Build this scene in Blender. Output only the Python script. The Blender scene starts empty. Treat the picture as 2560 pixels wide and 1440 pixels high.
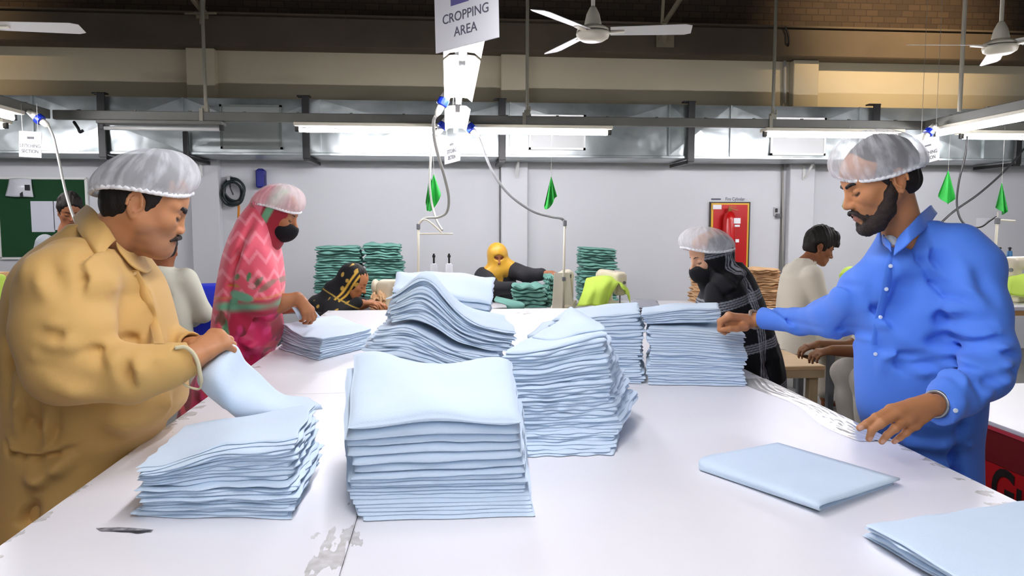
import bpy, math, random
import numpy as np
from mathutils import Vector

# ------------------------------------------------------------------ camera
IMG_W, IMG_H, FPX = 2560.0, 1440.0, 1849.0
CAM_H = 1.52
PITCH = math.atan(157.0 / FPX)
YAW = math.atan(162.0 * math.cos(PITCH) / FPX)
FWD = np.array([math.sin(YAW) * math.cos(PITCH), math.cos(YAW) * math.cos(PITCH), -math.sin(PITCH)])
RGT = np.array([math.cos(YAW), -math.sin(YAW), 0.0])
UPV = np.cross(RGT, FWD)
CAM = np.array([0.0, 0.0, CAM_H])

scene = bpy.context.scene
COL = scene.collection
cam_data = bpy.data.cameras.new('camera')
cam_data.sensor_width = 36.0
cam_data.lens = 36.0 * FPX / IMG_W
cam_data.clip_start = 0.05
cam_data.clip_end = 100
cam = bpy.data.objects.new('camera', cam_data)
COL.objects.link(cam)
cam.location = CAM.tolist()
cam.rotation_euler = (math.pi / 2 - PITCH, 0.0, -YAW)
scene.camera = cam

# ------------------------------------------------------------------ world, exposure
scene.view_settings.view_transform = 'Standard'
scene.view_settings.look = 'None'
scene.view_settings.gamma = 1.0
scene.view_settings.use_curve_mapping = False
scene.view_settings.exposure = 0.34
world = bpy.data.worlds.new('hall_light')
scene.world = world
world.use_nodes = True
world.node_tree.nodes['Background'].inputs['Color'].default_value = (0.93, 0.96, 1.0, 1)
world.node_tree.nodes['Background'].inputs['Strength'].default_value = 0.22
TUBE_STRENGTH = 94.0
WARM_POWER = 420.0
try:
    scene.cycles.max_bounces = 6
    scene.cycles.transparent_max_bounces = 12
    scene.cycles.sample_clamp_indirect = 6.0
except Exception:
    pass


def W(px, py, Y):
    """the world point seen at a pixel of the photograph, at world depth Y"""
    d = FWD + RGT * ((px - IMG_W / 2) / FPX) + UPV * ((IMG_H / 2 - py) / FPX)
    return CAM + d * (Y / d[1])


def T(px, py, z):
    """the world point seen at a pixel, on the horizontal plane z"""
    d = FWD + RGT * ((px - IMG_W / 2) / FPX) + UPV * ((IMG_H / 2 - py) / FPX)
    return CAM + d * ((z - CAM_H) / d[2])


def lin(r, g=None, b=None):
    if g is None:
        r, g, b = r
    f = lambda c: (c / 255.0) / 12.92 if c <= 10 else (((c / 255.0) + 0.055) / 1.055) ** 2.4
    return (f(r), f(g), f(b), 1.0)


# ------------------------------------------------------------------ objects
ORIGIN = {}


def tag(o, label=None, cat=None, group=None, kind=None):
    if label: o['label'] = label
    if cat: o['category'] = cat
    if group: o['group'] = group
    if kind: o['kind'] = kind
    return o


def thing(name, label, cat, loc, group=None):
    o = bpy.data.objects.new(name, None)
    COL.objects.link(o)
    loc = tuple(float(c) for c in loc)
    o.location = loc
    o.empty_display_size = 0.1
    ORIGIN[o.name] = np.array(loc)
    return tag(o, label, cat, group)


def mesh_obj(name, V, F, mat=None, parent=None, smooth=True, colors=None, uv=None, mats=None, fmat=None, loc=None):
    """V world-space vertices, F faces (list or int array); parent keeps the world position"""
    V = np.asarray(V, dtype=np.float64)
    if parent is not None:
        org = ORIGIN[parent.name]
        loc = None
    else:
        org = np.array(loc if loc is not None else (V.min(0) + V.max(0)) / 2 * np.array([1, 1, 0]) + np.array([0, 0, V[:, 2].min()]))
    me = bpy.data.meshes.new(name)
    L = V - org
    if isinstance(F, np.ndarray):
        n, k = F.shape
        me.vertices.add(len(L))
        me.vertices.foreach_set('co', L.astype(np.float32).ravel())
        me.loops.add(n * k)
        me.loops.foreach_set('vertex_index', F.astype(np.int32).ravel())
        me.polygons.add(n)
        me.polygons.foreach_set('loop_start', np.arange(0, n * k, k, dtype=np.int32))
        me.polygons.foreach_set('loop_total', np.full(n, k, dtype=np.int32))
        me.update(calc_edges=True)
        me.validate()
    else:
        me.from_pydata(L.tolist(), [], [list(map(int, f)) for f in F])
        me.update()
    if smooth:
        me.polygons.foreach_set('use_smooth', np.ones(len(me.polygons), dtype=bool))
    if mats is not None:
        for m in mats: me.materials.append(m)
        if fmat is not None and len(fmat) == len(me.polygons):
            me.polygons.foreach_set('material_index', np.asarray(fmat, dtype=np.int32))
    elif mat is not None:
        me.materials.append(mat)
    if colors is not None:
        at = me.color_attributes.new('Col', 'FLOAT_COLOR', 'POINT')
        c4 = np.ones((len(V), 4), dtype=np.float32)
        c4[:, :3] = colors[:, :3]
        at.data.foreach_set('color', c4.ravel())
    if uv is not None:
        ul = me.uv_layers.new(name='UVMap')
        idx = np.empty(len(me.loops), dtype=np.int32)
        me.loops.foreach_get('vertex_index', idx)
        ul.data.foreach_set('uv', np.asarray(uv, dtype=np.float32)[idx].ravel())
    o = bpy.data.objects.new(name, me)
    COL.objects.link(o)
    if parent is not None:
        o.parent = parent
        ORIGIN[o.name] = org
    else:
        o.location = org.tolist()
        ORIGIN[o.name] = org
    return o


def copy_tree(o, parent=None):
    c = o.copy()
    COL.objects.link(c)
    ORIGIN[c.name] = ORIGIN[o.name]
    if parent is not None: c.parent = parent
    for ch in list(o.children): copy_tree(ch, c)
    return c


class MB:
    """collects shapes into one mesh"""
    def __init__(self):
        self.v = []; self.f = []; self.n = 0

    def add(self, V, F):
        V = np.asarray(V, dtype=float)
        self.v.append(V)
        self.f += [[i + self.n for i in f] for f in F]
        self.n += len(V)
        return self

    def box(self, c, size, R=None, bev=0.0):
        sx, sy, sz = [s / 2 for s in size]
        c = np.asarray(c, float)
        if bev <= 0:
            V = np.array([[x * sx, y * sy, z * sz] for z in (-1, 1) for y in (-1, 1) for x in (-1, 1)])
            F = [(0, 2, 3, 1), (4, 5, 7, 6), (0, 1, 5, 4), (2, 6, 7, 3), (0, 4, 6, 2), (1, 3, 7, 5)]
        else:
            b = min(bev, sx, sy, sz)
            V = []; ids = {}
            for zi in (-1, 1):
                for yi in (-1, 1):
                    for xi in (-1, 1):
                        for a in range(3):
                            p = [xi * (sx - b), yi * (sy - b), zi * (sz - b)]
                            p[a] += (xi, yi, zi)[a] * b
                            ids[(xi, yi, zi, a)] = len(V); V.append(p)
            F = []
            for a in range(3):
                o1, o2 = [(1, 2), (2, 0), (0, 1)][a]
                for s in (-1, 1):
                    q = []
                    for (s1, s2) in ((-1, -1), (1, -1), (1, 1), (-1, 1)):
                        k = [0, 0, 0]; k[a] = s; k[o1] = s1; k[o2] = s2
                        q.append(ids[(k[0], k[1], k[2], a)])
                    F.append(q if s > 0 else q[::-1])
            for a in range(3):
                o1, o2 = [(1, 2), (2, 0), (0, 1)][a]
                for s1 in (-1, 1):
                    for s2 in (-1, 1):
                        k0 = [0, 0, 0]; k0[a] = -1; k0[o1] = s1; k0[o2] = s2
                        k1 = list(k0); k1[a] = 1
                        q = [ids[(*k0, o1)], ids[(*k1, o1)], ids[(*k1, o2)], ids[(*k0, o2)]]
                        F.append(q if s1 * s2 < 0 else q[::-1])
            for xi in (-1, 1):
                for yi in (-1, 1):
                    for zi in (-1, 1):
                        q = [ids[(xi, yi, zi, a)] for a in range(3)]
                        F.append(q if xi * yi * zi > 0 else q[::-1])
            V = np.array(V)
        if R is not None: V = V @ np.asarray(R).T
        return self.add(V + c, F)

    def bar(self, a, b, w, h, bev=0.0):
        """box bar from a to b with section w (horizontal) x h"""
        a = np.asarray(a, float); b = np.asarray(b, float)
        d = b - a; L = np.linalg.norm(d); x = d / L
        up = np.array([0, 0, 1.0]) if abs(x[2]) < 0.95 else np.array([0, 1.0, 0])
        y = np.cross(up, x); y /= np.linalg.norm(y); z = np.cross(x, y)
        R = np.stack([x, y, z], 1)
        return self.box((a + b) / 2, (L, w, h), R, bev)

    def tube(self, pts, r, seg=10, cap=True):
        pts = np.asarray(pts, float); n = len(pts)
        r = np.full(n, r) if np.isscalar(r) else np.asarray(r, float)
        t = np.gradient(pts, axis=0); t /= np.linalg.norm(t, axis=1)[:, None] + 1e-12
        nrm = np.array([0, 0, 1.0]) if abs(t[0][2]) < 0.9 else np.array([1.0, 0, 0])
        V = []; F = []
        for i in range(n):
            nrm = nrm - t[i] * nrm.dot(t[i]); nrm /= np.linalg.norm(nrm)
            b = np.cross(t[i], nrm)
            for k in range(seg):
                a = 2 * math.pi * k / seg
                V.append(pts[i] + r[i] * (math.cos(a) * nrm + math.sin(a) * b))
        for i in range(n - 1):
            for k in range(seg):
                k2 = (k + 1) % seg
                F.append((i * seg + k, i * seg + k2, (i + 1) * seg + k2, (i + 1) * seg + k))
        if cap:
            F.append(tuple(range(seg))[::-1])
            F.append(tuple((n - 1) * seg + k for k in range(seg)))
        return self.add(V, F)

    def lathe(self, c, prof, seg=24, R=None):
        """prof: list of (r, z)"""
        V = []; F = []
        n = len(prof)
        for (r, z) in prof:
            for k in range(seg):
                a = 2 * math.pi * k / seg
                V.append((r * math.cos(a), r * math.sin(a), z))
        for i in range(n - 1):
            for k in range(seg):
                k2 = (k + 1) % seg
                F.append((i * seg + k, i * seg + k2, (i + 1) * seg + k2, (i + 1) * seg + k))
        F.append(tuple(range(seg))[::-1]); F.append(tuple((n - 1) * seg + k for k in range(seg)))
        V = np.array(V)
        if R is not None: V = V @ np.asarray(R).T
        return self.add(V + np.asarray(c, float), F)

    def build(self, name, mat=None, parent=None, smooth=False, loc=None):
        return mesh_obj(name, np.concatenate(self.v), self.f, mat, parent, smooth, loc=loc)


def spline(pts, n=40):
    """Catmull-Rom through points"""
    P = np.asarray(pts, float)
    P = np.vstack([2 * P[0] - P[1], P, 2 * P[-1] - P[-2]])
    m = len(P) - 3
    out = []
    for s in np.linspace(0, m - 1e-9, n):
        i = int(s); u = s - i
        p0, p1, p2, p3 = P[i:i + 4]
        out.append(0.5 * ((2 * p1) + (-p0 + p2) * u + (2 * p0 - 5 * p1 + 4 * p2 - p3) * u * u + (-p0 + 3 * p1 - 3 * p2 + p3) * u ** 3))
    return np.array(out)


def patch(ctrl, nu=30, nv=30, thick=0.0, ripple=None):
    """smooth sheet through a grid of control points; thick adds a second face below"""
    C = np.asarray(ctrl, float)
    rows = np.array([spline(r, nu) for r in C])
    G = np.array([spline(rows[:, j], nv) for j in range(nu)]).transpose(1, 0, 2)
    if ripple is not None:
        uu, vv = np.meshgrid(np.linspace(0, 1, nu), np.linspace(0, 1, nv))
        G = G + ripple(uu, vv)
    V = G.reshape(-1, 3)
    F = [(j * nu + i, j * nu + i + 1, (j + 1) * nu + i + 1, (j + 1) * nu + i) for j in range(nv - 1) for i in range(nu - 1)]
    if thick > 0:
        du = np.gradient(G, axis=1); dv = np.gradient(G, axis=0)
        N = np.cross(du, dv); N /= np.linalg.norm(N, axis=2)[:, :, None] + 1e-12
        V2 = (G - N * thick).reshape(-1, 3)
        n = len(V)
        F2 = [tuple(i + n for i in f[::-1]) for f in F]
        rim = [(0 * nu + i) for i in range(nu)] + [j * nu + nu - 1 for j in range(1, nv)] + [(nv - 1) * nu + i for i in range(nu - 2, -1, -1)] + [j * nu for j in range(nv - 2, 0, -1)]
        F3 = [(rim[k], rim[k] + n, rim[(k + 1) % len(rim)] + n, rim[(k + 1) % len(rim)]) for k in range(len(rim))]
        V = np.vstack([V, V2]); F = F + F2 + F3
    return V, F


def text_mesh(txt, size, align='CENTER', extrude=0.0006, bold=0.0, spacing=1.0):
    cu = bpy.data.curves.new('txt', 'FONT')
    cu.body = txt; cu.size = size; cu.align_x = align; cu.align_y = 'CENTER'
    cu.extrude = extrude; cu.offset = bold; cu.space_character = spacing
    cu.resolution_u = 4
    o = bpy.data.objects.new('txt', cu)
    COL.objects.link(o)
    dg = bpy.context.evaluated_depsgraph_get()
    dg.update()
    me = o.evaluated_get(dg).to_mesh()
    V = np.array([v.co[:] for v in me.vertices]); F = [tuple(p.vertices) for p in me.polygons]
    o.evaluated_get(dg).to_mesh_clear()
    bpy.data.objects.remove(o); bpy.data.curves.remove(cu)
    return V, F


# ------------------------------------------------------------------ materials
MATS = {}


def mat(name, color, rough=0.6, metal=0.0, bump=0.0, bscale=60.0, var=0.0, vscale=4.0, spec=0.5, sheen=0.0, emit=0.0, vc=False,
        detail=4.0, stretch=None, color2=None, alpha=1.0, sss=0.0):
    if name in MATS: return MATS[name]
    m = bpy.data.materials.new(name); m.use_nodes = True
    nt = m.node_tree; N = nt.nodes; L = nt.links
    b = N['Principled BSDF']
    b.inputs['Roughness'].default_value = rough
    b.inputs['Metallic'].default_value = metal
    b.inputs['Specular IOR Level'].default_value = spec
    if sheen: b.inputs['Sheen Weight'].default_value = sheen
    if sss:
        b.inputs['Subsurface Weight'].default_value = sss
        b.inputs['Subsurface Radius'].default_value = (0.012, 0.004, 0.002)
        b.inputs['Subsurface Scale'].default_value = 1.0
    if alpha < 1: b.inputs['Alpha'].default_value = alpha
    col = color if len(color) == 4 else (*color, 1)
    tc = N.new('ShaderNodeTexCoord')
    mp = N.new('ShaderNodeMapping')
    L.new(tc.outputs['Object'], mp.inputs['Vector'])
    if stretch: mp.inputs['Scale'].default_value = stretch
    src = None
    if vc:
        at = N.new('ShaderNodeAttribute'); at.attribute_name = 'Col'
        src = at.outputs['Color']
    if var > 0:
        nz = N.new('ShaderNodeTexNoise'); nz.inputs['Scale'].default_value = vscale; nz.inputs['Detail'].default_value = detail
        L.new(mp.outputs['Vector'], nz.inputs['Vector'])
        rmp = N.new('ShaderNodeMapRange')
        rmp.inputs['From Min'].default_value = 0.3; rmp.inputs['From Max'].default_value = 0.7
        L.new(nz.outputs['Fac'], rmp.inputs['Value'])
        mx = N.new('ShaderNodeMix'); mx.data_type = 'RGBA'
        L.new(rmp.outputs['Result'], mx.inputs['Factor'])
        if src is None:
            c2 = color2 if color2 else tuple(min(1, c * (1 - var)) for c in col[:3]) + (1,)
            mx.inputs['A'].default_value = c2; mx.inputs['B'].default_value = col
            src = mx.outputs['Result']
        else:
            mx.blend_type = 'MULTIPLY'
            mx.inputs['Factor'].default_value = 1
            rm2 = N.new('ShaderNodeMapRange'); rm2.inputs['From Min'].default_value = 0.3; rm2.inputs['From Max'].default_value = 0.7
            rm2.inputs['To Min'].default_value = 1 - var; rm2.inputs['To Max'].default_value = 1
            L.new(nz.outputs['Fac'], rm2.inputs['Value'])
            for l in list(mx.inputs['Factor'].links): L.remove(l)
            mx.inputs['Factor'].default_value = 1
            L.new(src, mx.inputs['A']); L.new(rm2.outputs['Result'], mx.inputs['B'])
            src = mx.outputs['Result']
    if src is not None: L.new(src, b.inputs['Base Color'])
    else: b.inputs['Base Color'].default_value = col
    if emit > 0:
        b.inputs['Emission Color'].default_value = col
        b.inputs['Emission Strength'].default_value = emit
    if bump > 0:
        n2 = N.new('ShaderNodeTexNoise'); n2.inputs['Scale'].default_value = bscale; n2.inputs['Detail'].default_value = 3
        L.new(mp.outputs['Vector'], n2.inputs['Vector'])
        bp = N.new('ShaderNodeBump'); bp.inputs['Strength'].default_value = bump; bp.inputs['Distance'].default_value = 0.004
        L.new(n2.outputs['Fac'], bp.inputs['Height'])
        L.new(bp.outputs['Normal'], b.inputs['Normal'])
    MATS[name] = m
    return m


# ------------------------------------------------------------------ implicit-surface modelling
def rot_axes(x, up=(0, 0, 1)):
    x = np.asarray(x, float); x = x / np.linalg.norm(x)
    y = np.cross(up, x); y /= np.linalg.norm(y)
    return np.stack([x, y, np.cross(x, y)])          # rows are the axes


def rotz(a):
    c, s = math.cos(a), math.sin(a)
    return np.array([[c, -s, 0], [s, c, 0], [0, 0, 1.0]])


def roty(a):
    c, s = math.cos(a), math.sin(a)
    return np.array([[c, 0, s], [0, 1, 0], [-s, 0, c]])


def rotx(a):
    c, s = math.cos(a), math.sin(a)
    return np.array([[1, 0, 0], [0, c, -s], [0, s, c]])


class Prim:
    def __init__(self, f, lo, hi): self.f = f; self.lo = np.asarray(lo, float); self.hi = np.asarray(hi, float)


def rcone(a, b, ra, rb):
    a = np.asarray(a, float); b = np.asarray(b, float)
    ba = b - a; L2 = ba.dot(ba) + 1e-12
    def f(P):
        t = np.clip(((P - a) @ ba) / L2, 0, 1)
        q = P - a - t[:, None] * ba
        return np.sqrt((q * q).sum(1)) - (ra + (rb - ra) * t)
    r = max(ra, rb)
    return Prim(f, np.minimum(a, b) - r, np.maximum(a, b) + r)


def ell(c, r, R=None):
    c = np.asarray(c, float); r = np.asarray(r, float)
    def f(P):
        q = P - c
        if R is not None: q = q @ R.T
        k0 = np.sqrt(((q / r) ** 2).sum(1)); k1 = np.sqrt(((q / (r * r)) ** 2).sum(1)) + 1e-9
        return k0 * (k0 - 1) / k1
    m = r.max()
    return Prim(f, c - m, c + m)


def rbox(c, h, rad, R=None):
    c = np.asarray(c, float); h = np.asarray(h, float)
    def f(P):
        q = P - c
        if R is not None: q = q @ R.T
        d = np.abs(q) - h + rad
        return np.sqrt((np.maximum(d, 0) ** 2).sum(1)) + np.minimum(d.max(1), 0) - rad
    m = np.linalg.norm(h)
    return Prim(f, c - m, c + m)


def half(p, n):
    """negative on the side n points away from"""
    p = np.asarray(p, float); n = np.asarray(n, float); n = n / np.linalg.norm(n)
    return Prim(lambda P: (P - p) @ n, p, p)


def loft(o, yaw, secs, e=2.0):
    """upright body of elliptic sections. secs: (z, cx, cy, rx, ry) in a frame at o turned by yaw (x forward, y left)"""
    S = np.array(sorted(secs), float); o = np.asarray(o, float)
    R = rotz(-yaw)
    zs = S[:, 0]
    zz = np.linspace(zs[0], zs[-1], 60)
    # smooth the profile
    prof = np.stack([np.interp(zz, zs, S[:, i]) for i in range(1, 5)], 1)
    ker = np.array([1, 2, 3, 2, 1]) / 9.0
    sm = prof.copy()
    for i in range(4):
        pad = np.concatenate([[prof[0, i]] * 2, prof[:, i], [prof[-1, i]] * 2])
        sm[:, i] = np.convolve(pad, ker, 'valid')
    def f(P):
        q = (P - o) @ R.T
        z = q[:, 2]
        cx, cy, rx, ry = [np.interp(z, zz, sm[:, i]) for i in range(4)]
        k = (np.abs((q[:, 0] - cx) / rx) ** e + np.abs((q[:, 1] - cy) / ry) ** e) ** (1 / e)
        d = (k - 1) * np.minimum(rx, ry)
        return np.maximum(d, np.maximum(zs[0] - z, z - zs[-1]))
    m = max(np.abs(S[:, 1]).max() + S[:, 3].max(), np.abs(S[:, 2]).max() + S[:, 4].max())
    return Prim(f, o + np.array([-m, -m, zs[0]]), o + np.array([m, m, zs[-1]]))


class SDF:
    def __init__(self):
        self.ops = []; self.creases = []; self.noise = []

    def u(self, p, k=0.01): self.ops.append(('u', p, k)); return self
    def s(self, p, k=0.005): self.ops.append(('s', p, k)); return self
    def i(self, p, k=0.005): self.ops.append(('i', p, k)); return self

    def chain(self, pts, rs, k=0.01):
        for i in range(len(pts) - 1): self.u(rcone(pts[i], pts[i + 1], rs[i], rs[i + 1]), k)
        return self

    def crease(self, pts, w, amp, side=None):
        """a fold along a polyline; amp>0 is a ridge. Points with 2 coords are (x, z), run through the cloth along Y where Y < side"""
        pts = [np.asarray(p, float) for p in pts]
        n = len(pts) - 1
        for i in range(n): self.creases.append((pts[i], pts[i + 1], w, amp, side, (i == 0, i == n - 1, n)))
        return self

    def wrinkle(self, fn, amp): self.noise.append((fn, amp)); return self

    def ev(self, P, cull=None):
        d = np.full(len(P), 1e3)
        for (op, p, k) in self.ops:
            if cull is not None and op != 'i':
                c, R = cull
                if p.f(c[None])[0] - R > k + 0.01: continue
            b = p.f(P)
            if op == 'u':
                h = np.maximum(k - np.abs(d - b), 0) / k if k > 0 else 0
                d = np.minimum(d, b) - h * h * k * 0.25
            else:
                if op == 's': b = -b
                h = np.maximum(k - np.abs(d - b), 0) / k if k > 0 else 0
                d = np.maximum(d, b) + h * h * k * 0.25
        for (a, b, w, amp, side, cont) in self.creases:
            if len(a) == 2:
                Q = P[:, [0, 2]]; cc = None if cull is None else cull[0][[0, 2]]
            else:
                Q = P; cc = None if cull is None else cull[0]
            ba = b - a; L2 = ba.dot(ba) + 1e-12
            if cull is not None:
                t = min(1, max(0, (cc - a).dot(ba) / L2))
                if np.linalg.norm(cc - a - t * ba) > cull[1] + 2.5 * w: continue
                if side is not None and cull[0][1] - cull[1] > side: continue
            t = np.clip(((Q - a) @ ba) / L2, 0, 1)
            q = Q - a - t[:, None] * ba
            g = np.exp(-(q * q).sum(1) / (w * w))
            ends = 0.75 if cont[2] == 1 else 1.0
            if cont[0]: g = g * np.clip(0.15 + t / 0.6 * ends, 0, 1)
            if cont[1]: g = g * np.clip(0.15 + (1 - t) / 0.6 * ends, 0, 1)
            if side is not None: g = g * np.clip((side - P[:, 1]) / 0.03, 0, 1)
            d = d - amp * g
        for (fn, amp) in self.noise: d = d - amp * fn(P)
        return d

    def mesh(self, vox, pad=0.012, B=16):
        us = [p for (op, p, k) in self.ops if op == 'u']
        lo = np.min([p.lo for p in us], 0) - pad; hi = np.max([p.hi for p in us], 0) + pad
        for (op, p, k) in self.ops:
            pass
        nb = np.ceil((hi - lo) / (vox * B)).astype(int)
        bi = np.stack(np.meshgrid(*[np.arange(n) for n in nb], indexing='ij'), -1).reshape(-1, 3)
        cen = lo + (bi + 0.5) * vox * B
        Rb = vox * B * 0.8661
        keep = np.abs(self.ev(cen)) < Rb * 1.35 + 0.012
        bi = bi[keep]; cen = cen[keep]
        n1 = B + 1
        off = np.stack(np.meshgrid(*[np.arange(n1)] * 3, indexing='ij'), -1).reshape(-1, 3)
        dims = nb * B + 2
        def key(ijk): return (ijk[..., 0] * dims[1] + ijk[..., 1]) * dims[2] + ijk[..., 2]
        VK = []; VP = []; EK = [[], [], []]; ES = [[], [], []]
        E = [((0, 0, 0), a) for a in range(3)]
        for b, c in zip(bi, cen):
            P = lo + (b * B + off) * vox
            d = self.ev(P, (c, Rb)).reshape(n1, n1, n1)
            ins = d < 0
            if ins.all() or not ins.any(): continue
            cnt = np.zeros((B, B, B)); acc = np.zeros((B, B, B, 3))
            for a in range(3):
                sl0 = [slice(None)] * 3; sl1 = [slice(None)] * 3
                sl0[a] = slice(0, B); sl1[a] = slice(1, n1)
                d0 = d[tuple(sl0)]; d1 = d[tuple(sl1)]
                x = ins[tuple(sl0)] != ins[tuple(sl1)]
                t = np.where(x, d0 / np.where(x, d0 - d1, 1), 0)
                o1, o2 = [i for i in range(3) if i != a]
                for p1 in (0, 1):
                    for p2 in (0, 1):
                        s = [slice(None)] * 3
                        s[o1] = slice(p1, p1 + B); s[o2] = slice(p2, p2 + B)
                        xs = x[tuple(s)]; tt = t[tuple(s)]
                        cnt += xs
                        acc[..., a] += tt * xs; acc[..., o1] += p1 * xs; acc[..., o2] += p2 * xs
                # owned edges
                s = [slice(0, B)] * 3
                xo = x[tuple(s)]
                idx = np.argwhere(xo)
                if len(idx):
                    EK[a].append(idx + b * B)
                    ES[a].append(ins[tuple(sl0)][tuple(s)][xo])
            m = cnt > 0
            idx = np.argwhere(m)
            VK.append(key(idx + b * B))
            VP.append(lo + (idx + b * B + acc[m] / cnt[m][:, None]) * vox)
        VK = np.concatenate(VK); VP = np.concatenate(VP)
        order = np.argsort(VK); VK = VK[order]; VP = VP[order]
        faces = []
        for a in range(3):
            if not EK[a]: continue
            e = np.concatenate(EK[a]); s = np.concatenate(ES[a])
            o1, o2 = [(1, 2), (2, 0), (0, 1)][a]
            q = []
            ok = np.ones(len(e), bool)
            for (p1, p2) in ((0, 0), (-1, 0), (-1, -1), (0, -1)):
                c = e.copy(); c[:, o1] += p1; c[:, o2] += p2
                ok &= (c >= 0).all(1)
                kk = key(c)
                j = np.clip(np.searchsorted(VK, kk), 0, len(VK) - 1)
                ok &= VK[j] == kk
                q.append(j)
            q = np.stack(q, 1)
            q[~s] = q[~s][:, ::-1]
            faces.append(q[ok])
        return VP, np.concatenate(faces)


def sn(seed, freq, stretch=(1, 1, 1), n=5):
    """smooth pseudo-noise of points, about -1..1"""
    r = np.random.RandomState(seed)
    K = r.normal(size=(n, 3)) * freq * np.asarray(stretch); ph = r.uniform(0, 6.28, n)
    return lambda P: np.sin(P @ K.T + ph).sum(1) / (n * 0.7)
# ------------------------------------------------------------------ surface palette
M_WALL = mat('wall_paint', lin(224, 225, 228), 0.75, var=0.05, vscale=0.8, bump=0.05, bscale=12)
M_WALL_UP = mat('wall_paint_dim_tint', lin(200, 190, 162), 0.8, var=0.12, vscale=0.7, bump=0.08, bscale=9)  # same wall higher up, its weak light put into a darker cream
M_BEAM = mat('dark_beam_paint', lin(104, 92, 76), 0.75, var=0.3, vscale=1.6, bump=0.15, bscale=14)
M_CEIL = mat('dark_ceiling', lin(60, 52, 45), 0.85)
M_FLOOR = mat('grey_floor', lin(120, 118, 114), 0.5, var=0.2, vscale=3)
M_CHAN = mat('grey_trunking', lin(112, 112, 104), 0.45, var=0.15, vscale=8)
M_BLACK = mat('black_iron', lin(24, 22, 22), 0.45)
M_ROD = mat('rod_metal', lin(150, 146, 130), 0.4, metal=0.4)
M_WHITE = mat('white_enamel', lin(236, 236, 232), 0.4)
M_CREAM = mat('cream_enamel', lin(226, 219, 198), 0.38, var=0.04, vscale=20)
M_TUBE = mat('lit_tube', lin(250, 248, 255), 0.5, emit=TUBE_STRENGTH)
M_BULB = mat('lit_bulb', lin(255, 190, 110), 0.5, emit=20)
M_PAPER = mat('white_sign_board', lin(240, 240, 243), 0.55)
M_INK = mat('dark_ink', lin(38, 38, 44), 0.6)
M_INKGREY = mat('grey_ink', lin(88, 88, 104), 0.6)
M_BLUEPLUG = mat('blue_plug_plastic', lin(22, 50, 178), 0.35)
M_WHITEPLUG = mat('pale_plug_plastic', lin(215, 212, 200), 0.4)
M_CABLE = mat('pale_cable', lin(176, 176, 168), 0.5)
M_GREYCABLE = mat('grey_cable', lin(120, 121, 122), 0.5)
M_BLKCABLE = mat('black_cable', lin(36, 36, 38), 0.5)
M_GREEN = mat('green_flag_cloth', lin(20, 152, 48), 0.6, bump=0.2, bscale=150)


def galv():
    m = bpy.data.materials.new('galvanised_sheet'); m.use_nodes = True
    nt = m.node_tree; N = nt.nodes; L = nt.links; b = N['Principled BSDF']
    b.inputs['Metallic'].default_value = 0.85
    tc = N.new('ShaderNodeTexCoord')
    nz = N.new('ShaderNodeTexNoise'); nz.inputs['Scale'].default_value = 2.2; nz.inputs['Detail'].default_value = 5
    L.new(tc.outputs['Object'], nz.inputs['Vector'])
    cr = N.new('ShaderNodeValToRGB')
    cr.color_ramp.elements[0].position = 0.3; cr.color_ramp.elements[0].color = lin(146, 154, 152)
    cr.color_ramp.elements[1].position = 0.7; cr.color_ramp.elements[1].color = lin(196, 202, 202)
    L.new(nz.outputs['Fac'], cr.inputs['Fac']); L.new(cr.outputs['Color'], b.inputs['Base Color'])
    mr = N.new('ShaderNodeMapRange'); mr.inputs['To Min'].default_value = 0.22; mr.inputs['To Max'].default_value = 0.42
    L.new(nz.outputs['Fac'], mr.inputs['Value']); L.new(mr.outputs['Result'], b.inputs['Roughness'])
    n2 = N.new('ShaderNodeTexNoise'); n2.inputs['Scale'].default_value = 3.5
    L.new(tc.outputs['Object'], n2.inputs['Vector'])
    bp = N.new('ShaderNodeBump'); bp.inputs['Strength'].default_value = 0.35; bp.inputs['Distance'].default_value = 0.05
    L.new(n2.outputs['Fac'], bp.inputs['Height']); L.new(bp.outputs['Normal'], b.inputs['Normal'])
    return m


M_GALV = galv()


def brick_mat():
    m = bpy.data.materials.new('dark_block_wall'); m.use_nodes = True
    nt = m.node_tree; N = nt.nodes; L = nt.links; b = N['Principled BSDF']
    b.inputs['Roughness'].default_value = 0.85
    tc = N.new('ShaderNodeTexCoord'); mp = N.new('ShaderNodeMapping')
    mp.inputs['Rotation'].default_value = (math.pi / 2, 0, 0)
    L.new(tc.outputs['Object'], mp.inputs['Vector'])
    br = N.new('ShaderNodeTexBrick'); br.inputs['Scale'].default_value = 3.4
    br.inputs['Color1'].default_value = lin(66, 54, 44); br.inputs['Color2'].default_value = lin(80, 66, 52)
    br.inputs['Mortar'].default_value = lin(58, 47, 39); br.inputs['Mortar Size'].default_value = 0.02
    L.new(mp.outputs['Vector'], br.inputs['Vector']); L.new(br.outputs['Color'], b.inputs['Base Color'])
    bp = N.new('ShaderNodeBump'); bp.inputs['Strength'].default_value = 0.25; bp.inputs['Distance'].default_value = 0.015
    L.new(br.outputs['Fac'], bp.inputs['Height']); bp.invert = True
    L.new(bp.outputs['Normal'], b.inputs['Normal'])
    return m


M_BRICK = brick_mat()


def struct(name, mb, m, **k):
    return tag(mb.build(name, m, **k), kind='structure')


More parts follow.
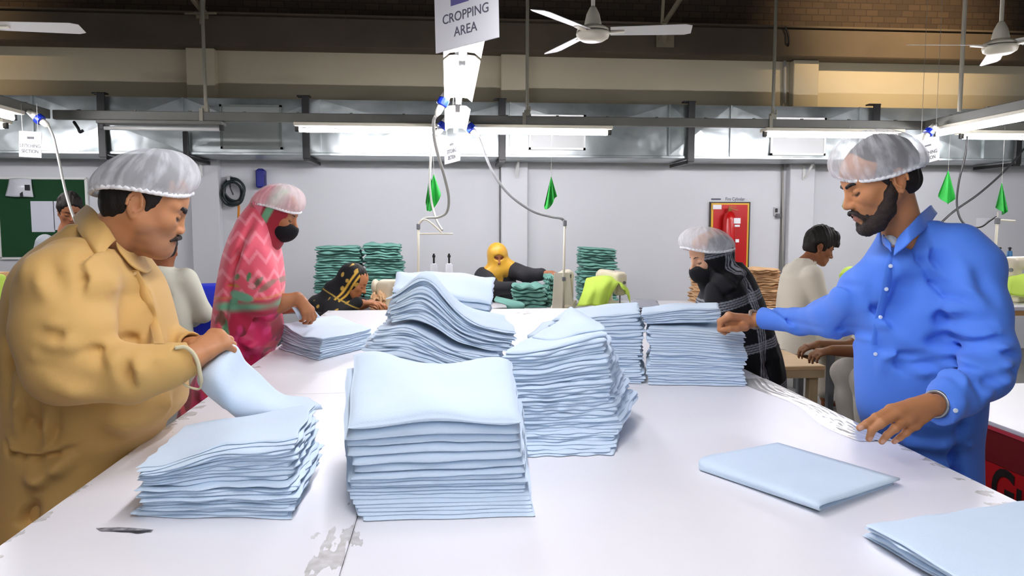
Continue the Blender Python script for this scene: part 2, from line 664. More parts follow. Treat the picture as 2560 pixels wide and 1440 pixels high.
# ------------------------------------------------------------------ the hall
struct('floor', MB().box((0, 3.0, -0.05), (22, 13, 0.1)), M_FLOOR)
struct('wall_back', MB().box((0, 8.6, 1.3), (22, 0.2, 2.6)), M_WALL)
struct('wall_back_upper', MB().box((0, 8.6, 3.01), (22, 0.2, 0.818)), M_WALL_UP)
struct('wall_back_top', MB().box((0, 8.62, 4.25), (22, 0.16, 1.0)), M_BRICK)
struct('beam', MB().box((0, 8.42, 3.575), (22, 0.34, 0.31), bev=0.012), M_BEAM)
struct('ceiling', MB().box((0, 3.0, 4.8), (22, 13, 0.1)), M_CEIL)
for k, cx in enumerate((-2.632, 0.76, 4.14)):
    struct('column', MB().box((cx, 8.44, 1.3), (0.30, 0.12, 2.6), bev=0.008), M_WALL)
    struct('column_upper', MB().box((cx, 8.44, 3.009), (0.30, 0.12, 0.815), bev=0.008), M_WALL_UP)
# ledge along the top of the beam and the groove left of two columns
struct('trim_1', MB().box((0, 8.40, 3.742), (22, 0.38, 0.02)), M_BEAM)
for cx in (0.60, 3.94):
    struct('trim_2', MB().box((cx, 8.485, 1.3), (0.012, 0.02, 2.6)), mat('joint_filler', lin(118, 116, 112), 0.8))

# ------------------------------------------------------------------ air duct
duct = thing('air_duct', 'long galvanised sheet air duct running along the back wall under the beam', 'duct', (0, 8.1, 2.23))
DY, DZ0, DZ1 = 7.78, 2.255, 2.79
xs = [-8.0, -4.05, -2.62, -1.28, 0.66, 2.35, 3.02, 4.45, 5.9, 8.0]
for i in range(len(xs) - 1):
    x0, x1 = xs[i], xs[i + 1]
    cx = (x0 + x1) / 2; cz = (DZ0 + DZ1) / 2
    V = [(x0, DY, DZ0), (x1, DY, DZ0), (x1, DY, DZ1), (x0, DY, DZ1), (cx, DY - 0.022, cz),
         (x0, 8.36, DZ0), (x1, 8.36, DZ0), (x1, 8.36, DZ1), (x0, 8.36, DZ1)]
    F = [(0, 1, 4), (1, 2, 4), (2, 3, 4), (3, 0, 4), (3, 2, 7, 8), (1, 0, 5, 6), (0, 3, 8, 5), (2, 1, 6, 7), (5, 8, 7, 6)]
    MB().add(V, F).build('duct_section', M_GALV, duct)
for x in xs[1:-1]: MB().box((x, 7.772, (DZ0 + DZ1) / 2), (0.014, 0.03, DZ1 - DZ0)).build('section_joint', M_GALV, duct)
MB().box((0, 8.06, 2.24), (16, 0.60, 0.028), bev=0.004).build('bottom_flange', M_GALV, duct)
# vents let into the front
def vent(px0, px1, py0, py1, lit):  # lit vents take pale tones, the unlit one grey: light set by material
    a = W(px0, py1, 7.75); b = W(px1, py0, 7.75)
    w = b[0] - a[0]; h = b[2] - a[2]; c = (a + b) / 2
    fr = MB(); t = 0.022
    fr.box((c[0], 7.748, b[2] - t / 2), (w, 0.02, t)); fr.box((c[0], 7.748, a[2] + t / 2), (w, 0.02, t))
    fr.box((a[0] + t / 2, 7.748, c[2]), (t, 0.02, h)); fr.box((b[0] - t / 2, 7.748, c[2]), (t, 0.02, h))
    for k in range(3):
        for z in (b[2] - t / 2, a[2] + t / 2): fr.tube([(a[0] + w * (0.15 + 0.35 * k), 7.739, z), (a[0] + w * (0.15 + 0.35 * k), 7.733, z)], 0.006, 8)
    o = fr.build('vent_frame', M_WHITE if lit else mat('vent_unlit_grey', lin(120, 126, 120), 0.4, metal=0.6), duct)
    MB().box((c[0], 7.757, c[2]), (w - 1.6 * t, 0.01, h - 1.6 * t)).build('vent_plate', mat('vent_shade', lin(150, 155, 150), 0.35, metal=0.7) if not lit else mat('vent_lit_pale', lin(205, 206, 204), 0.4), o)
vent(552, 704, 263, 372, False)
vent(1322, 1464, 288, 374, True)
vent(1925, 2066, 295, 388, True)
# duct brackets
for k, (px, label) in enumerate(((255, 'black duct bracket above the mustard-shirted man'), (765, 'black duct bracket beside the lit tube over the woman in the pink shawl'),
                                 (1255, 'black duct bracket behind the cable near the middle column'), (1728, 'black duct bracket above the red fire cylinder panel'),
                                 (2190, 'black duct bracket above the bearded man\'s hair net'), (2548, 'black duct bracket at the right end of the duct'),
                                 (463, 'thin black duct bracket left of the dark louvred vent'))):
    x = W(px, 300, 7.73)[0]
    m = MB()
    if px == 463: m.box((x, 7.722, 2.32), (0.05, 0.03, 0.26), bev=0.004)
    else:
        m.box((x, 7.722, 2.505), (0.072, 0.03, 0.63), bev=0.004); m.box((x - 0.02, 7.76, 2.815), (0.13, 0.08, 0.014))
    m.box((x, 8.06, 2.19), (0.062, 0.62, 0.035))
    m.box((x, 7.74, 2.19), (0.062, 0.05, 0.04))
    o = m.build('duct_bracket', M_BLACK); tag(o, label, 'bracket', 'duct brackets')
# small white wall brackets under the duct
for px, label in ((1292, 'white wall bracket under the duct by the middle column'), (500, 'white wall bracket under the duct beside the hair net of the mustard-shirted man'), (2013, 'white wall bracket under the duct on the right column')):
    p = W(px, 405, 8.34)
    m = MB().box((p[0], 8.36, 2.13), (0.03, 0.02, 0.17), bev=0.003)
    m.bar((p[0], 8.345, 2.06), (p[0], 8.15, 2.215), 0.025, 0.012)
    tag(m.build('wall_bracket', M_WHITE), label, 'bracket', 'wall brackets')

# ------------------------------------------------------------------ light trunking and lamps
CHZ = 2.44
def trunking(name, a, b, label, w=0.062, h=0.075):
    m = MB().bar(a, b, w, h, 0.004)
    d = (np.array(b) - np.array(a)); L = np.linalg.norm(d)
    for s in np.arange(0.2, L, 0.45):
        p = np.array(a) + d * s / L
        m.box((p[0], p[1], p[2] + h / 2 + 0.004), (0.022, 0.022, 0.012))
    o = m.build(name, M_CHAN); tag(o, label, 'trunking', 'overhead cable trunking')
trunking('cable_trunking', (-3.27, 6.6, CHZ), (5.6, 6.6, CHZ), 'grey overhead trunking running across in front of the duct')
trunking('cable_trunking', (0.08, 3.16, CHZ), (0.08, 6.56, CHZ), 'grey overhead trunking running away from the camera beyond the hanging sign')
trunking('cable_trunking', (0.08, -2.5, CHZ + 0.2), (0.08, 2.55, CHZ + 0.2), 'grey overhead trunking above the near end of the white table')
trunking('cable_trunking', (-3.31, 2.0, CHZ), (-3.31, 6.56, CHZ), 'grey overhead trunking above the mustard-shirted man at upper left')
trunking('cable_trunking', (4.42, 2.0, CHZ), (4.42, 6.56, CHZ), 'grey overhead trunking above the blue-shirted man at upper right')


def lamp(a, b, label, group, wide=False, on=True):
    """fluorescent batten from a to b (top of housing)"""
    a = np.array(a, float); b = np.array(b, float); d = b - a; L = np.linalg.norm(d); x = d / L
    r = thing('fluorescent_lamp', label, 'lamp', (a + b) / 2, group)
    MB().bar(a + [0, 0, -0.016], b + [0, 0, -0.016], 0.05 if wide else 0.15, 0.03, 0.004).build('housing', M_WHITE if wide else (M_CREAM if on else M_CHAN), r)  # plain housings widened to keep tube light off the upper wall
    if wide:
        y = np.cross([0, 0, 1], x)
        V = []
        for p in (a, b):
            for s, z in ((-0.092, -0.058), (-0.062, -0.034), (-0.026, -0.030), (0.026, -0.030), (0.062, -0.034), (0.092, -0.058)):
                V.append(p + y * s + [0, 0, z])
        V = np.array(V); V2 = V + [0, 0, 0.005]
        F = [(i, i + 1, i + 7, i + 6) for i in range(5)] + [(i + 12 + 6, i + 12 + 7, i + 12 + 1, i + 12) for i in range(5)]
        F += [(0, 6, 18, 12), (5, 17, 23, 11)] + [(i, i + 12, i + 13, i + 1) for i in range(5)] + [(i + 6, i + 7, i + 19, i + 18) for i in range(5)]
        MB().add(np.vstack([V, V2]), F).build('reflector', M_WHITE, r)
    zt = np.array([0, 0, -0.062])
    MB().tube([a + x * 0.035 + zt, b - x * 0.035 + zt], 0.0165, 12).build('tube', M_TUBE if on else mat('unlit_tube', lin(225, 225, 220), 0.3), r, smooth=True)
    for p, s in ((a, 1), (b, -1)):
        m = MB().box(p + x * s * 0.018 + [0, 0, -0.048], (0.035, 0.035, 0.055) if abs(x[0]) > 0.5 else (0.035, 0.035, 0.055), bev=0.004)
        m.build('lamp_holder', M_BLACK if not wide else M_WHITE, r)
    return r


LZ = CHZ - 0.042
FL = 'lamps of the overhead trunking'
def lx(px0, px1, label, Y=6.6, z=LZ, **k):
    lamp((W(px0, 320, Y)[0], Y, z), (W(px1, 320, Y)[0], Y, z), label, FL, **k)
lx(738, 1094, 'lit tube lamp left of the middle sockets, seen side on')
lx(1172, 1528, 'lit tube lamp right of the middle sockets, seen side on')
lx(1908, 2252, 'lit tube lamp above the bearded man\'s hair net')
lx(2400, 2740, 'lit tube lamp at the far right running across the picture')
lx(-320, 20, 'added lit tube lamp at the far left edge, brightening the duct')  # lamp added to brighten the left end of the duct
lx(250, 560, 'unlit tube lamp above the mustard-shirted man\'s hair net', on=False)
for y0, label in ((5.36, 'lit white tube lamp seen end on, farthest of the middle row'), (3.80, 'lit white tube lamp seen end on, in the middle row just beyond the hanging sign')):
    lamp((0.08, y0, LZ), (0.08, y0 + 1.24, LZ), label, FL, wide=True)
lamp((0.08, 3.16, LZ), (0.08, 3.73, LZ), 'short lit tube lamp seen end on, right behind the hanging sign', FL, wide=True)
for y0 in (1.28, 0.0, -1.3, -2.5):  # unseen row over the camera: lights the table, raised for the sign
    lamp((0.08, y0, LZ + 0.2), (0.08, y0 + 1.24, LZ + 0.2), 'lit white tube lamp, unseen, continuing the middle row over the near table end', FL, wide=True)
lamp((4.42, 5.25, LZ), (4.42, 6.45, LZ), 'lit tube lamp at upper right running away beside the hanging section sign', FL)
lamp((4.42, 3.8, LZ), (4.42, 5.0, LZ), 'lit tube lamp of the right row, nearer the camera', FL)
lamp((-3.31, 5.05, LZ), (-3.31, 6.1, LZ), 'lit tube lamp at upper left running away above the hanging section sign', FL)
lamp((-3.31, 3.6, LZ), (-3.31, 4.8, LZ), 'lit tube lamp of the left row, nearer the camera', FL)

for px, Y, label in ((515, 6.6, 'thin hanging rod on the trunking above the man in the mustard shirt'), (1318, 6.6, 'thin hanging rod on the trunking beside the middle column'), (1932, 6.6, 'thin hanging rod on the trunking left of the right column')):
    p = W(px, 285, Y)
    m = MB().tube([(p[0], Y, 2.50), (p[0] , Y, 4.75)], 0.015, 10)
    m.box((p[0], Y, 2.50), (0.05, 0.05, 0.06)); m.box((p[0] - 0.03, Y - 0.036, 2.44), (0.03, 0.006, 0.13)); m.tube([(p[0] + 0.02, Y - 0.03, 2.52), (p[0] + 0.02, Y - 0.03, 2.56)], 0.008, 8)
    tag(m.build('hanging_rod', M_ROD), label, 'rod', 'hanging rods')
p = W(2438, 265, 6.0)
tag(MB().tube([(4.32, 6.0, 2.478), (4.32, 6.0, 4.75)], 0.017, 10).build('hanging_rod', M_CREAM), 'pale hanging rod at upper right beside the ceiling fan', 'rod', 'hanging rods')

# two ceiling bulbs just over the beam give the warm light up there
for (x, pw, label) in ((5.2, WARM_POWER, 'warm shaded lamp aimed at the beam on the right'), (-5.6, WARM_POWER * 0.35, 'warm shaded lamp aimed at the beam on the left')):
    r = thing('wall_lamp', label, 'lamp', (x, 5.6, 4.45), 'warm lamps over the beam')
    MB().tube([(x, 5.6, 4.745), (x, 5.6, 4.52)], 0.012, 10).build('lamp_stem', M_BLACK, r)
    d = Vector((0, 0.975, -0.22)).normalized()
    R = np.array(d.to_track_quat('Z', 'Y').to_matrix())
    MB().lathe((x, 5.6, 4.5), [(0.03, -0.02), (0.04, 0.0), (0.085, 0.09), (0.105, 0.16), (0.10, 0.16), (0.08, 0.09), (0.03, 0.02)], 20, R).build('lamp_shade', M_BLACK, r, smooth=True)
    MB().lathe(np.array((x, 5.6, 4.5)) + R @ [0, 0, 0.03], [(0.015, 0), (0.03, 0.03), (0.045, 0.06), (0.04, 0.085), (0.015, 0.1)], 16, R).build('bulb', M_BULB, r, smooth=True)
    ld = bpy.data.lights.new('bulb_light', 'SPOT'); ld.energy = pw; ld.color = (1.0, 0.72, 0.42); ld.shadow_soft_size = 0.05; ld.spot_size = math.radians(66); ld.spot_blend = 1.0
    lo = bpy.data.objects.new('bulb_light', ld); COL.objects.link(lo); lo.parent = r
    lo.location = (0, 0.17, 0.05 - 0.07); lo.rotation_euler = d.to_track_quat('-Z', 'Y').to_euler()

# ------------------------------------------------------------------ ceiling fans
def fan(hub, angles, label):
    x, y, z = hub
    r = thing('ceiling_fan', label, 'fan', hub, 'ceiling fans')
    MB().tube([(x, y, z + 0.10), (x, y, 4.74)], 0.013, 10).build('down_rod', M_CREAM, r, smooth=True)
    MB().lathe((x, y, 4.66), [(0.03, 0), (0.06, 0.03), (0.065, 0.085)], 20).build('canopy', M_CREAM, r, smooth=True)
    MB().lathe((x, y, z), [(0.05, 0.045), (0.055, 0.06), (0.042, 0.12), (0.022, 0.16), (0.014, 0.17)], 20).build('rod_cover', M_CREAM, r, smooth=True)
    h = MB().lathe((x, y, z), [(0.02, -0.05), (0.07, -0.046), (0.10, -0.028), (0.108, -0.005), (0.106, 0.006)], 32).lathe((x, y, z), [(0.104, 0.012), (0.10, 0.028), (0.07, 0.045), (0.03, 0.05)], 32)
    h.build('motor_housing', M_CREAM, r, smooth=True)
    MB().lathe((x, y, z), [(0.09, 0.004), (0.101, 0.006), (0.101, 0.012), (0.09, 0.014)], 32).build('housing_band', M_BLACK, r)
    for a in angles:
        A = math.radians(a); R = rotz(A)
        n = 12; V = []
        for i in range(n + 1):
            s = i / n; rr = 0.112 + 0.508 * s
            w = 0.054 + 0.014 * s if i < n else 0.05
            zt = 0.010 - 0.004 * s
            tw = math.radians(-13)
            for v in (-1, 1):
                V.append((rr, v * w * math.cos(tw), zt + v * w * math.sin(tw)))
        V = np.array(V); top = V + [0, 0, 0.003]
        k = len(V)
        F = [(2 * i, 2 * i + 1, 2 * i + 3, 2 * i + 2) for i in range(n)] + [(k + 2 * i, k + 2 * i + 2, k + 2 * i + 3, k + 2 * i + 1) for i in range(n)]
        F += [(2 * i, 2 * i + 2, k + 2 * i + 2, k + 2 * i) for i in range(n)] + [(2 * i + 1, k + 2 * i + 1, k + 2 * i + 3, 2 * i + 3) for i in range(n)] + [(0, k, k + 1, 1), (2 * n, 2 * n + 1, k + 2 * n + 1, k + 2 * n)]
        b = MB().add(np.vstack([V, top]) @ R.T + np.array(hub), F)
        bo = b.build('blade', M_WHITE, r)
        m = MB(); m.bar(np.array(hub) + R @ [0.085, 0, 0.0], np.array(hub) + R @ [0.20, 0, 0.006], 0.035, 0.008)
        m.build('blade_bracket', M_CREAM, bo)
fan(W(1482, 84, 4.8), (348, 108, 228), 'white ceiling fan near the middle, right of the hanging sign')
fan(W(2500, 118, 4.8), (178, 298, 58), 'white ceiling fan at upper right with one blade edge-on')
f3 = W(-68, 68, 4.8)
fan(f3, (1, 121, 241), 'white ceiling fan at upper left showing only one blade')

# roof braces in front of the top wall
def brace(pts, label, plate=None):
    m = MB()
    for a, b, w in pts: m.bar(W(*a, 8.1), W(*b, 7.9), w, w * 0.7, 0.004)
    if plate:
        c = W(plate[0], plate[1], 8.22); m.box((c[0], 8.226, c[2]), (plate[2], 0.03, plate[3]), bev=0.004)
        for dx in (-0.06, 0.05): m.tube([(c[0] + dx, 8.22, c[2] + 0.02), (c[0] + dx, 8.195, c[2] + 0.02)], 0.018, 8)
    tag(m.build('roof_brace', mat('brace_paint', lin(152, 142, 118), 0.6, var=0.2, vscale=10)), label, 'brace', 'roof braces')
brace([((1660, 60), (1745, -70), 0.055), ((1655, 60), (1662, -70), 0.035), ((1661, 105), (1661, 55), 0.05)], 'pale steel roof brace bolted to the dark beam behind the ceiling fan', (1663, 103, 0.20, 0.135))
brace([((512, 34), (445, -50), 0.06), ((463, 34), (540, 33), 0.03), ((505, 60), (508, -50), 0.05)], 'pale steel roof brace above the left column', (505, 40, 0.12, 0.06))

# ------------------------------------------------------------------ hanging signs
def sign(BL, BR, h, lines, label, logo=None, name='hanging_sign', logo_col=None, ztop=None):
    BL = np.asarray(BL, float); BR = np.asarray(BR, float)
    x = BR - BL; w = np.linalg.norm(x); x = x / w
    zax = np.array([0, 0, 1.0]); n = np.cross(x, zax); n /= np.linalg.norm(n); up = np.cross(n, x)
    c = (BL + BR) / 2 + up * h / 2
    R = np.stack([x, up, n], 1)
    r = thing(name, label, 'sign', (c - up * h / 2))
    MB().box(c, (w, h, 0.006), R, 0.0015).build('board', M_PAPER, r)
    for (t, size, v, ink) in lines:
        V, F = text_mesh(t, size, bold=0.0003 * size / 0.05)
        V = V @ R.T + c + up * (v * h) + n * 0.0036
        mesh_obj('lettering', V, F, ink, r, smooth=False)
    if logo:
        for (u, v, lw, lh) in logo:
            MB().box(c + x * u * w + up * v * h + n * 0.0036, (lw, lh, 0.001), R).build('printed_mark', logo_col or M_INK, r)
    top = c + up * h / 2
    for s in (-0.35, 0.35):
        p = top + x * s * w
        MB().tube([p - up * 0.01, [p[0], p[1], ztop if ztop else max(p[2] + 0.02, CHZ)]], 0.0018, 6).build('hanging_wire', M_CABLE, r)
    return r
sign(W(1090, 134, 3.10), W(1248, 93, 2.85), 0.325, [('CROPPING', 0.052, -0.13, M_INKGREY), ('AREA', 0.052, -0.31, M_INKGREY)], 'large white hanging sign reading CROPPING AREA', [(-0.08, 0.06, 0.10, 0.03)], logo_col=mat('violet_ink', lin(96, 92, 150), 0.6), ztop=4.74)
sign(W(48, 392, 6.05), W(104, 395, 6.0), 0.195, [('STITCHING', 0.036, -0.06, M_INK), ('SECTION', 0.036, -0.27, M_INK)], 'small white sign reading STITCHING SECTION above the green notice board', [(0.03, 0.26, 0.062, 0.018)])
sign(W(1112, 412, 6.3), W(1150, 402, 5.95), 0.20, [('STITCHING', 0.044, -0.03, M_INK), ('SECTION', 0.044, -0.28, M_INK)], 'small white STITCHING SECTION sign under the sockets at the middle', [(0.0, 0.25, 0.09, 0.018)])
sign(W(2296, 413, 6.2), W(2348, 400, 5.95), 0.205, [('STITCHING', 0.043, -0.10, M_INK), ('SECTION', 0.043, -0.32, M_INK)], 'small white STITCHING SECTION sign beside the bearded man\'s hair net', [(0.0, 0.22, 0.075, 0.014)], ztop=4.74)

# ------------------------------------------------------------------ plugs, sockets and cables
def plug(p0, p1, label, k=1.0):
    """pale socket body at p0, blue collar, pale plug towards p1"""
    p0 = np.asarray(p0); p1 = np.asarray(p1); d = p1 - p0
    r = thing('industrial_plug', label, 'plug', p0, 'blue and white plugs')
    q = lambda s: p0 + d * s
    MB().tube([q(-0.45), q(-0.1), q(0.12)], [0.022 * k, 0.030 * k, 0.036 * k], 14).build('socket_body', M_WHITEPLUG, r, smooth=True)
    MB().tube([q(0.12), q(0.16), q(0.42), q(0.46)], [0.036 * k, 0.042 * k, 0.042 * k, 0.036 * k], 14).build('collar', M_BLUEPLUG, r)
    MB().tube([q(0.46), q(0.8), q(0.9), q(1.0)], [0.028 * k, 0.024 * k, 0.016 * k, 0.010 * k], 14).build('plug_body', M_WHITEPLUG, r, smooth=True)
    return r
plug(W(1115, 240, 4.9), W(1090, 292, 4.9), 'blue and white plug on the left of the middle lamps, upper one', 0.9)
plug(W(1114, 303, 6.5), W(1090, 340, 6.5), 'blue and white plug on the left of the middle lamps, lower one')
plug(W(1166, 308, 6.5), W(1198, 345, 6.5), 'blue and white plug at the right of the middle lamps')
plug(W(88, 290, 6.2), W(124, 318, 6.2), 'blue and white plug by the section sign at upper left')
plug(W(2330, 322, 6.3), W(2305, 350, 6.3), 'blue and white plug by the section sign at right')


def cable(pts, r, m, label, name='power_cable', n=70):
    P = spline([W(*p) for p in pts], n)
    return tag(MB().tube(P, r, 8).build(name, m, smooth=True), label, 'cable', 'hanging power cables')
cable([(1089, 290, 4.9), (1084, 305, 4.95), (1086, 345, 5.1), (1097, 395, 5.3), (1112, 445, 5.6), (1122, 495, 5.9), (1117, 530, 6.1), (1096, 543, 6.2), (1066, 545, 6.2), (1050, 556, 6.2), (1045, 575, 6.2)], 0.011, M_CABLE, 'pale cable looping from the upper left plug to the sewing machine post')
cable([(1089, 342, 6.5), (1080, 365, 6.5), (1076, 410, 6.5), (1074, 460, 6.5), (1080, 510, 6.5), (1092, 552, 6.4), (1106, 576, 6.35)], 0.010, M_CABLE, 'pale cable hanging straight down behind the green flags')
cable([(1198, 345, 6.5), (1214, 390, 6.45), (1236, 438, 6.4), (1275, 488, 6.35), (1330, 527, 6.3), (1375, 541, 6.25), (1402, 546, 6.2), (1411, 556, 6.2), (1412, 572, 6.2)], 0.012, M_GREYCABLE, 'grey cable swinging from the right plug to the cream lamp post')
cable([(122, 316, 6.2), (134, 345, 6.0), (148, 405, 5.6), (163, 475, 5.2), (180, 532, 4.8), (205, 600, 4.5), (215, 700, 4.3)], 0.009, M_CABLE, 'pale cable hanging behind the mustard-shirted man')
cable([(2418, 340, 6.5), (2413, 390, 6.5), (2398, 450, 6.5), (2392, 505, 6.5), (2400, 545, 6.45), (2422, 567, 6.4), (2452, 567, 6.4), (2474, 552, 6.4), (2490, 541, 6.4)], 0.009, M_BLKCABLE, 'black cable drooping to the thread stand at right')
cable([(2560, 372, 7.6), (2530, 408, 7.5), (2490, 448, 7.4), (2440, 490, 7.3), (2380, 532, 7.2), (2330, 580, 7.1)], 0.011, M_BLKCABLE, 'black cable slanting behind the blue-shirted man\'s shoulder')
cable([(185, 305, 6.56), (195, 320, 6.5), (200, 330, 6.5), (208, 326, 6.5)], 0.012, M_BLKCABLE, 'short black cable end under the trunking at upper left')

# green flags, each on a fine thread from the trunking
def flag(pts, label, Y=6.58, dz=0.02):
    Y = 6.58 if Y > 6.41 or Y < 6.1 else 6.53
    P = np.array([W(px, py, Y) for px, py in pts])
    c = P.mean(0)
    n = 10; V = []; F = []
    top = P[0]
    # folded cloth: fan of strips from the tied corner, waving in depth
    edge = spline(P[1:], 13)
    for j in range(n + 1):
        s = j / n
        for i, e in enumerate(edge):
            q = top + (e - top) * s
            q = q + np.array([0, 1, 0]) * (0.035 * s * math.sin(i * 1.3))
            V.append(q)
    m = len(edge)
    for j in range(n):
        for i in range(m - 1): F.append((j * m + i, j * m + i + 1, (j + 1) * m + i + 1, (j + 1) * m + i))
    V = np.array(V); k = len(V)
    F2 = [tuple(i + k for i in f[::-1]) for f in F]
    r = thing('signal_flag', label, 'flag', (c[0], c[1], P[:, 2].min()), 'green flags')
    mesh_obj('flag_cloth', np.vstack([V, V + [0, 0.004, 0]]), F + F2, M_GREEN, r)
    MB().tube([top + [0, 0, -0.01], (top[0], top[1], CHZ)], 0.0012, 5).build('thread', M_CABLE, r)
flag([(1074, 436), (1064, 505), (1068, 528), (1078, 512), (1086, 470)], 'green flag tied at the middle cable, partly behind another', 6.5)
flag([(1084, 434), (1068, 500), (1072, 528), (1085, 520), (1102, 490), (1096, 468)], 'green flag tied at the middle cable, the nearer of the pair', 6.4)
flag([(1378, 440), (1361, 512), (1364, 524), (1379, 515), (1384, 500), (1393, 491)], 'green flag hanging alone right of the middle column', 6.5)
flag([(2371, 425), (2347, 484), (2366, 510), (2383, 498), (2376, 450)], 'kite-shaped green flag behind the blue-shirted man\'s shoulder', 6.0)
flag([(2505, 456), (2492, 514), (2512, 537), (2514, 500)], 'green flag hanging at the far right above the thread stand', 6.4)
flag([(2119, 470), (2110, 512), (2111, 525), (2118, 515), (2123, 500)], 'green flag mostly hidden behind the bearded man\'s face', 6.4)

# ------------------------------------------------------------------ on the back wall
def plate(name, px0, py0, px1, py1, Y, th, m, parent=None, bev=0.0):
    a = W(px0, py1, Y); b = W(px1, py0, Y)
    return MB().box(((a[0] + b[0]) / 2, Y, (a[2] + b[2]) / 2), (abs(b[0] - a[0]), th, abs(b[2] - a[2])), bev=bev).build(name, m, parent)
c = W(108, 645, 8.47)
nb = thing('notice_board', 'green notice board with pinned papers on the wall at left', 'board', c)
plate('felt_panel', 4, 450, 212, 642, 8.48, 0.012, mat('green_felt', lin(16, 66, 34), 0.9, bump=0.2, bscale=200), nb)
fa, fb = W(2, 646, 8.47), W(214, 446, 8.47)
fm = MB()
for (x0, z0, x1, z1) in ((fa[0], fa[2], fb[0], fa[2]), (fa[0], fb[2], fb[0], fb[2]), (fa[0], fa[2], fa[0], fb[2]), (fb[0], fa[2], fb[0], fb[2])):
    fm.bar((x0, 8.475, z0), (x1, 8.475, z1), 0.024, 0.024)
fm.build('board_frame', M_WHITE, nb)
for k, (a, b, q, d) in enumerate(((80, 503, 134, 580), (136, 503, 176, 575))):
    tag(plate('pinned_paper', a, b, q, d, 8.468, 0.002, mat('paper', lin(226, 228, 238), 0.7)), 'white paper sheet pinned low on the green board, %s one' % ('left' if k == 0 else 'right'), 'paper', 'papers on the green board')
bag = thing('plastic_bag', 'clear plastic bag of white paper slips pinned on the green board', 'bag', W(50, 492, 8.44))
V, F = patch([[W(24, 447, 8.45), W(40, 446, 8.43), W(60, 446, 8.43), W(78, 448, 8.45)], [W(20, 468, 8.44), W(38, 468, 8.40), W(60, 468, 8.41), W(80, 470, 8.44)], [W(14, 490, 8.44), W(36, 492, 8.42), W(62, 492, 8.42), W(84, 493, 8.45)]], 16, 12, 0.006)
mesh_obj('bag_film', V, F, mat('bag_plastic', lin(222, 224, 230), 0.2), bag)
for (u, v, w2, h2) in ((38, 458, 8, 20), (50, 466, 6, 26), (62, 462, 12, 14)):
    plate('paper_slip', u, v, u + w2, v + h2, 8.405, 0.003, M_INK, bag)
# coiled hose
hc = W(583, 478, 8.40)
hose = thing('coiled_hose', 'coil of black hose hung on a wall hook behind the pink-shawled woman', 'hose', hc)
pts = []
for i in range(260):
    a = i / 260 * 2 * math.pi * 5.2
    rr = 0.112 + 0.026 * math.sin(a * 0.37) + 0.010 * math.sin(a * 1.9)
    pts.append((hc[0] + rr * math.cos(a), hc[1] + 0.035 * math.sin(a * 0.61 + 1), hc[2] - 0.01 + rr * 1.05 * math.sin(a)))
MB().tube(pts, 0.011, 8).build('hose_loops', mat('hose_rubber', lin(22, 34, 36), 0.4), hose, smooth=True)
MB().tube([W(596, 505, 8.42), W(597, 520, 8.42), W(596, 545, 8.42)], 0.013, 10).build('orange_tail', mat('orange_plastic', lin(226, 138, 40), 0.5), hose, smooth=True)
m = MB().box(W(574, 446, 8.45), (0.035, 0.09, 0.05)); m.tube([W(574, 452, 8.42), W(576, 470, 8.36), W(583, 487, 8.38)], 0.008, 8)
m.build('hook', mat('hook_metal', lin(110, 110, 112), 0.3, metal=0.8), hose)
# blue holder
bl = thing('wall_dispenser', 'dark blue plastic holder on the wall behind the pink-shawled woman', 'holder', W(653, 470, 8.46))
a = W(653, 447, 8.44)
MB().box(a, (0.10, 0.10, 0.20), bev=0.015).build('case', mat('navy_plastic', lin(16, 28, 132), 0.4), bl)
MB().box((a[0], a[1] - 0.01, a[2] + 0.095), (0.065, 0.07, 0.03), bev=0.01).build('cap', mat('navy_plastic', lin(16, 28, 132), 0.4), bl)
MB().box((a[0] + 0.045, a[1] - 0.02, a[2] - 0.02), (0.02, 0.05, 0.13), bev=0.006).build('side_rib', mat('navy_dark', lin(10, 16, 90), 0.4), bl)
# fire cylinder panel
fp = thing('fire_cylinder_board', 'red fire cylinder panel with yellow and black border on the back wall', 'panel', W(1823, 670, 8.46))
plate('black_border', 1771, 505, 1875, 672, 8.478, 0.03, mat('panel_black', lin(40, 32, 22), 0.5), fp)
plate('yellow_border', 1774, 508, 1872, 669, 8.470, 0.03, mat('panel_yellow', lin(232, 182, 50), 0.5), fp)
plate('red_back', 1780, 512, 1868, 665, 8.462, 0.03, mat('panel_red', lin(196, 16, 20), 0.35, bump=0.1, bscale=30), fp)
ex = thing('fire_extinguisher', 'red fire extinguisher hanging on the red wall panel', 'extinguisher', W(1822, 668, 8.38))
ec = W(1822, 640, 8.37)
zt = W(1822, 528, 8.37)[2]; zb = W(1822, 662, 8.37)[2]
MB().lathe((ec[0], 8.37, zb), [(0.05, 0), (0.075, 0.01), (0.078, 0.03), (0.078, zt - zb - 0.09), (0.06, zt - zb - 0.03), (0.02, zt - zb)], 24).build('cylinder', mat('extinguisher_red', lin(190, 14, 18), 0.25), ex, smooth=True)
m = MB().lathe((ec[0], 8.37, zt - 0.005), [(0.02, 0), (0.022, 0.03), (0.015, 0.05)], 12); m.bar((ec[0] - 0.02, 8.36, zt + 0.04), (ec[0] + 0.09, 8.36, zt + 0.012), 0.016, 0.01); m.bar((ec[0] - 0.02, 8.36, zt + 0.055), (ec[0] + 0.07, 8.36, zt + 0.05), 0.016, 0.008)
m.build('valve', mat('valve_brass', lin(150, 110, 60), 0.4, metal=0.6), ex)
for (q, w2, h2) in ((545, 17, 14), (562, 13, 5), (598, 9, 8)):
    p = W(1843, q + h2 / 2, 8.30)
    plate('tag_label', 1843 - w2 / 2, q, 1843 + w2 / 2, q + h2, 8.294, 0.003, M_PAPER, ex)
plate('corner_notice', 1782, 512, 1804, 523, 8.444, 0.002, M_PAPER, fp)
V, F = text_mesh('Fire Cylinder', 0.062)
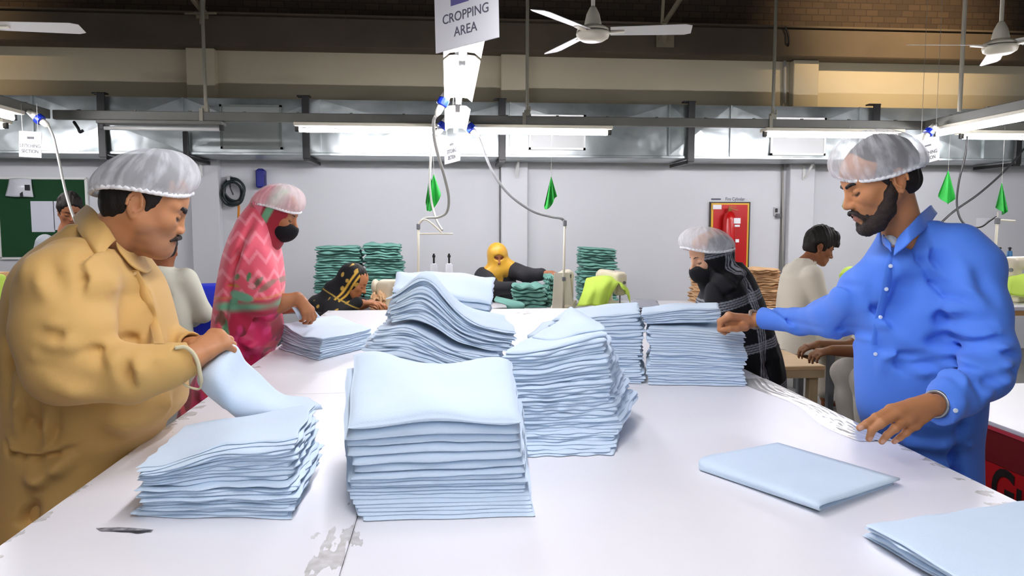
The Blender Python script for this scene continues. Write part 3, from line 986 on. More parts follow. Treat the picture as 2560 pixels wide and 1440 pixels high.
p = W(1838, 498, 8.494)
fs = thing('wall_lettering', 'small wall lettering reading Fire Cylinder above the red panel', 'lettering', (p[0], 8.497, p[2]))
mesh_obj('lettering', np.stack([V[:, 0] * 0.72, -V[:, 2], V[:, 1]], 1) * np.array([1, 1, 1]) + [p[0], 8.497, p[2]], F, M_INKGREY, fs, smooth=False)
plate('dark_rule', 1778, 496, 1802, 500, 8.497, 0.003, M_INKGREY, fs)
so = thing('wall_socket', 'small grey wall socket left of the right column', 'socket', W(1942, 540, 8.47))
plate('back_box', 1934, 518, 1949, 540, 8.485, 0.03, mat('socket_grey', lin(190, 190, 192), 0.5), so, 0.004)
plate('socket_face', 1938, 521, 1944, 531, 8.466, 0.012, M_BLACK, so)
plate('socket_lever', 1940, 534, 1951, 544, 8.46, 0.05, mat('socket_dark', lin(96, 98, 100), 0.5), so, 0.004)
for (px, py0, py1, label) in ((1957, 405, 720, 'thin grey conduit running down the wall left of the right column'), (1962, 128, 258, 'thin conduit pipe on the upper wall left of the right column')):
    a = W(px, py0, 8.46); b = W(px, py1, 8.46)
    tag(MB().tube([a, b], 0.018 if py0 < 300 else 0.012, 8).build('conduit', mat('conduit_grey', lin(170, 168, 160), 0.5), smooth=True), label, 'conduit')
tag(MB().tube(spline([W(1962, 132, 8.4), W(1971, 110, 8.23), W(1970, 85, 8.22), W(1962, 66, 8.22)], 20), 0.012, 8).build('beam_cable', M_BLKCABLE, smooth=True), 'black cable looping over the beam by the right column', 'cable')
for (px, py, h2, label) in ((524, 662, 20, 'dark scuff mark on the left column'), (1260, 372, 0, None)):
    if label: pass
# ------------------------------------------------------------------ the big cutting table
TZ = 0.92
M_STEEL = mat('grey_steel_frame', lin(120, 122, 126), 0.45, metal=0.3)
M_REDPAINT = mat('red_table_paint', lin(178, 12, 20), 0.4)
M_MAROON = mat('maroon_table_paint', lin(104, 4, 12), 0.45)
M_WHITELAM = mat('white_laminate', lin(226, 224, 230), 0.3)


def table_mat():
    m = bpy.data.materials.new('worn_white_laminate'); m.use_nodes = True
    nt = m.node_tree; N = nt.nodes; L = nt.links; b = N['Principled BSDF']
    b.inputs['Roughness'].default_value = 0.34
    b.inputs['Specular IOR Level'].default_value = 0.45
    tc = N.new('ShaderNodeTexCoord')
    geo = N.new('ShaderNodeNewGeometry')
    sep = N.new('ShaderNodeSeparateXYZ'); L.new(geo.outputs['Position'], sep.inputs['Vector'])
    def math_(op, a, b2=None, clamp=False):
        n = N.new('ShaderNodeMath'); n.operation = op; n.use_clamp = clamp
        for i, v in enumerate((a, b2)):
            if v is None: continue
            if isinstance(v, (int, float)): n.inputs[i].default_value = v
            else: L.new(v, n.inputs[i])
        return n.outputs[0]
    def noise(scale, detail=4):
        n = N.new('ShaderNodeTexNoise'); n.inputs['Scale'].default_value = scale; n.inputs['Detail'].default_value = detail
        L.new(geo.outputs['Position'], n.inputs['Vector']); return n.outputs['Fac']
    X = sep.outputs['X']; Y = sep.outputs['Y']
    n1 = noise(14, 6); n2 = noise(40, 4); n3 = noise(2.0, 3)
    mpw = N.new('ShaderNodeMapping'); mpw.inputs['Scale'].default_value = (34, 9, 9); L.new(geo.outputs['Position'], mpw.inputs['Vector'])
    nw = N.new('ShaderNodeTexNoise'); nw.inputs['Scale'].default_value = 1.0; nw.inputs['Detail'].default_value = 5; L.new(mpw.outputs['Vector'], nw.inputs['Vector']); nw = nw.outputs['Fac']
    # worn strip along the middle seam, near end
    dx = math_('ABSOLUTE', math_('SUBTRACT', X, -0.215))
    band = math_('SUBTRACT', 1.0, math_('DIVIDE', dx, 0.085), True)
    near = math_('SUBTRACT', 1.0, math_('MULTIPLY', math_('ABSOLUTE', math_('SUBTRACT', Y, 1.33)), 2.6), True)
    far = math_('SUBTRACT', 1.0, math_('MULTIPLY', math_('ABSOLUTE', math_('SUBTRACT', Y, 5.0)), 3.0), True)
    farb = math_('SUBTRACT', 1.0, math_('DIVIDE', math_('ABSOLUTE', math_('SUBTRACT', X, 0.55)), 0.3), True)
    wear = math_('MULTIPLY', math_('GREATER_THAN', math_('ADD', math_('MULTIPLY', math_('MULTIPLY', band, near), 0.45), nw), 0.80), 1.0)
    # chipped edges
    eL = math_('SUBTRACT', 1.0, math_('DIVIDE', math_('ABSOLUTE', math_('SUBTRACT', X, -0.845)), 0.10), True)
    eR = math_('SUBTRACT', 1.0, math_('DIVIDE', math_('ABSOLUTE', math_('SUBTRACT', X, 1.238)), 0.12), True)
    chip = math_('GREATER_THAN', math_('ADD', math_('MULTIPLY', math_('MAXIMUM', eL, eR), 0.30), n1), 0.80)
    stain = math_('GREATER_THAN', math_('ADD', math_('MULTIPLY', math_('MULTIPLY', far, farb), 0.4), n1), 0.86)
    soft = math_('MULTIPLY', math_('SUBTRACT', n3, 0.45, True), 0.5)
    mx0 = N.new('ShaderNodeMix'); mx0.data_type = 'RGBA'
    mx0.inputs['A'].default_value = lin(240, 238, 241); mx0.inputs['B'].default_value = lin(224, 223, 230)
    L.new(soft, mx0.inputs['Factor'])
    mx1 = N.new('ShaderNodeMix'); mx1.data_type = 'RGBA'; mx1.inputs['B'].default_value = lin(172, 168, 160)
    L.new(mx0.outputs['Result'], mx1.inputs['A'])
    L.new(math_('MULTIPLY', math_('MAXIMUM', math_('MAXIMUM', wear, chip), stain), math_('MULTIPLY', n2, 1.3), True), mx1.inputs['Factor'])
    L.new(mx1.outputs['Result'], b.inputs['Base Color'])
    return m


ct = thing('cutting_table', 'long white laminate cutting table filling the foreground', 'table', (0.2, 2.9, 0))
M_TABLE = table_mat()
XL, XR, XM = -0.845, 1.238, -0.19
for (x0, x1, y0, y1) in ((XL, XM, 0.45, 2.655), (XM, XR, 0.45, 2.655), (XL, XM, 2.655, 5.28), (XM, XR, 2.655, 5.28)):
    g = 0.0008
    MB().box(((x0 + x1) / 2, (y0 + y1) / 2, TZ - 0.013), (x1 - x0 - 2 * g, y1 - y0 - 2 * g, 0.026), bev=0.003).build('top_panel', M_TABLE, ct)
MB().box((0.2, 2.865, TZ - 0.06), (1.9, 4.7, 0.065)).build('under_frame', M_STEEL, ct)
for x in (XL + 0.12, XR - 0.12):
    for y in (0.6, 2.6, 5.1):
        MB().box((x, y, 0.414), (0.05, 0.05, 0.828), bev=0.004).build('leg', M_STEEL, ct)
# crinkled clear tape along the right edge
rs = np.random.RandomState(4)
nu, nv = 22, 60
G = []
for j in range(nv):
    for i in range(nu):
        u = i / (nu - 1); v = j / (nv - 1)
        wv = 0.55 + 0.35 * v
        x = 1.2385 - (1 - u) * (0.10 + 0.07 * math.sin(v * 9) * 0.3)
        z = TZ + 0.0012 + 0.0035 * abs(math.sin(u * 17 + 3 * math.sin(v * 11)) * math.sin(u * 3.1)) * (0.4 + 0.6 * abs(math.sin(v * 23 + u * 5)))
        G.append((x, 1.92 + v * 0.84, z))
F = [(j * nu + i, j * nu + i + 1, (j + 1) * nu + i + 1, (j + 1) * nu + i) for j in range(nv - 1) for i in range(nu - 1)]
mesh_obj('edge_tape', G, F, mat('crinkled_tape', lin(222, 221, 216), 0.16, metal=0.25), ct)
V, F = patch([[T(240, 1320, TZ + .0008), T(300, 1318, TZ + .0008), T(350, 1321, TZ + .0008), T(384, 1324, TZ + .0008)],
              [T(252, 1328, TZ + .0008), T(300, 1329, TZ + .0008), T(345, 1330, TZ + .0008), T(378, 1331, TZ + .0008)]], 14, 4)
mesh_obj('scuff_and_shadow', V, F, mat('scuff_shadow', lin(70, 70, 76), 0.6, var=0.6, vscale=60, color2=lin(180, 178, 182)), ct)  # black smear: scuff and shadow by the stack painted together
V, F = patch([[T(262, 1327, TZ + .0009), T(300, 1326, TZ + .0009), T(345, 1326, TZ + .0009), T(382, 1325, TZ + .0009)],
              [T(300, 1330, TZ + .0009), T(326, 1331, TZ + .0009), T(345, 1334, TZ + .0009), T(374, 1329, TZ + .0009)]], 14, 4)
mesh_obj('scuff_and_shadow', V, F, mat('scuff_shadow2', lin(42, 42, 48), 0.6), ct)

# ------------------------------------------------------------------ folded cloths
M_CLOTH = mat('pale_blue_cloth', lin(214, 232, 249), 0.85, bump=0.25, bscale=420, sheen=0.15, var=0.05, vscale=6)
M_TEAL = mat('teal_cloth', lin(102, 152, 140), 0.85, bump=0.25, bscale=200, var=0.12, vscale=9)
M_TAN = mat('tan_cloth', lin(214, 172, 128), 0.85, bump=0.25, bscale=200, var=0.1, vscale=9)
M_LIME = mat('lime_cloth', lin(192, 222, 84), 0.8, bump=0.2, bscale=160)
ORD = ['topmost', 'second', 'third', 'fourth', 'fifth', 'sixth', 'seventh', 'eighth', 'ninth', 'tenth', 'eleventh', 'twelfth', 'thirteenth', 'fourteenth', 'fifteenth', 'sixteenth',
       'seventeenth', 'eighteenth', 'nineteenth', 'twentieth', 'twenty-first', 'twenty-second', 'twenty-third', 'twenty-fourth', 'twenty-fifth', 'twenty-sixth', 'twenty-seventh', 'twenty-eighth',
       'twenty-ninth', 'thirtieth', 'thirty-first', 'thirty-second', 'thirty-third', 'thirty-fourth', 'thirty-fifth', 'thirty-sixth']


def cloth_stack(levels, n, colour, where, group, m, seed=0, ts=None, jit=0.006, wav=0.003, zn=0.35, bumps=(), nu=26, nv=16, name='folded_cloth', round_=1.5, curl=0.0, cat='cloth', lean=0.3):
    """levels: (t, [front-left, front-right, back-right, back-left]) from bottom to top; each folded cloth fills one layer"""
    r = np.random.RandomState(seed)
    lt = np.array([l[0] for l in levels]); lq = np.array([[np.asarray(p, float) for p in l[1]] for l in levels])
    if ts is None:
        w = 1 + 0.35 * r.uniform(-1, 1, n); ts = np.concatenate([[0], np.cumsum(w) / w.sum()])
    ts = np.asarray(ts, float)
    def quad(t):
        q = np.empty((4, 3))
        for i in range(4):
            for j in range(3): q[i, j] = np.interp(t, lt, lq[:, i, j])
        return q
    def surf(t, U, Vv):
        q = quad(t)
        P = ((1 - U) * (1 - Vv))[..., None] * q[0] + (U * (1 - Vv))[..., None] * q[1] + (U * Vv)[..., None] * q[2] + ((1 - U) * Vv)[..., None] * q[3]
        for (u0, v0, su, sv, amp, tp) in bumps:
            P[..., 2] += amp * max(0.0, t) ** tp * np.exp(-((U - u0) / su) ** 2 - ((Vv - v0) / sv) ** 2)
        return P
    q0 = quad(0.5); wid = np.linalg.norm(q0[1] - q0[0]); dep = np.linalg.norm(q0[3] - q0[0])
    # interface noise, shared by the layers above and below it
    th = np.array([np.mean(quad(ts[k + 1])[:, 2] - quad(ts[k])[:, 2]) for k in range(n)])
    prev = np.zeros(0)
    waves = []
    base = r.uniform(0, 6.28, 6)
    for k in range(n + 1):
        t = min(th[max(0, k - 1)], th[min(n - 1, k)])
        amp = 0 if k == 0 else zn * t
        f = r.uniform(0.6, 2.6, 3); g = r.uniform(0.3, 1.6, 3)
        ph = r.uniform(0, 6.28, 3)
        waves.append((amp, f, g, ph))
    def zoff(k, U, Vv):
        amp, f, g, ph = waves[k]
        s = 0
        for i in range(3): s = s + np.sin(6.28 * (f[i] * U + g[i] * Vv) + ph[i])
        return amp * s / 2.4
    out = []
    dj = r.uniform(-1, 1, 2) * jit
    for k in range(n):
        tk = max(th[k], 0.002)
        eu = min(0.2, round_ * 0.75 * tk / wid); ev = min(0.2, round_ * 0.75 * tk / dep)
        base_u = np.linspace(0, 1, nu - 8)
        def samples(e, m):
            inner = np.linspace(e, 1 - e, m - 8)
            a = e * (1 - np.cos(np.linspace(0, math.pi / 2, 5)[:-1]))
            return np.concatenate([a, inner, 1 - a[::-1]])
        us = samples(eu, nu); vs = samples(ev, nv)
        U, Vv = np.meshgrid(us, vs)
        du = np.minimum(U, 1 - U) / eu; dv = np.minimum(Vv, 1 - Vv) / ev
        ru = np.sqrt(np.clip(1 - (1 - np.minimum(du, 1)) ** 2, 0, 1)); rv = np.sqrt(np.clip(1 - (1 - np.minimum(dv, 1)) ** 2, 0, 1))
        rnd = ru * rv
        dj = dj * 0.6 + r.uniform(-1, 1, 2) * jit * 0.8
        j4 = r.uniform(-1, 1, 4) * jit * 0.6
        f1, f2 = r.uniform(1.2, 4.5, 2); p1, p2, p3, p4 = r.uniform(0, 6.28, 4)
        eL = (j4[0] + wav * np.sin(f1 * 6.28 * Vv + p1)) / wid; eR = (j4[1] + wav * np.sin(f2 * 6.28 * Vv + p2)) / wid
        eF = (j4[2] + wav * np.sin(f1 * 6.28 * U + p3)) / dep; eB = (j4[3] + wav * np.sin(f2 * 6.28 * U + p4)) / dep
        U2 = U + (1 - U) * eL + U * eR + dj[0] / wid
        V2 = Vv + (1 - Vv) * eF + Vv * eB + dj[1] / dep
        lo = surf(ts[k], U2, V2); hi = surf(ts[k + 1], U2, V2)
        lo[..., 2] += zoff(k, U, Vv); hi[..., 2] += zoff(k + 1, U, Vv)
        if curl and k >= n - 2:
            hi[..., 2] += curl * (k - n + 3) / 2 * np.clip((Vv - 0.75) / 0.25, 0, 1) ** 2
        mid = (lo + hi) / 2; hf = (hi - lo) / 2 * 0.985
        hf = np.where(hf[..., 2:3] < 0.0004, np.array([0, 0, 0.0004]), hf)
        top = mid + hf * rnd[..., None]; bot = mid - hf * rnd[..., None]
        h, w = U.shape
        V = np.vstack([top.reshape(-1, 3), bot.reshape(-1, 3)]); N = h * w
        ii = np.arange(N).reshape(h, w)
        a, b, c, d = ii[:-1, :-1].ravel(), ii[:-1, 1:].ravel(), ii[1:, 1:].ravel(), ii[1:, :-1].ravel()
        F = np.vstack([np.stack([a, b, c, d], 1), np.stack([a, d, c, b], 1) + N])
        rim = np.concatenate([ii[0, :], ii[1:, -1], ii[-1, -2::-1], ii[-2:0:-1, 0]])
        rn = np.roll(rim, -1)
        F = np.vstack([F, np.stack([rim, rim + N, rn + N, rn], 1)])
        o = mesh_obj(name, V, F, m)
        out.append(o)
    for i, o in enumerate(reversed(out)):
        if n == 1: lab = '%s cloth %s' % (colour, where)
        elif i == n - 1 and n > 1: lab = '%s cloth at the bottom of %s' % (colour, where)
        else: lab = '%s cloth, %s from top of %s' % (colour, ORD[i], where) if i else '%s folded cloth lying uppermost on %s' % (colour, where)
        tag(o, lab, cat, group)
    return out


def q4(*a): return [np.asarray(p, float) for p in a]


BLUE = 'pale blue'
E0 = 0.001
# A: big stack nearest the camera
tsA = [0]
for w in [8] * 8 + [9, 10, 11, 12, 22, 30, 24, 28, 30, 46]: tsA.append(tsA[-1] + w)
tsA = np.array(tsA) / tsA[-1]
cloth_stack([(0, q4(T(905, 1303, TZ + E0), T(1334, 1291, TZ + E0), T(1312, 1140, TZ + E0), T(868, 1148, TZ + E0))),
             (0.18, q4(W(872, 1240, 1.52), W(1318, 1232, 1.53), W(1308, 1090, 1.9), W(866, 1095, 1.88))),
             (0.45, q4(W(880, 1170, 1.52), W(1300, 1150, 1.54), W(1300, 1010, 1.9), W(866, 1010, 1.88))),
             (0.75, q4(W(858, 1108, 1.52), W(1302, 1088, 1.54), W(1290, 950, 1.9), W(862, 930, 1.88))),
             (1, q4(W(868, 1052, 1.5), W(1304, 1040, 1.52), W(1276, 884, 1.9), W(890, 866, 1.88)))],
            len(tsA) - 1, BLUE, 'the big stack nearest the camera', 'cloths of the big stack nearest the camera', M_CLOTH, 11, tsA, jit=0.006, wav=0.0015, zn=0.16,
            bumps=((0.45, 0.0, 0.3, 0.35, 0.020, 3), (0.5, 1.0, 0.28, 0.4, -0.022, 2)), nu=34, nv=20)
# B: left stack in front of the mustard man
cloth_stack([(0, q4(T(342, 1293, TZ + E0), T(720, 1298, TZ + E0), T(770, 1195, TZ + E0), T(445, 1190, TZ + E0))),
             (0.5, q4(W(338, 1225, 1.53), W(726, 1210, 1.53), W(795, 1105, 1.8), W(440, 1130, 1.78))),
             (1, q4(W(342, 1165, 1.55), W(738, 1092, 1.55), W(784, 1006, 1.86), W(470, 1060, 1.86)))],
            23, BLUE, 'the sagging stack before the mustard-shirted man', 'cloths of the stack before the mustard-shirted man', M_CLOTH, 12, jit=0.010, wav=0.004, zn=0.42,
            bumps=((0.55, 0.05, 0.22, 0.5, 0.014, 2), (0.15, 0.0, 0.2, 0.4, -0.008, 2)), nu=34, nv=18)
# C: tall leaning stack right of the middle
cloth_stack([(0, q4(T(1300, 1146, TZ + E0), T(1528, 1141, TZ + E0), T(1555, 1040, TZ + E0), T(1330, 1040, TZ + E0))),
             (0.3, q4(W(1290, 1070, 1.93), W(1545, 1062, 1.95), W(1585, 985, 2.22), W(1330, 985, 2.22))),
             (0.5, q4(W(1275, 1010, 1.93), W(1530, 1000, 1.97), W(1560, 930, 2.25), W(1325, 935, 2.25))),
             (0.8, q4(W(1258, 935, 1.95), W(1525, 905, 1.97), W(1530, 850, 2.26), W(1320, 870, 2.26))),
             (1, q4(W(1252, 875, 1.95), W(1512, 832, 1.98), W(1495, 800, 2.28), W(1340, 835, 2.28)))],
            36, BLUE, 'the tall leaning stack right of the middle', 'cloths of the tall leaning stack', M_CLOTH, 13, jit=0.010, wav=0.004, zn=0.34,
            bumps=((0.35, 0.0, 0.25, 0.5, -0.014, 2),), nu=32, nv=18)
V, F = patch([[W(1330, 842, 2.14), W(1390, 850, 2.06), W(1450, 832, 2.02), W(1512, 822, 2.0)],
              [W(1352, 826, 2.2), W(1405, 812, 2.14), W(1452, 800, 2.08), W(1508, 812, 2.06)],
              [W(1385, 812, 2.26), W(1412, 790, 2.25), W(1445, 785, 2.2), W(1492, 803, 2.16)],
              [W(1400, 800, 2.33), W(1424, 768, 2.36), W(1440, 774, 2.33), W(1482, 797, 2.28)]], 26, 22, 0.004)
tag(mesh_obj('loose_cloth', V, F, M_CLOTH), 'pale blue cloth with a raised corner on the tall leaning stack', 'cloth')
# D: neat stack by the blue-shirted man's hand, with a short pile on it
tD = cloth_stack([(0, q4(T(1616, 963, TZ + E0), T(1860, 967, TZ + E0), T(1838, 913, TZ + E0), T(1620, 912, TZ + E0))),
             (1, q4(W(1622, 822, 2.80), W(1862, 840, 2.79), W(1838, 806, 3.1), W(1622, 795, 3.1)))],
            23, BLUE, 'the neat stack under the bearded man\'s hand', 'cloths of the neat right stack', M_CLOTH, 14, jit=0.007, wav=0.003, zn=0.30, bumps=((0.5, 0.0, 0.5, 0.6, 0.010, 1),))
cloth_stack([(0, q4(W(1612, 811, 2.86), W(1802, 806, 2.86), W(1800, 795, 3.1), W(1616, 790, 3.1))),
             (1, q4(W(1603, 785, 2.86), W(1799, 768, 2.86), W(1797, 756, 3.1), W(1606, 768, 3.1)))],
            6, BLUE, 'the short pile atop the neat right stack', 'cloths of the short pile on the neat right stack', M_CLOTH, 15, jit=0.004, wav=0.002, zn=0.3, bumps=((0.45, 0.5, 0.3, 0.8, 0.012, 1),))
# E: stack between the leaning stack and the neat stack
cloth_stack([(0, q4(T(1370, 960, TZ + E0), T(1606, 960, TZ + E0), T(1602, 915, TZ + E0), T(1385, 912, TZ + E0))),
             (0.6, q4(W(1380, 868, 2.85), W(1600, 868, 2.82), W(1600, 835, 3.1), W(1395, 835, 3.1))),
             (0.85, q4(W(1360, 825, 2.85), W(1602, 815, 2.85), W(1600, 790, 3.1), W(1385, 800, 3.1))),
             (1, q4(W(1388, 798, 2.88), W(1598, 780, 2.88), W(1596, 752, 3.15), W(1420, 772, 3.15)))],
            26, BLUE, 'the stack between leaning and neat stacks', 'cloths of the stack behind the leaning one', M_CLOTH, 16, jit=0.010, wav=0.004, zn=0.34)
V, F = patch([[W(1318, 838, 2.86), W(1340, 838, 2.84), W(1362, 836, 2.84)], [W(1336, 826, 2.95), W(1356, 822, 2.93), W(1380, 818, 2.9)], [W(1356, 806, 3.05), W(1376, 802, 3.03), W(1402, 800, 3.0)]], 12, 12, 0.012)
tag(mesh_obj('loose_cloth', V, F, M_CLOTH), 'pale blue cloth corner poking left from the stack behind the leaning one', 'cloth')
cloth_stack([(0, q4(T(1570, 800, TZ + E0), T(1645, 798, TZ + E0), T(1640, 784, TZ + E0), T(1575, 784, TZ + E0))),
             (1, q4(W(1568, 765, 4.6), W(1645, 770, 4.6), W(1632, 748, 5.0), W(1572, 746, 5.0)))],
            7, 'greyish', 'the small pile at the far table end', 'greyish cloths at the far table end', mat('greyish_cloth', lin(150, 152, 160), 0.85, bump=0.2, bscale=200), 17, jit=0.02, wav=0.01, zn=0.3)
# F: left back stack, corner towards the camera
cloth_stack([(0, q4(T(698, 872, TZ + E0), T(797, 901, TZ + E0), T(927, 868, TZ + E0), T(830, 842, TZ + E0))),
             (1, q4(W(708, 806, 3.6), W(806, 850, 3.30), W(928, 820, 3.68), W(838, 786, 3.98)))],
            14, BLUE, 'the low stack before the pink-shawled woman', 'cloths of the low left stack', M_CLOTH, 18, jit=0.008, wav=0.004, zn=0.3,
            bumps=((0.5, 0.0, 0.35, 0.4, -0.02, 1), (1.0, 0.0, 0.3, 0.3, 0.012, 1)))
# G: the toppled heap in the middle
g1t = q4(W(945, 830, 2.72), W(1252, 884, 2.62), W(1250, 840, 3.0), W(972, 800, 3.04))
cloth_stack([(0, q4(T(922, 984, TZ + E0), T(1280, 984, TZ + E0), T(1268, 930, TZ + E0), T(945, 928, TZ + E0))),
             (0.5, q4(W(925, 880, 2.66), W(1262, 935, 2.62), W(1262, 885, 3.0), W(955, 845, 3.02))), (1, g1t)],
            19, BLUE, 'the lower half of the toppled heap', 'cloths low in the toppled heap', M_CLOTH, 19, jit=0.016, wav=0.008, zn=0.42, bumps=((0.26, 0.0, 0.22, 0.9, 0.045, 1), (0.75, 0.0, 0.3, 0.9, -0.016, 1)), nu=36)
up = np.array([0, 0, 0.010])
cloth_stack([(0, q4(g1t[0] + up + [0.03, 0, 0.012], g1t[1] + up + [0.03, 0, 0], g1t[2] + up, g1t[3] + up + [0.03, 0, 0.012])),
             (1, q4(W(985, 752, 2.84), W(1294, 822, 2.66), W(1262, 786, 2.98), W(1010, 735, 3.04)))],
            18, BLUE, 'the sliding upper half of the toppled heap', 'cloths high in the toppled heap', M_CLOTH, 20, jit=0.016, wav=0.007, zn=0.40, bumps=((0.27, 0.3, 0.22, 1.2, 0.085, 1), (0.27, 0.3, 0.22, 1.2, 0.045, 0), (0.75, 0.0, 0.3, 0.9, -0.016, 0)), nu=36)
cloth_stack([(0, q4(T(982, 922, TZ + E0), T(1222, 922, TZ + E0), T(1215, 885, TZ + E0), T(990, 885, TZ + E0))),
             (0.7, q4(W(960, 790, 3.10), W(1215, 800, 3.10), W(1222, 745, 3.42), W(985, 730, 3.42))),
             (1, q4(W(985, 722, 3.10), W(1226, 752, 3.10), W(1233, 686, 3.45), W(995, 672, 3.45)))],
            17, BLUE, 'the high stack behind the heap', 'cloths of the high stack behind the heap', M_CLOTH, 21, jit=0.010, wav=0.004, zn=0.3, round_=1.2)
# H: single folded cloth at right
zt = TZ + 0.0015
def S3(p, q, h): return [T(*p, zt + h), (T(*p, zt + h) + T(*q, zt + h)) / 2, T(*q, zt + h)]
V, F = patch([S3((2235, 1208), (1935, 1120), 0.002), S3((2140, 1240), (1850, 1140), 0.002), S3((2062, 1268), (1762, 1168), 0.002), S3((2052, 1272), (1750, 1166), 0.010),
              S3((2058, 1262), (1760, 1146), 0.021), S3((2140, 1237), (1850, 1128), 0.016), S3((2250, 1200), (1944, 1110), 0.012)], 18, 44, 0.0045)
tag(mesh_obj('folded_cloth', V, F, M_CLOTH), 'single pale blue folded cloth lying alone below the blue-shirted man\'s hand', 'cloth', None)
# I: thin pile at the bottom right corner
cloth_stack([(0, q4(T(2500, 1530, TZ + E0), T(3000, 1440, TZ + E0), T(2640, 1252, TZ + E0), T(2170, 1345, TZ + E0))),
             (1, q4(T(2500, 1505, TZ + 0.055), T(3000, 1425, TZ + 0.055), T(2630, 1240, TZ + 0.055), T(2162, 1312, TZ + 0.05)))],
            5, BLUE, 'the thin pile at the bottom right corner', 'cloths of the thin corner pile', M_CLOTH, 22, jit=0.006, wav=0.003, zn=0.3)
# ------------------------------------------------------------------ other tables
def simple_table(name, x0, x1, y0, y1, z, label, m_top, m_edge, th=0.03, leg=0.05, m_leg=None, edge_h=0.05, cat='table'):
    r = thing(name, label, cat, ((x0 + x1) / 2, (y0 + y1) / 2, 0))
    cx, cy = (x0 + x1) / 2, (y0 + y1) / 2
    MB().box((cx, cy, z - th / 2), (x1 - x0, y1 - y0, th), bev=0.004).build('tabletop', m_top, r)
    e = MB(); i = 0.012
    for (a, b) in (((x0 + i, y0 + i), (x1 - i, y0 + i)), ((x0 + i, y1 - i), (x1 - i, y1 - i)), ((x0 + i, y0 + i), (x0 + i, y1 - i)), ((x1 - i, y0 + i), (x1 - i, y1 - i))):
        e.bar((*a, z - th - edge_h / 2), (*b, z - th - edge_h / 2), 0.022, edge_h)
    e.build('apron', m_edge, r)
    for x in (x0 + leg, x1 - leg):
        for y in (y0 + leg, y1 - leg):
            h = z - th - 0.002
            MB().box((x, y, h / 2), (leg, leg, h), bev=0.004).build('leg', m_leg or m_edge, r)
    return r
M_PLY = mat('pale_plywood', lin(228, 196, 152), 0.55, var=0.12, vscale=4, stretch=(1, 6, 1))
M_PLYEDGE = mat('pale_timber', lin(206, 186, 146), 0.6, var=0.2, vscale=6)
simple_table('low_wooden_table', 1.55, 2.47, 4.60, 5.35, 0.60, 'low pale wooden table standing beyond the right edge of the white table', M_PLY, M_PLYEDGE, m_leg=M_PLYEDGE, leg=0.06)
SZ = 0.815
M_SEWTOP = mat('sewing_table_top', lin(222, 220, 222), 0.35)
simple_table('sewing_table', -0.70, 0.22, 5.72, 6.35, SZ - 0.04, 'pale sewing table of the woman in the black and gold scarf', M_SEWTOP, M_STEEL)
simple_table('sewing_table', 0.32, 2.25, 6.05, 6.75, SZ, 'pale sewing table of the woman in the gold veil', M_SEWTOP, M_STEEL)
simple_table('sewing_table', 2.98, 3.85, 5.52, 6.12, SZ, 'pale sewing table beyond the young man in cream', M_SEWTOP, M_STEEL)
simple_table('stock_table', -1.75, 1.8, 7.1, 7.68, SZ - 0.05, 'long low table along the wall carrying the teal stacks', M_SEWTOP, M_STEEL)
simple_table('stock_table', 2.30, 3.3, 6.52, 7.05, SZ - 0.06, 'table along the wall carrying the tan stacks', M_SEWTOP, M_STEEL)
simple_table('white_table', 3.35, 4.8, 4.5, 5.4, 0.99, 'white table at far right under the lime-covered machine', M_WHITELAM, mat('kraft_board', lin(190, 146, 92), 0.75, var=0.12, vscale=5), edge_h=0.03, m_leg=M_STEEL)
# red tables left and right, red panelled sides
def red_table(x0, x1, y0, y1, label, z=0.80, words=None):
    r = thing('red_table', label, 'table', ((x0 + x1) / 2, (y0 + y1) / 2, 0), 'red tables with white tops')
    cx, cy = (x0 + x1) / 2, (y0 + y1) / 2
    MB().box((cx, cy, z - 0.008), (x1 - x0, y1 - y0, 0.016), bev=0.003).build('tabletop', M_WHITELAM, r)
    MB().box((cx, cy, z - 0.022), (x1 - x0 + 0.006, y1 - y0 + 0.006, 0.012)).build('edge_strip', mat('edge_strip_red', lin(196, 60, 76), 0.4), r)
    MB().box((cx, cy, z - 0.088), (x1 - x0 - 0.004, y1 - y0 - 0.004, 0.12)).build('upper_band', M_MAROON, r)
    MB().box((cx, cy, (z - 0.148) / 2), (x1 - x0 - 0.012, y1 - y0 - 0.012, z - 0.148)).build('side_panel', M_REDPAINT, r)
    if words:
        V, F = text_mesh(words, 0.205, align='LEFT', bold=0.005)
        yy = 2.492
        mesh_obj('lettering', np.stack([np.full(len(V), x0 + 0.004) - V[:, 2], yy - V[:, 0] * 0.78, 0.562 + V[:, 1]], 1), F, mat('lettering_black', lin(20, 8, 8), 0.5), r, smooth=False)
    return r
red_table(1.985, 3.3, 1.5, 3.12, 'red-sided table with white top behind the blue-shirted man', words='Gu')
red_table(-3.2, -1.62, 1.3, 3.05, 'red-sided table with white top behind the mustard-shirted man', z=0.775)

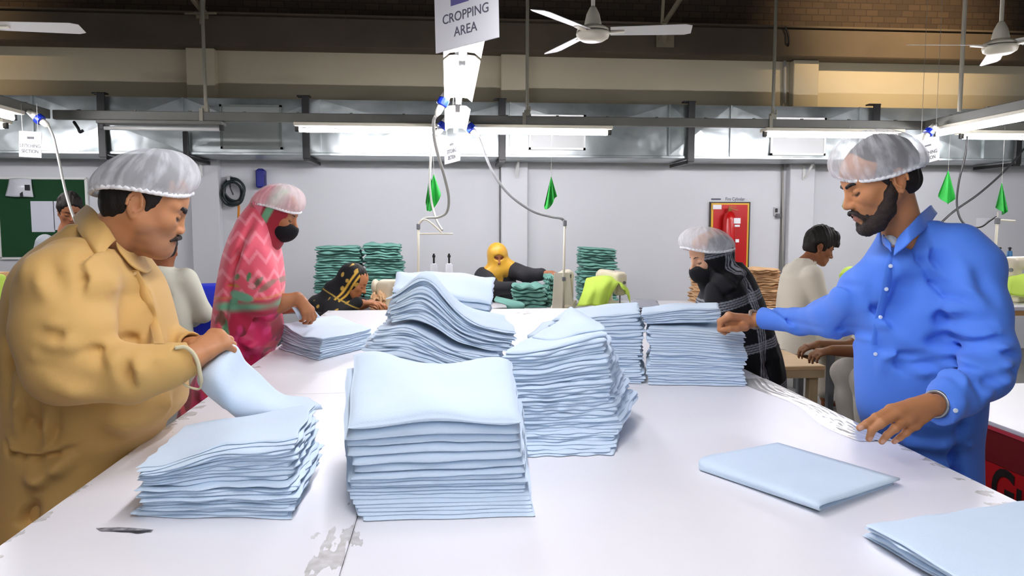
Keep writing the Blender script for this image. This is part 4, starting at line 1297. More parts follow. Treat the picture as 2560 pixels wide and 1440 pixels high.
# cardboard boxes
M_KRAFT = mat('kraft_board', lin(190, 146, 92), 0.75)
def carton(x0, x1, y0, y1, h, label, z=0.0):
    r = thing('cardboard_box', label, 'box', ((x0 + x1) / 2, (y0 + y1) / 2, z), 'open cartons')
    t = 0.008; cx, cy = (x0 + x1) / 2, (y0 + y1) / 2
    m = MB()
    m.box((cx, cy, z + t / 2), (x1 - x0, y1 - y0, t))
    m.box((cx, y0 + t / 2, z + h / 2), (x1 - x0, t, h)); m.box((cx, y1 - t / 2, z + h / 2), (x1 - x0, t, h))
    m.box((x0 + t / 2, cy, z + h / 2), (t, y1 - y0 - 2 * t, h)); m.box((x1 - t / 2, cy, z + h / 2), (t, y1 - y0 - 2 * t, h))
    m.build('box_walls', M_KRAFT, r)
    R = rotx(math.radians(-60))
    MB().box((cx, y0 - 0.055, z + h - 0.055), (x1 - x0, 0.16, 0.005), rotx(math.radians(45))).build('flap', M_KRAFT, r)
    MB().box((x1 + 0.05, cy, z + h - 0.06), (0.16, y1 - y0, 0.005), roty(math.radians(45))).build('flap', M_KRAFT, r)
    return r
carton(2.50, 3.10, 3.30, 3.95, 0.55, 'open cardboard box of tan cloth beside the blue-shirted man')
carton(-3.05, -2.35, 3.6, 4.3, 0.90, 'cardboard box at the far left behind the mustard-shirted man')
r0 = np.random.RandomState(9)
for k in range(7):
    cx, cy, cz = 2.65 + 0.11 * (k % 4), 3.50 + 0.13 * (k // 3), 0.52 + 0.035 * (k % 3)
    P = [[np.array([cx + (i - 1.5) * 0.085 + r0.uniform(-.02, .02), cy + (j - 1.5) * 0.085, cz + r0.uniform(-0.03, 0.05)]) for i in range(4)] for j in range(4)]
    V, F = patch(P, 16, 16, 0.006)
    tag(mesh_obj('crumpled_cloth', V, F, M_TAN), 'crumpled tan cloth lying in the open cardboard box', 'cloth', 'tan cloths in the carton')

# ------------------------------------------------------------------ stacks at the back
def back_stack(px0, px1, py0, py1, Y, n, colour, where, group, m, seed, dep=0.3, skew=0.0, jit=0.02):
    fl, fr = W(px0, py1, Y), W(px1, py1, Y); tl, tr = W(px0 + 4, py0, Y), W(px1 - 4, py0 + skew, Y)
    d = np.array([0, dep, 0])
    return cloth_stack([(0, q4(fl, fr, fr + d, fl + d)), (1, q4(tl, tr, tr + d, tl + d))], n, colour, where, group, m, seed, jit=jit, wav=0.010, zn=0.40, nu=22, nv=14)
ztop = SZ - 0.049
def pyz(z, Y): return 563 + (CAM_H - z) * FPX / Y
yb = pyz(ztop, 7.2)
back_stack(787, 904, 616, yb, 7.2, 22, 'teal', 'the left teal stack by the wall', 'cloths of the left teal stack', M_TEAL, 31)
back_stack(908, 1006, 608, yb, 7.2, 23, 'teal', 'the teal stack second from the left', 'cloths of the second teal stack', M_TEAL, 32, skew=4)
back_stack(1452, 1546, 618, yb, 7.2, 22, 'teal', 'the teal stack above the lime-covered machine', 'cloths of the right teal stack', M_TEAL, 33, skew=6)
yb = pyz(SZ + 0.001, 6.25)
back_stack(1282, 1364, 712, yb, 6.25, 6, 'teal', 'the small pile before the gold-veiled woman', 'cloths of the small teal pile', M_TEAL, 34, dep=0.25, jit=0.008)
back_stack(1366, 1390, 690, yb, 6.30, 7, 'teal', 'the narrow pile against the cream machine', 'cloths of the narrow teal pile', M_TEAL, 35, dep=0.3, jit=0.008)
yb = pyz(SZ - 0.059, 6.6)
back_stack(1880, 1960, 672, yb, 6.6, 19, 'tan', 'the tan stack behind the young man in cream', 'cloths of the right tan stack', M_TAN, 36, jit=0.02)
back_stack(1747, 1830, 694, yb, 6.65, 12, 'tan', 'the tan stack behind the black-veiled woman', 'cloths of the left tan stack', M_TAN, 37, jit=0.02)
back_stack(925, 965, 735, pyz(SZ - 0.039, 5.85), 5.85, 3, 'tan', 'the small pile on the black-scarfed woman\'s sewing table', 'tan cloths by the sewing machine', M_TAN, 38, dep=0.2, jit=0.01)
V, F = patch([[W(1300, 752, 6.35), W(1270, 747, 6.3), W(1240, 740, 6.3)], [W(1308, 757, 6.1), W(1272, 752, 6.1), W(1236, 752, 6.15)], [W(1312, 762, 6.035), W(1285, 766, 6.03), W(1262, 760, 6.04)], [W(1310, 774, 6.03), W(1288, 780, 6.025), W(1268, 772, 6.03)]], 14, 16, 0.005)
V[:, 2] = np.where(V[:, 1] > 6.045, np.maximum(V[:, 2], SZ + 0.004), V[:, 2])
tag(mesh_obj('draped_cloth', V, F, M_TEAL), 'loose teal cloth drooping over the edge of the gold-veiled woman\'s table', 'cloth')

# ------------------------------------------------------------------ sewing machines and thread stands
M_MACH = mat('machine_enamel', lin(222, 212, 186), 0.35)
def sewing_machine(o, yaw, label, name='sewing_machine'):
    """industrial machine head; o = front of the base on the table, arm along local +x"""
    o = np.asarray(o, float); R = rotz(yaw)
    q = lambda p: o + R @ np.asarray(p, float)
    r = thing(name, label, 'sewing machine', o, 'sewing machines')
    MB().box(q((0.20, 0, 0.018)), (0.46, 0.18, 0.036), R, 0.008).build('bed', M_MACH, r)
    s = SDF()
    s.u(rbox(q((0.36, 0, 0.15)), (0.055, 0.06, 0.14), 0.025, R.T), 0.02)
    s.u(rbox(q((0.20, 0, 0.265)), (0.20, 0.05, 0.045), 0.03, R.T), 0.03)
    s.u(rbox(q((0.03, 0, 0.205)), (0.045, 0.05, 0.095), 0.025, R.T), 0.02)
    V, F = s.mesh(0.009)
    mesh_obj('arm', V, F, M_MACH, r)
    MB().tube([q((0.415, 0, 0.25)), q((0.435, 0, 0.25)), q((0.455, 0, 0.25))], [0.05, 0.062, 0.055], 20).build('handwheel', M_MACH, r, smooth=True)
    MB().tube([q((0.025, 0, 0.12)), q((0.025, 0, 0.04))], 0.006, 8).build('needle_bar', M_STEEL, r)
    MB().tube([q((0.0, -0.02, 0.22)), q((-0.022, -0.02, 0.22))], 0.014, 12).build('tension_dial', M_STEEL, r)
    MB().box(q((0.2, -0.052, 0.265)), (0.12, 0.004, 0.03), R).build('name_plate', M_BLACK, r)
    return r
zb = SZ - 0.039
sewing_machine((W(975, 740, 5.85)[0] + 0.30, 5.92, zb), math.radians(180 - 12), 'cream sewing machine half hidden beside the black-scarfed woman')
sewing_machine((W(1405, 720, 6.12)[0], 6.12, SZ + 0.001), math.radians(75), 'cream sewing machine before the gold-veiled woman')
sewing_machine((W(1553, 720, 6.14)[0], 6.14, SZ + 0.001), math.radians(100), 'cream sewing machine half covered by lime cloth in the middle')
mm = sewing_machine((W(2520, 740, 4.8)[0], 4.8, 0.992), math.radians(20), 'white sewing machine under lime cloth at the far right')
# cream sheet metal guard with the lamp post
a, b = W(1380, 757, 6.09), W(1434, 757, 6.09); t0, t1 = W(1386, 682, 6.09), W(1424, 682, 6.09)
gd = thing('machine_guard', 'cream sheet guard plate standing at the end of the gold-veiled woman\'s machine', 'guard', (a + b) / 2)
zb1 = SZ + 0.001
V = np.array([(a[0], 6.09, zb1), (b[0], 6.09, zb1), (t1[0], 6.09, t1[2]), (t0[0], 6.09, t0[2])])
V = np.vstack([V, V + [0, 0.012, 0]])
MB().add(V, [(0, 1, 2, 3), (7, 6, 5, 4), (0, 4, 5, 1), (1, 5, 6, 2), (2, 6, 7, 3), (3, 7, 4, 0)]).build('plate', M_CREAM, gd)
def lamp_post(px, py_top, py_bot, Y, label, zbase):
    t = W(px, py_top, Y)
    r = thing('thread_stand', label, 'stand', (t[0], Y, zbase), 'thread and cable stands')
    MB().tube([(t[0] - 0.01, Y, zbase), (t[0] - 0.004, Y, (zbase + t[2]) / 2), (t[0], Y, t[2])], 0.0095, 10).build('pole', M_CREAM, r, smooth=True)
    MB().box((t[0], Y, t[2] - 0.02), (0.03, 0.035, 0.05), bev=0.006).build('clamp', M_STEEL, r)
    MB().box((t[0] - 0.006, Y - 0.005, zbase + (t[2] - zbase) * 0.35), (0.03, 0.03, 0.035), bev=0.005).build('clamp', M_STEEL, r)
    return r, t
lamp_post(1412, 552, 757, 6.06, 'cream post carrying the grey cable down to the gold-veiled woman\'s machine', zb1)
p2, t2 = lamp_post(1046, 560, 770, 6.1, 'cream thread stand left of the gold-veiled woman', SZ - 0.04)
ORIGIN[p2.name] = ORIGIN[p2.name]
m = MB().tube([(t2[0], 6.1, t2[2] - 0.08), (t2[0] + 0.28, 6.1, t2[2] - 0.08)], 0.006, 8)
m.tube(spline([t2 + [0, -0.02, 0.0], t2 + [0.04, -0.02, 0.035], t2 + [0.09, -0.02, 0.02], t2 + [0.19, -0.02, -0.07]], 16), 0.007, 8)
m.build('cross_arm', M_CREAM, p2)
m = MB().box((t2[0] + 0.16, 6.1, SZ + 0.02), (0.34, 0.06, 0.012), bev=0.003); m.tube([(t2[0] + 0.0, 6.1, SZ - 0.03), (t2[0] + 0.0, 6.1, SZ + 0.03)], 0.012, 8)
m.build('spool_tray', M_CREAM, p2)
def thread_cone(px, py0, py1, Y, m, label, group, w=0.032, zb=None):
    b = W(px, py1, Y); t = W(px, py0, Y)
    if zb is not None: b[2] = zb
    r = thing('thread_cone', label, 'thread cone', b, group)
    h = t[2] - b[2]
    MB().lathe(b, [(w * 0.95, 0), (w, 0.012), (w * 0.72, h * 0.8), (w * 0.35, h * 0.82)], 16).build('wound_thread', m, r, smooth=True)
    MB().lathe(b, [(0.008, h * 0.8), (0.008, h)], 8).lathe(b, [(0.013, h * 0.93), (0.013, h * 0.97)], 8).build('spindle', M_BLACK, r)
    return r
M_WTHREAD = mat('white_thread', lin(205, 206, 210), 0.7, bump=0.3, bscale=300, stretch=(1, 1, 8))
M_BTHREAD = mat('blue_thread', lin(20, 92, 140), 0.6, bump=0.3, bscale=300, stretch=(1, 1, 8))
thread_cone(1085, 634, 690, 6.1, M_WTHREAD, 'white thread cone on the middle stand, the left one', 'white thread cones', 0.04, SZ + 0.028)
thread_cone(1123, 634, 690, 6.1, M_WTHREAD, 'white thread cone on the middle stand, the right one', 'white thread cones', 0.04, SZ + 0.028)
r3, t3 = lamp_post(2494, 545, 752, 5.2, 'white thread stand at the far right behind the blue shoulder', 0.992)
m = MB().tube([t3 + [0, 0, -0.015], t3 + [0.14, 0, -0.022]], 0.0065, 8); m.tube([t3 + [0, 0, -0.02], t3 + [0, 0, 0.045]], 0.004, 8)
m.build('cross_arm', M_CREAM, r3)
zt3 = W(2510, 668, 5.2)[2]
MB().box((t3[0] + 0.05, 5.2, zt3 - 0.006), (0.24, 0.07, 0.012), bev=0.003).build('spool_tray', M_WHITE, r3)
MB().box((W(2520, 672, 5.2)[0], 5.17, zt3 - 0.02), (0.05, 0.03, 0.025)).build('tray_clip', M_BLACK, r3)
for px, nm in ((2497, 'left'), (2522, 'right')):
    thread_cone(px, 618, 668, 5.2, M_BTHREAD, 'blue thread cone on the far right stand, the %s one' % nm, 'blue thread cones', 0.024, zt3)
a, b = W(2440, 645, 8.46), W(2496, 545, 8.46)
tag(MB().box(((a[0] + b[0]) / 2, 8.492, (a[2] + b[2]) / 2), (b[0] - a[0], 0.006, b[2] - a[2])).build('wall_paper_notice', M_PAPER), 'blank white paper notice on the wall behind the blue thread cones', 'paper')

# lime cloths thrown over machines
def lime(ctrl, label, th=0.006):
    V, F = patch(ctrl, 28, 22, th, ripple=lambda u, v: np.stack([0 * u, 0.015 * np.sin(u * 17 + 2 * v) * v, 0 * u], -1))
    return tag(mesh_obj('lime_cloth', V, F, M_LIME), label, 'cloth', 'lime covers over machines')
lime([[W(1475, 700, 6.45), W(1505, 696, 6.45), W(1530, 697, 6.45), W(1560, 712, 6.45)],
      [W(1466, 698, 6.25), W(1500, 692, 6.2), W(1530, 694, 6.2), W(1556, 708, 6.25)],
      [W(1458, 730, 6.1), W(1490, 722, 6.02), W(1522, 712, 6.03), W(1542, 712, 6.08)],
      [W(1444, 766, 6.02), W(1480, 764, 5.96), W(1508, 768, 5.98), W(1518, 754, 6.04)]], 'lime green cloth over the sewing machine beside the teal stack')
lime([[W(1538, 700, 6.3), W(1556, 706, 6.3), W(1570, 725, 6.32)], [W(1546, 706, 6.1), W(1560, 716, 6.1), W(1573, 740, 6.15)], [W(1556, 720, 6.05), W(1568, 738, 6.06), W(1574, 757, 6.1)]], 'narrow lime flap hanging right of the half-covered machine')
lime([[W(2500, 700, 5.0), W(2535, 690, 5.0), W(2580, 690, 5.0), W(2620, 695, 5.0)], [W(2498, 704, 4.8), W(2535, 692, 4.75), W(2580, 690, 4.75), W(2620, 695, 4.8)], [W(2508, 728, 4.66), W(2530, 738, 4.62), W(2570, 742, 4.62), W(2620, 742, 4.62)]], 'lime green cloth over the machine at the far right')
lime([[W(2098, 690, 5.95), W(2112, 672, 5.95), W(2135, 668, 5.95), W(2180, 680, 5.95)], [W(2100, 690, 5.8), W(2115, 678, 5.75), W(2140, 676, 5.75), W(2180, 688, 5.8)], [W(2108, 706, 5.72), W(2120, 708, 5.68), W(2150, 712, 5.68), W(2185, 716, 5.7)]], 'lime green cloth peeping out behind the blue-shirted man\'s arm')
sewing_machine((W(2120, 720, 5.82)[0], 5.85, SZ + 0.001), math.radians(10), 'sewing machine hidden under lime cloth behind the blue-shirted man\'s arm')
lime([[W(-40, 694, 4.6), W(-10, 690, 4.6), W(14, 696, 4.6)], [W(-40, 700, 4.4), W(-10, 692, 4.35), W(15, 698, 4.4)], [W(-40, 770, 4.3), W(-10, 772, 4.27), W(13, 774, 4.3)]], 'lime green cloth hanging at the far left edge behind the mustard-shirted man')
simple_table('white_table', -3.6, -2.4, 4.35, 5.2, 0.99, 'white table at the far left behind the mustard-shirted man', M_WHITELAM, M_STEEL, m_leg=M_STEEL)
tag(MB().box((-3.0, 4.75, 1.11), (0.5, 0.5, 0.23), bev=0.02).build('carton_block', M_KRAFT), 'closed carton under the lime cloth at the far left', 'box')
# blue bundle behind the pink-shawled woman
s = SDF()
c = W(512, 790, 4.6)
s.u(rbox((c[0] - 0.12, 5.03, 0.555), (0.125, 0.13, 0.575), 0.05), 0.05).u(ell((c[0] - 0.12, 5.05, 0.3), (0.18, 0.17, 0.34)), 0.06)
s.i(half((0, 0, 0.004), (0, 0, -1)), 0.0)
s.wrinkle(sn(5, 14, (1, 1, 0.5)), 0.008)
V, F = s.mesh(0.012)
tag(mesh_obj('cloth_sack', V, F, mat('royal_blue_cloth', lin(10, 36, 190), 0.6, bump=0.15, bscale=60)), 'royal blue cloth sack standing behind the pink-shawled woman', 'sack')
# cloth scraps on the low wooden table
rr = np.random.RandomState(3)
for k in range(9):
    p = T(1938 + rr.uniform(-14, 34), 868 + rr.uniform(-18, 22), 0.60)
    p[0] = np.clip(p[0], 1.62, 2.4); p[1] = np.clip(p[1], 4.68, 5.28)
    P = spline([p + [0, 0, 0.006 + 0.012 * (k % 4)], p + [0.03 * rr.uniform(-1, 1), 0.03, 0.02 + 0.012 * (k % 4)], p + [0.05 * rr.uniform(-1, 1), 0.05, 0.012 + 0.012 * (k % 4)], p + [0.09 * rr.uniform(-1, 1), 0.02, 0.006 + 0.012 * (k % 4)]], 12)
    V = []; 
    for i, q in enumerate(P): V += [q + [0.012, 0.0, 0], q + [-0.012, 0.008, 0.004]]
    V = np.array(V); n = len(V)
    F = [(2 * i, 2 * i + 1, 2 * i + 3, 2 * i + 2) for i in range(len(P) - 1)]
    V2 = V + [0, 0, -0.003]
    F2 = [tuple(j + n for j in f[::-1]) for f in F]
    tag(mesh_obj('cloth_scrap', np.vstack([V, V2]), F + F2, mat('scrap_grey', lin(150, 148, 146), 0.8)), 'greyish cloth scrap lying on the low wooden table', 'scrap', 'scraps on the low wooden table')
# ------------------------------------------------------------------ people: building blocks
SKIN_MATS = {}


def skin_mat():
    return mat('skin', lin(180, 125, 88), 0.55, vc=True, bump=0.06, bscale=350, spec=0.35)


M_HAIR = mat('black_hair', lin(24, 18, 16), 0.6, bump=0.5, bscale=220, stretch=(1, 1, 0.3), spec=0.25)
M_BEARD = mat('dark_beard', lin(34, 24, 20), 0.7, bump=0.7, bscale=420, spec=0.3)


def net_mat(tint=(244, 246, 248), base=0.42, name='hair_net_film'):
    if name in MATS: return MATS[name]
    m = bpy.data.materials.new(name); m.use_nodes = True
    nt = m.node_tree; N = nt.nodes; L = nt.links
    N.remove(N['Principled BSDF'])
    out = N['Material Output']
    df = N.new('ShaderNodeBsdfDiffuse'); df.inputs['Color'].default_value = lin(*tint)
    tl = N.new('ShaderNodeBsdfTranslucent'); tl.inputs['Color'].default_value = lin(*tint)
    tr = N.new('ShaderNodeBsdfTransparent')
    m1 = N.new('ShaderNodeMixShader'); m1.inputs['Fac'].default_value = 0.35
    L.new(df.outputs[0], m1.inputs[1]); L.new(tl.outputs[0], m1.inputs[2])
    m2 = N.new('ShaderNodeMixShader')
    L.new(tr.outputs[0], m2.inputs[1]); L.new(m1.outputs[0], m2.inputs[2])
    uv = N.new('ShaderNodeUVMap'); uv.uv_map = 'UVMap'
    mp = N.new('ShaderNodeMapping'); mp.inputs['Scale'].default_value = (26, 2.2, 1)
    L.new(uv.outputs['UV'], mp.inputs['Vector'])
    nz = N.new('ShaderNodeTexNoise'); nz.inputs['Scale'].default_value = 1.0; nz.inputs['Detail'].default_value = 3
    L.new(mp.outputs['Vector'], nz.inputs['Vector'])
    sp = N.new('ShaderNodeSeparateXYZ'); L.new(uv.outputs['UV'], sp.inputs['Vector'])
    mr = N.new('ShaderNodeMapRange'); mr.inputs['From Min'].default_value = 0.45; mr.inputs['From Max'].default_value = 0.72
    mr.inputs['To Min'].default_value = base - 0.08; mr.inputs['To Max'].default_value = min(0.95, base + 0.34)
    L.new(nz.outputs['Fac'], mr.inputs['Value'])
    # gathered film is denser towards the rim
    pw = N.new('ShaderNodeMath'); pw.operation = 'POWER'; L.new(sp.outputs['Y'], pw.inputs[0]); pw.inputs[1].default_value = 4.0
    ml = N.new('ShaderNodeMath'); ml.operation = 'MULTIPLY_ADD'; L.new(pw.outputs[0], ml.inputs[0]); ml.inputs[1].default_value = 0.55; L.new(mr.outputs['Result'], ml.inputs[2])
    ml.use_clamp = True
    L.new(ml.outputs[0], m2.inputs['Fac'])
    L.new(m2.outputs[0], out.inputs['Surface'])
    MATS[name] = m
    return m


class Frame:
    """local axes: x forward, y left, z up"""
    def __init__(self, o, yaw, pitch=0.0, roll=0.0, s=1.0, zf=1.0):
        self.o = np.asarray(o, float); self.s = s; self.zf = zf
        self.M = rotz(yaw) @ roty(pitch) @ rotx(roll)      # pitch > 0 looks down
    def __call__(self, *p):
        p = np.array(p, float)
        if p[2] < 0: p[2] *= self.zf
        return self.o + self.s * (self.M @ p)
    def ell(self, c, r): return ell(self(*c), np.asarray(r, float) * self.s, self.M.T)
    def rc(self, a, b, ra, rb): return rcone(self(*a), self(*b), ra * self.s, rb * self.s)
    def local(self, P):
        q = ((P - self.o) @ self.M) / self.s
        q[:, 2] = np.where(q[:, 2] < 0, q[:, 2] / self.zf, q[:, 2])
        return q
    def d(self, v): return self.M @ np.asarray(v, float)


def add_head(s, f, female=False, nose=1.0, lids=True, mouth=True, ears=True):
    s.u(f.ell((-0.008, 0, 0.042), (0.099, 0.077, 0.088)), 0.02)
    s.u(f.ell((0.035, 0, 0.050), (0.056, 0.062, 0.055)), 0.03)
    s.u(f.ell((0.032, 0, -0.015), (0.060, 0.060, 0.088)), 0.03)
    for y in (-1, 1):
        s.u(f.rc((-0.004, y * 0.056, -0.032), (0.058, y * 0.026, -0.088), 0.019, 0.017), 0.03)
        s.u(f.ell((0.060, y * 0.043, -0.014), (0.022, 0.021, 0.02)), 0.022)
        s.u(f.rc((0.083, y * 0.010, 0.028), (0.068, y * 0.050, 0.030), 0.010, 0.009), 0.014)
    s.u(f.ell((0.074, 0, -0.092), (0.020, 0.024, 0.018)), 0.022)
    s.u(f.ell((0.068, 0, -0.056), (0.028, 0.034, 0.032)), 0.022)
    for y in (-1, 1):
        s.s(f.ell((0.097, y * 0.032, 0.009), (0.017, 0.019, 0.013)), 0.016)
        s.u(f.ell((0.077, y * 0.032, 0.008), (0.0135, 0.0165, 0.0125)), 0.004)
        # crease of the upper lid
        s.s(f.rc((0.0895, y * 0.020, 0.0165), (0.084, y * 0.046, 0.0160), 0.0018, 0.0018), 0.004)
    s.u(f.rc((0.088, 0, 0.020), (0.112 * nose, 0, -0.022), 0.0075, 0.0095), 0.012)
    s.u(f.ell((0.110 * nose, 0, -0.027), (0.0125, 0.0125, 0.0105)), 0.008)
    for y in (-1, 1):
        s.u(f.ell((0.0985, y * 0.0135, -0.030), (0.0115, 0.0075, 0.0085)), 0.006)
        s.s(f.ell((0.1035, y * 0.0075, -0.0375), (0.0055, 0.0035, 0.004)), 0.003)
    if mouth:
        s.u(f.ell((0.0925, 0, -0.0555), (0.0095, 0.023, 0.0055)), 0.006)
        s.u(f.ell((0.0905, 0, -0.0680), (0.0095, 0.020, 0.0068)), 0.006)
        s.s(f.rc((0.1015, 0, -0.0612), (0.090, 0.024, -0.0622), 0.0016, 0.0014), 0.003)
        s.s(f.rc((0.1015, 0, -0.0612), (0.090, -0.024, -0.0622), 0.0016, 0.0014), 0.003)
    if ears:
        for y in (-1, 1):
            c = (-0.018, y * 0.076, 0.002)
            s.u(f.ell((c[0], y * 0.077, c[2]), (0.018, 0.0065, 0.030)), 0.006)
            pts = []
            for a in np.linspace(-150, 110, 11):
                A = math.radians(a); pts.append((c[0] - 0.004 - 0.0165 * math.cos(A - math.pi / 2) * (1 if True else 1), y * (0.0835 - 0.002 * math.cos(A)), c[2] + 0.004 + 0.0265 * math.sin(A - math.pi / 2) * -1))
            for i in range(len(pts) - 1): s.u(f.rc(pts[i], pts[i + 1], 0.0040, 0.0040), 0.003)
            s.u(f.ell((c[0] + 0.003, y * 0.080, c[2] - 0.029), (0.0085, 0.0055, 0.0095)), 0.005)
            s.s(f.ell((c[0] + 0.004, y * 0.088, c[2] - 0.002), (0.0085, 0.0085, 0.0125)), 0.005)
            s.s(f.ell((c[0] - 0.003, y * 0.088, c[2] + 0.015), (0.0085, 0.0055, 0.007)), 0.004)
            s.u(f.ell((c[0] + 0.014, y * 0.078, c[2] - 0.003), (0.005, 0.005, 0.008)), 0.004)


def head_colors(f, skin, lip=None, stubble=None, stub_amt=0.0, lash=True, seed=1):
    skin = np.array(lin(*skin)[:3])
    lipc = np.array(lin(*(lip or (140, 76, 62)))[:3])
    stc = np.array(lin(*(stubble or (86, 66, 54)))[:3])
    nz = sn(seed, 90); nz2 = sn(seed + 1, 14)
    def fn(P):
        C = np.tile(skin, (len(P), 1)) * (1 + 0.05 * nz2(P))[:, None]
        q = f.local(P)
        near = (np.abs(q) < 0.2).all(1)
        # lips
        d = ((q[:, 0] - 0.095) / 0.016) ** 2 + (q[:, 1] / 0.025) ** 2 + ((q[:, 2] + 0.0615) / 0.0125) ** 2
        w = np.clip((1.25 - d) * 4, 0, 1) * near
        C = C * (1 - 0.8 * w[:, None]) + lipc * 0.8 * w[:, None]
        if stub_amt:
            jaw = np.clip((-0.030 - q[:, 2] - 0.25 * np.maximum(0, 0.03 - q[:, 0])) / 0.018, 0, 1) * np.clip((q[:, 0] + 0.01) / 0.02, 0, 1) * np.clip((q[:, 2] + 0.135) / 0.02, 0, 1) * near
            lipzone = np.clip(1.6 - d, 0, 1)
            w = jaw * (1 - np.clip(lipzone * 2, 0, 1)) * stub_amt * (0.75 + 0.25 * nz(P))
            C = C * (1 - w[:, None]) + stc * w[:, None]
        if lash:
            for y in (-1, 1):
                a = np.array([0.0915, y * 0.0185, 0.0005]); b = np.array([0.083, y * 0.047, 0.002])
                t = np.clip(((q - a) @ (b - a)) / ((b - a) @ (b - a)), 0, 1)
                bow = np.zeros_like(q); bow[:, 2] = -0.0045 * np.sin(t * math.pi)
                dd = np.linalg.norm(q - a - t[:, None] * (b - a) - bow, axis=1)
                w = np.clip((0.0052 - dd) / 0.0022, 0, 1) * near
                C = C * (1 - 0.92 * w[:, None]) + np.array([0.012, 0.008, 0.006]) * 0.92 * w[:, None]
        # inside of the ear a little redder
        e = np.clip(1 - np.linalg.norm((q - [-0.014, 0, 0]) / [0.012, 1, 0.02], axis=1), 0, 1) * (np.abs(q[:, 1]) > 0.07)
        C = C * (1 - 0.35 * e[:, None] * np.array([0.2, 0.6, 0.7]))
        return np.clip(C, 0, 1)
    return fn


def eyebrows(f, parent, m=None, thick=0.0042, vox=0.0022):
    for y in (-1, 1):
        s = SDF()
        pts = [(0.0955, y * 0.012, 0.0255), (0.094, y * 0.025, 0.0300), (0.0865, y * 0.040, 0.0315), (0.0765, y * 0.052, 0.0275)]
        rs = [thick, thick * 1.05, thick * 0.85, thick * 0.4]
        for i in range(3): s.u(f.rc(pts[i], pts[i + 1], rs[i], rs[i + 1]), 0.002)
        s.wrinkle(sn(7, 420), 0.0010)
        V, F = s.mesh(vox * f.s, pad=0.006)
        mesh_obj('eyebrow', V, F, m or M_HAIR, parent)


def hair_sdf(f, grow=0.009, nape=-0.055, front=0.062, top=0.0, side=0.018, ragged=0.004, seed=3):
    s = SDF()
    s.u(f.ell((-0.012, 0, 0.045 + top / 2), (0.099 + grow, 0.077 + grow, 0.090 + grow + top / 2)), 0.01)
    s.u(f.ell((-0.045, 0, -0.012), (0.058 + grow * 0.5, 0.062 + grow * 0.4, 0.050)), 0.02)
    # sideburns
    for y in (-1, 1):
        s.u(f.rc((0.012, y * 0.070, 0.03), (0.008, y * 0.071, 0.002), 0.012, 0.007), 0.01)
        s.s(f.ell((-0.018, y * 0.085, -0.002), (0.024, 0.03, 0.036)), 0.004)
    # hairline: cut the face away
    n = f.d((0.86, 0, -0.5)); s.s(Prim(lambda P, p=f(front, 0, 0.055), n=n: -((P - p) @ n), (0, 0, 0), (0, 0, 0)), 0.01)
    cut = SDF()
    p = f(0.030, 0, 0.02); n2 = f.d((1, 0, 0)); z2 = f.d((0, 0, 1))
    s.s(Prim(lambda P: np.maximum(-((P - p) @ n2), (P - f(0, 0, side)) @ z2), (0, 0, 0), (0, 0, 0)), 0.008)
    s.s(Prim(lambda P, q=f(0, 0, nape), z=z2: (P - q) @ z, (0, 0, 0), (0, 0, 0)), 0.006)
    s.wrinkle(sn(seed, 130, (1, 1, 0.5)), ragged * 0.5)
    s.wrinkle(sn(seed + 1, 60), ragged * 0.5)
    return s


def hair_net(f, c, r, parent, seed=1, film=None, depth=0.9, rim=(0.80, 0.80), tilt=0.0, lift=0.0, band=0.006, name='hair_net', over=None):
    """puffy gathered cap. c, r in head frame; the dome spans r[2] above c, the rim is gathered in below the bulge"""
    rr = np.random.RandomState(seed)
    nt_, np_ = 150, 34
    prof = np.array([(0.0, 1.0), (0.30, 0.965), (0.58, 0.84), (0.80, 0.63), (0.94, 0.38), (1.0, 0.14), (0.985, -0.06), (0.93, -0.20), (rim[0], -0.26)])
    ps = spline(prof, np_)
    V = []; uv = []
    ph = rr.uniform(0, 6.28, 8); fr = rr.randint(5, 16, 8)
    for j in range(np_):
        v = j / (np_ - 1)
        for i in range(nt_ + 1):
            th = 2 * math.pi * i / nt_
            pl = 0.0
            for k in range(4): pl += math.sin(fr[k] * th + ph[k] + 1.5 * v) * 0.008
            pl *= min(1, v * 2)
            pl += 0.016 * max(0, v - 0.55) / 0.45 * math.sin(46 * th + 2 * math.sin(5 * th)) + 0.018 * math.sin(17 * th + 5 * v + ph[5]) * v * (1 - 0.4 * v)
            q = np.array([r[0] * ps[j, 0] * (1 + pl) * math.cos(th), r[1] * ps[j, 0] * (1 + pl) * math.sin(th), r[2] * ps[j, 1] * (1 + 0.3 * pl)])
            q[2] += tilt * q[0] + 0.010 * math.sin(2 * th + ph[6]) * v * v
            q = np.array(c) + q
            V.append(f(*q)); uv.append((i / nt_, v))
    n = nt_ + 1
    F = np.array([(j * n + i, (j + 1) * n + i, (j + 1) * n + i + 1, j * n + i + 1) for j in range(np_ - 1) for i in range(nt_)])
    o = mesh_obj(name, V, F, film or net_mat(), parent, uv=uv)
    # gathered elastic rim
    pts = np.array(V[(np_ - 1) * n:(np_ - 1) * n + nt_])
    wob = np.array([0.0022 * math.sin(46 * 2 * math.pi * i / nt_) for i in range(nt_)])
    pts = pts + f.d((0, 0, 1)) * wob[:, None] * f.s
    pts = np.vstack([pts, pts[:1]])
    MB().tube(pts, [band * f.s * (0.9 + 0.3 * math.sin(46 * 2 * math.pi * i / nt_)) for i in range(nt_ + 1)], 7, cap=False).build('elastic_band', mat('elastic_white', lin(240, 240, 240), 0.8), o, smooth=True)
    return o


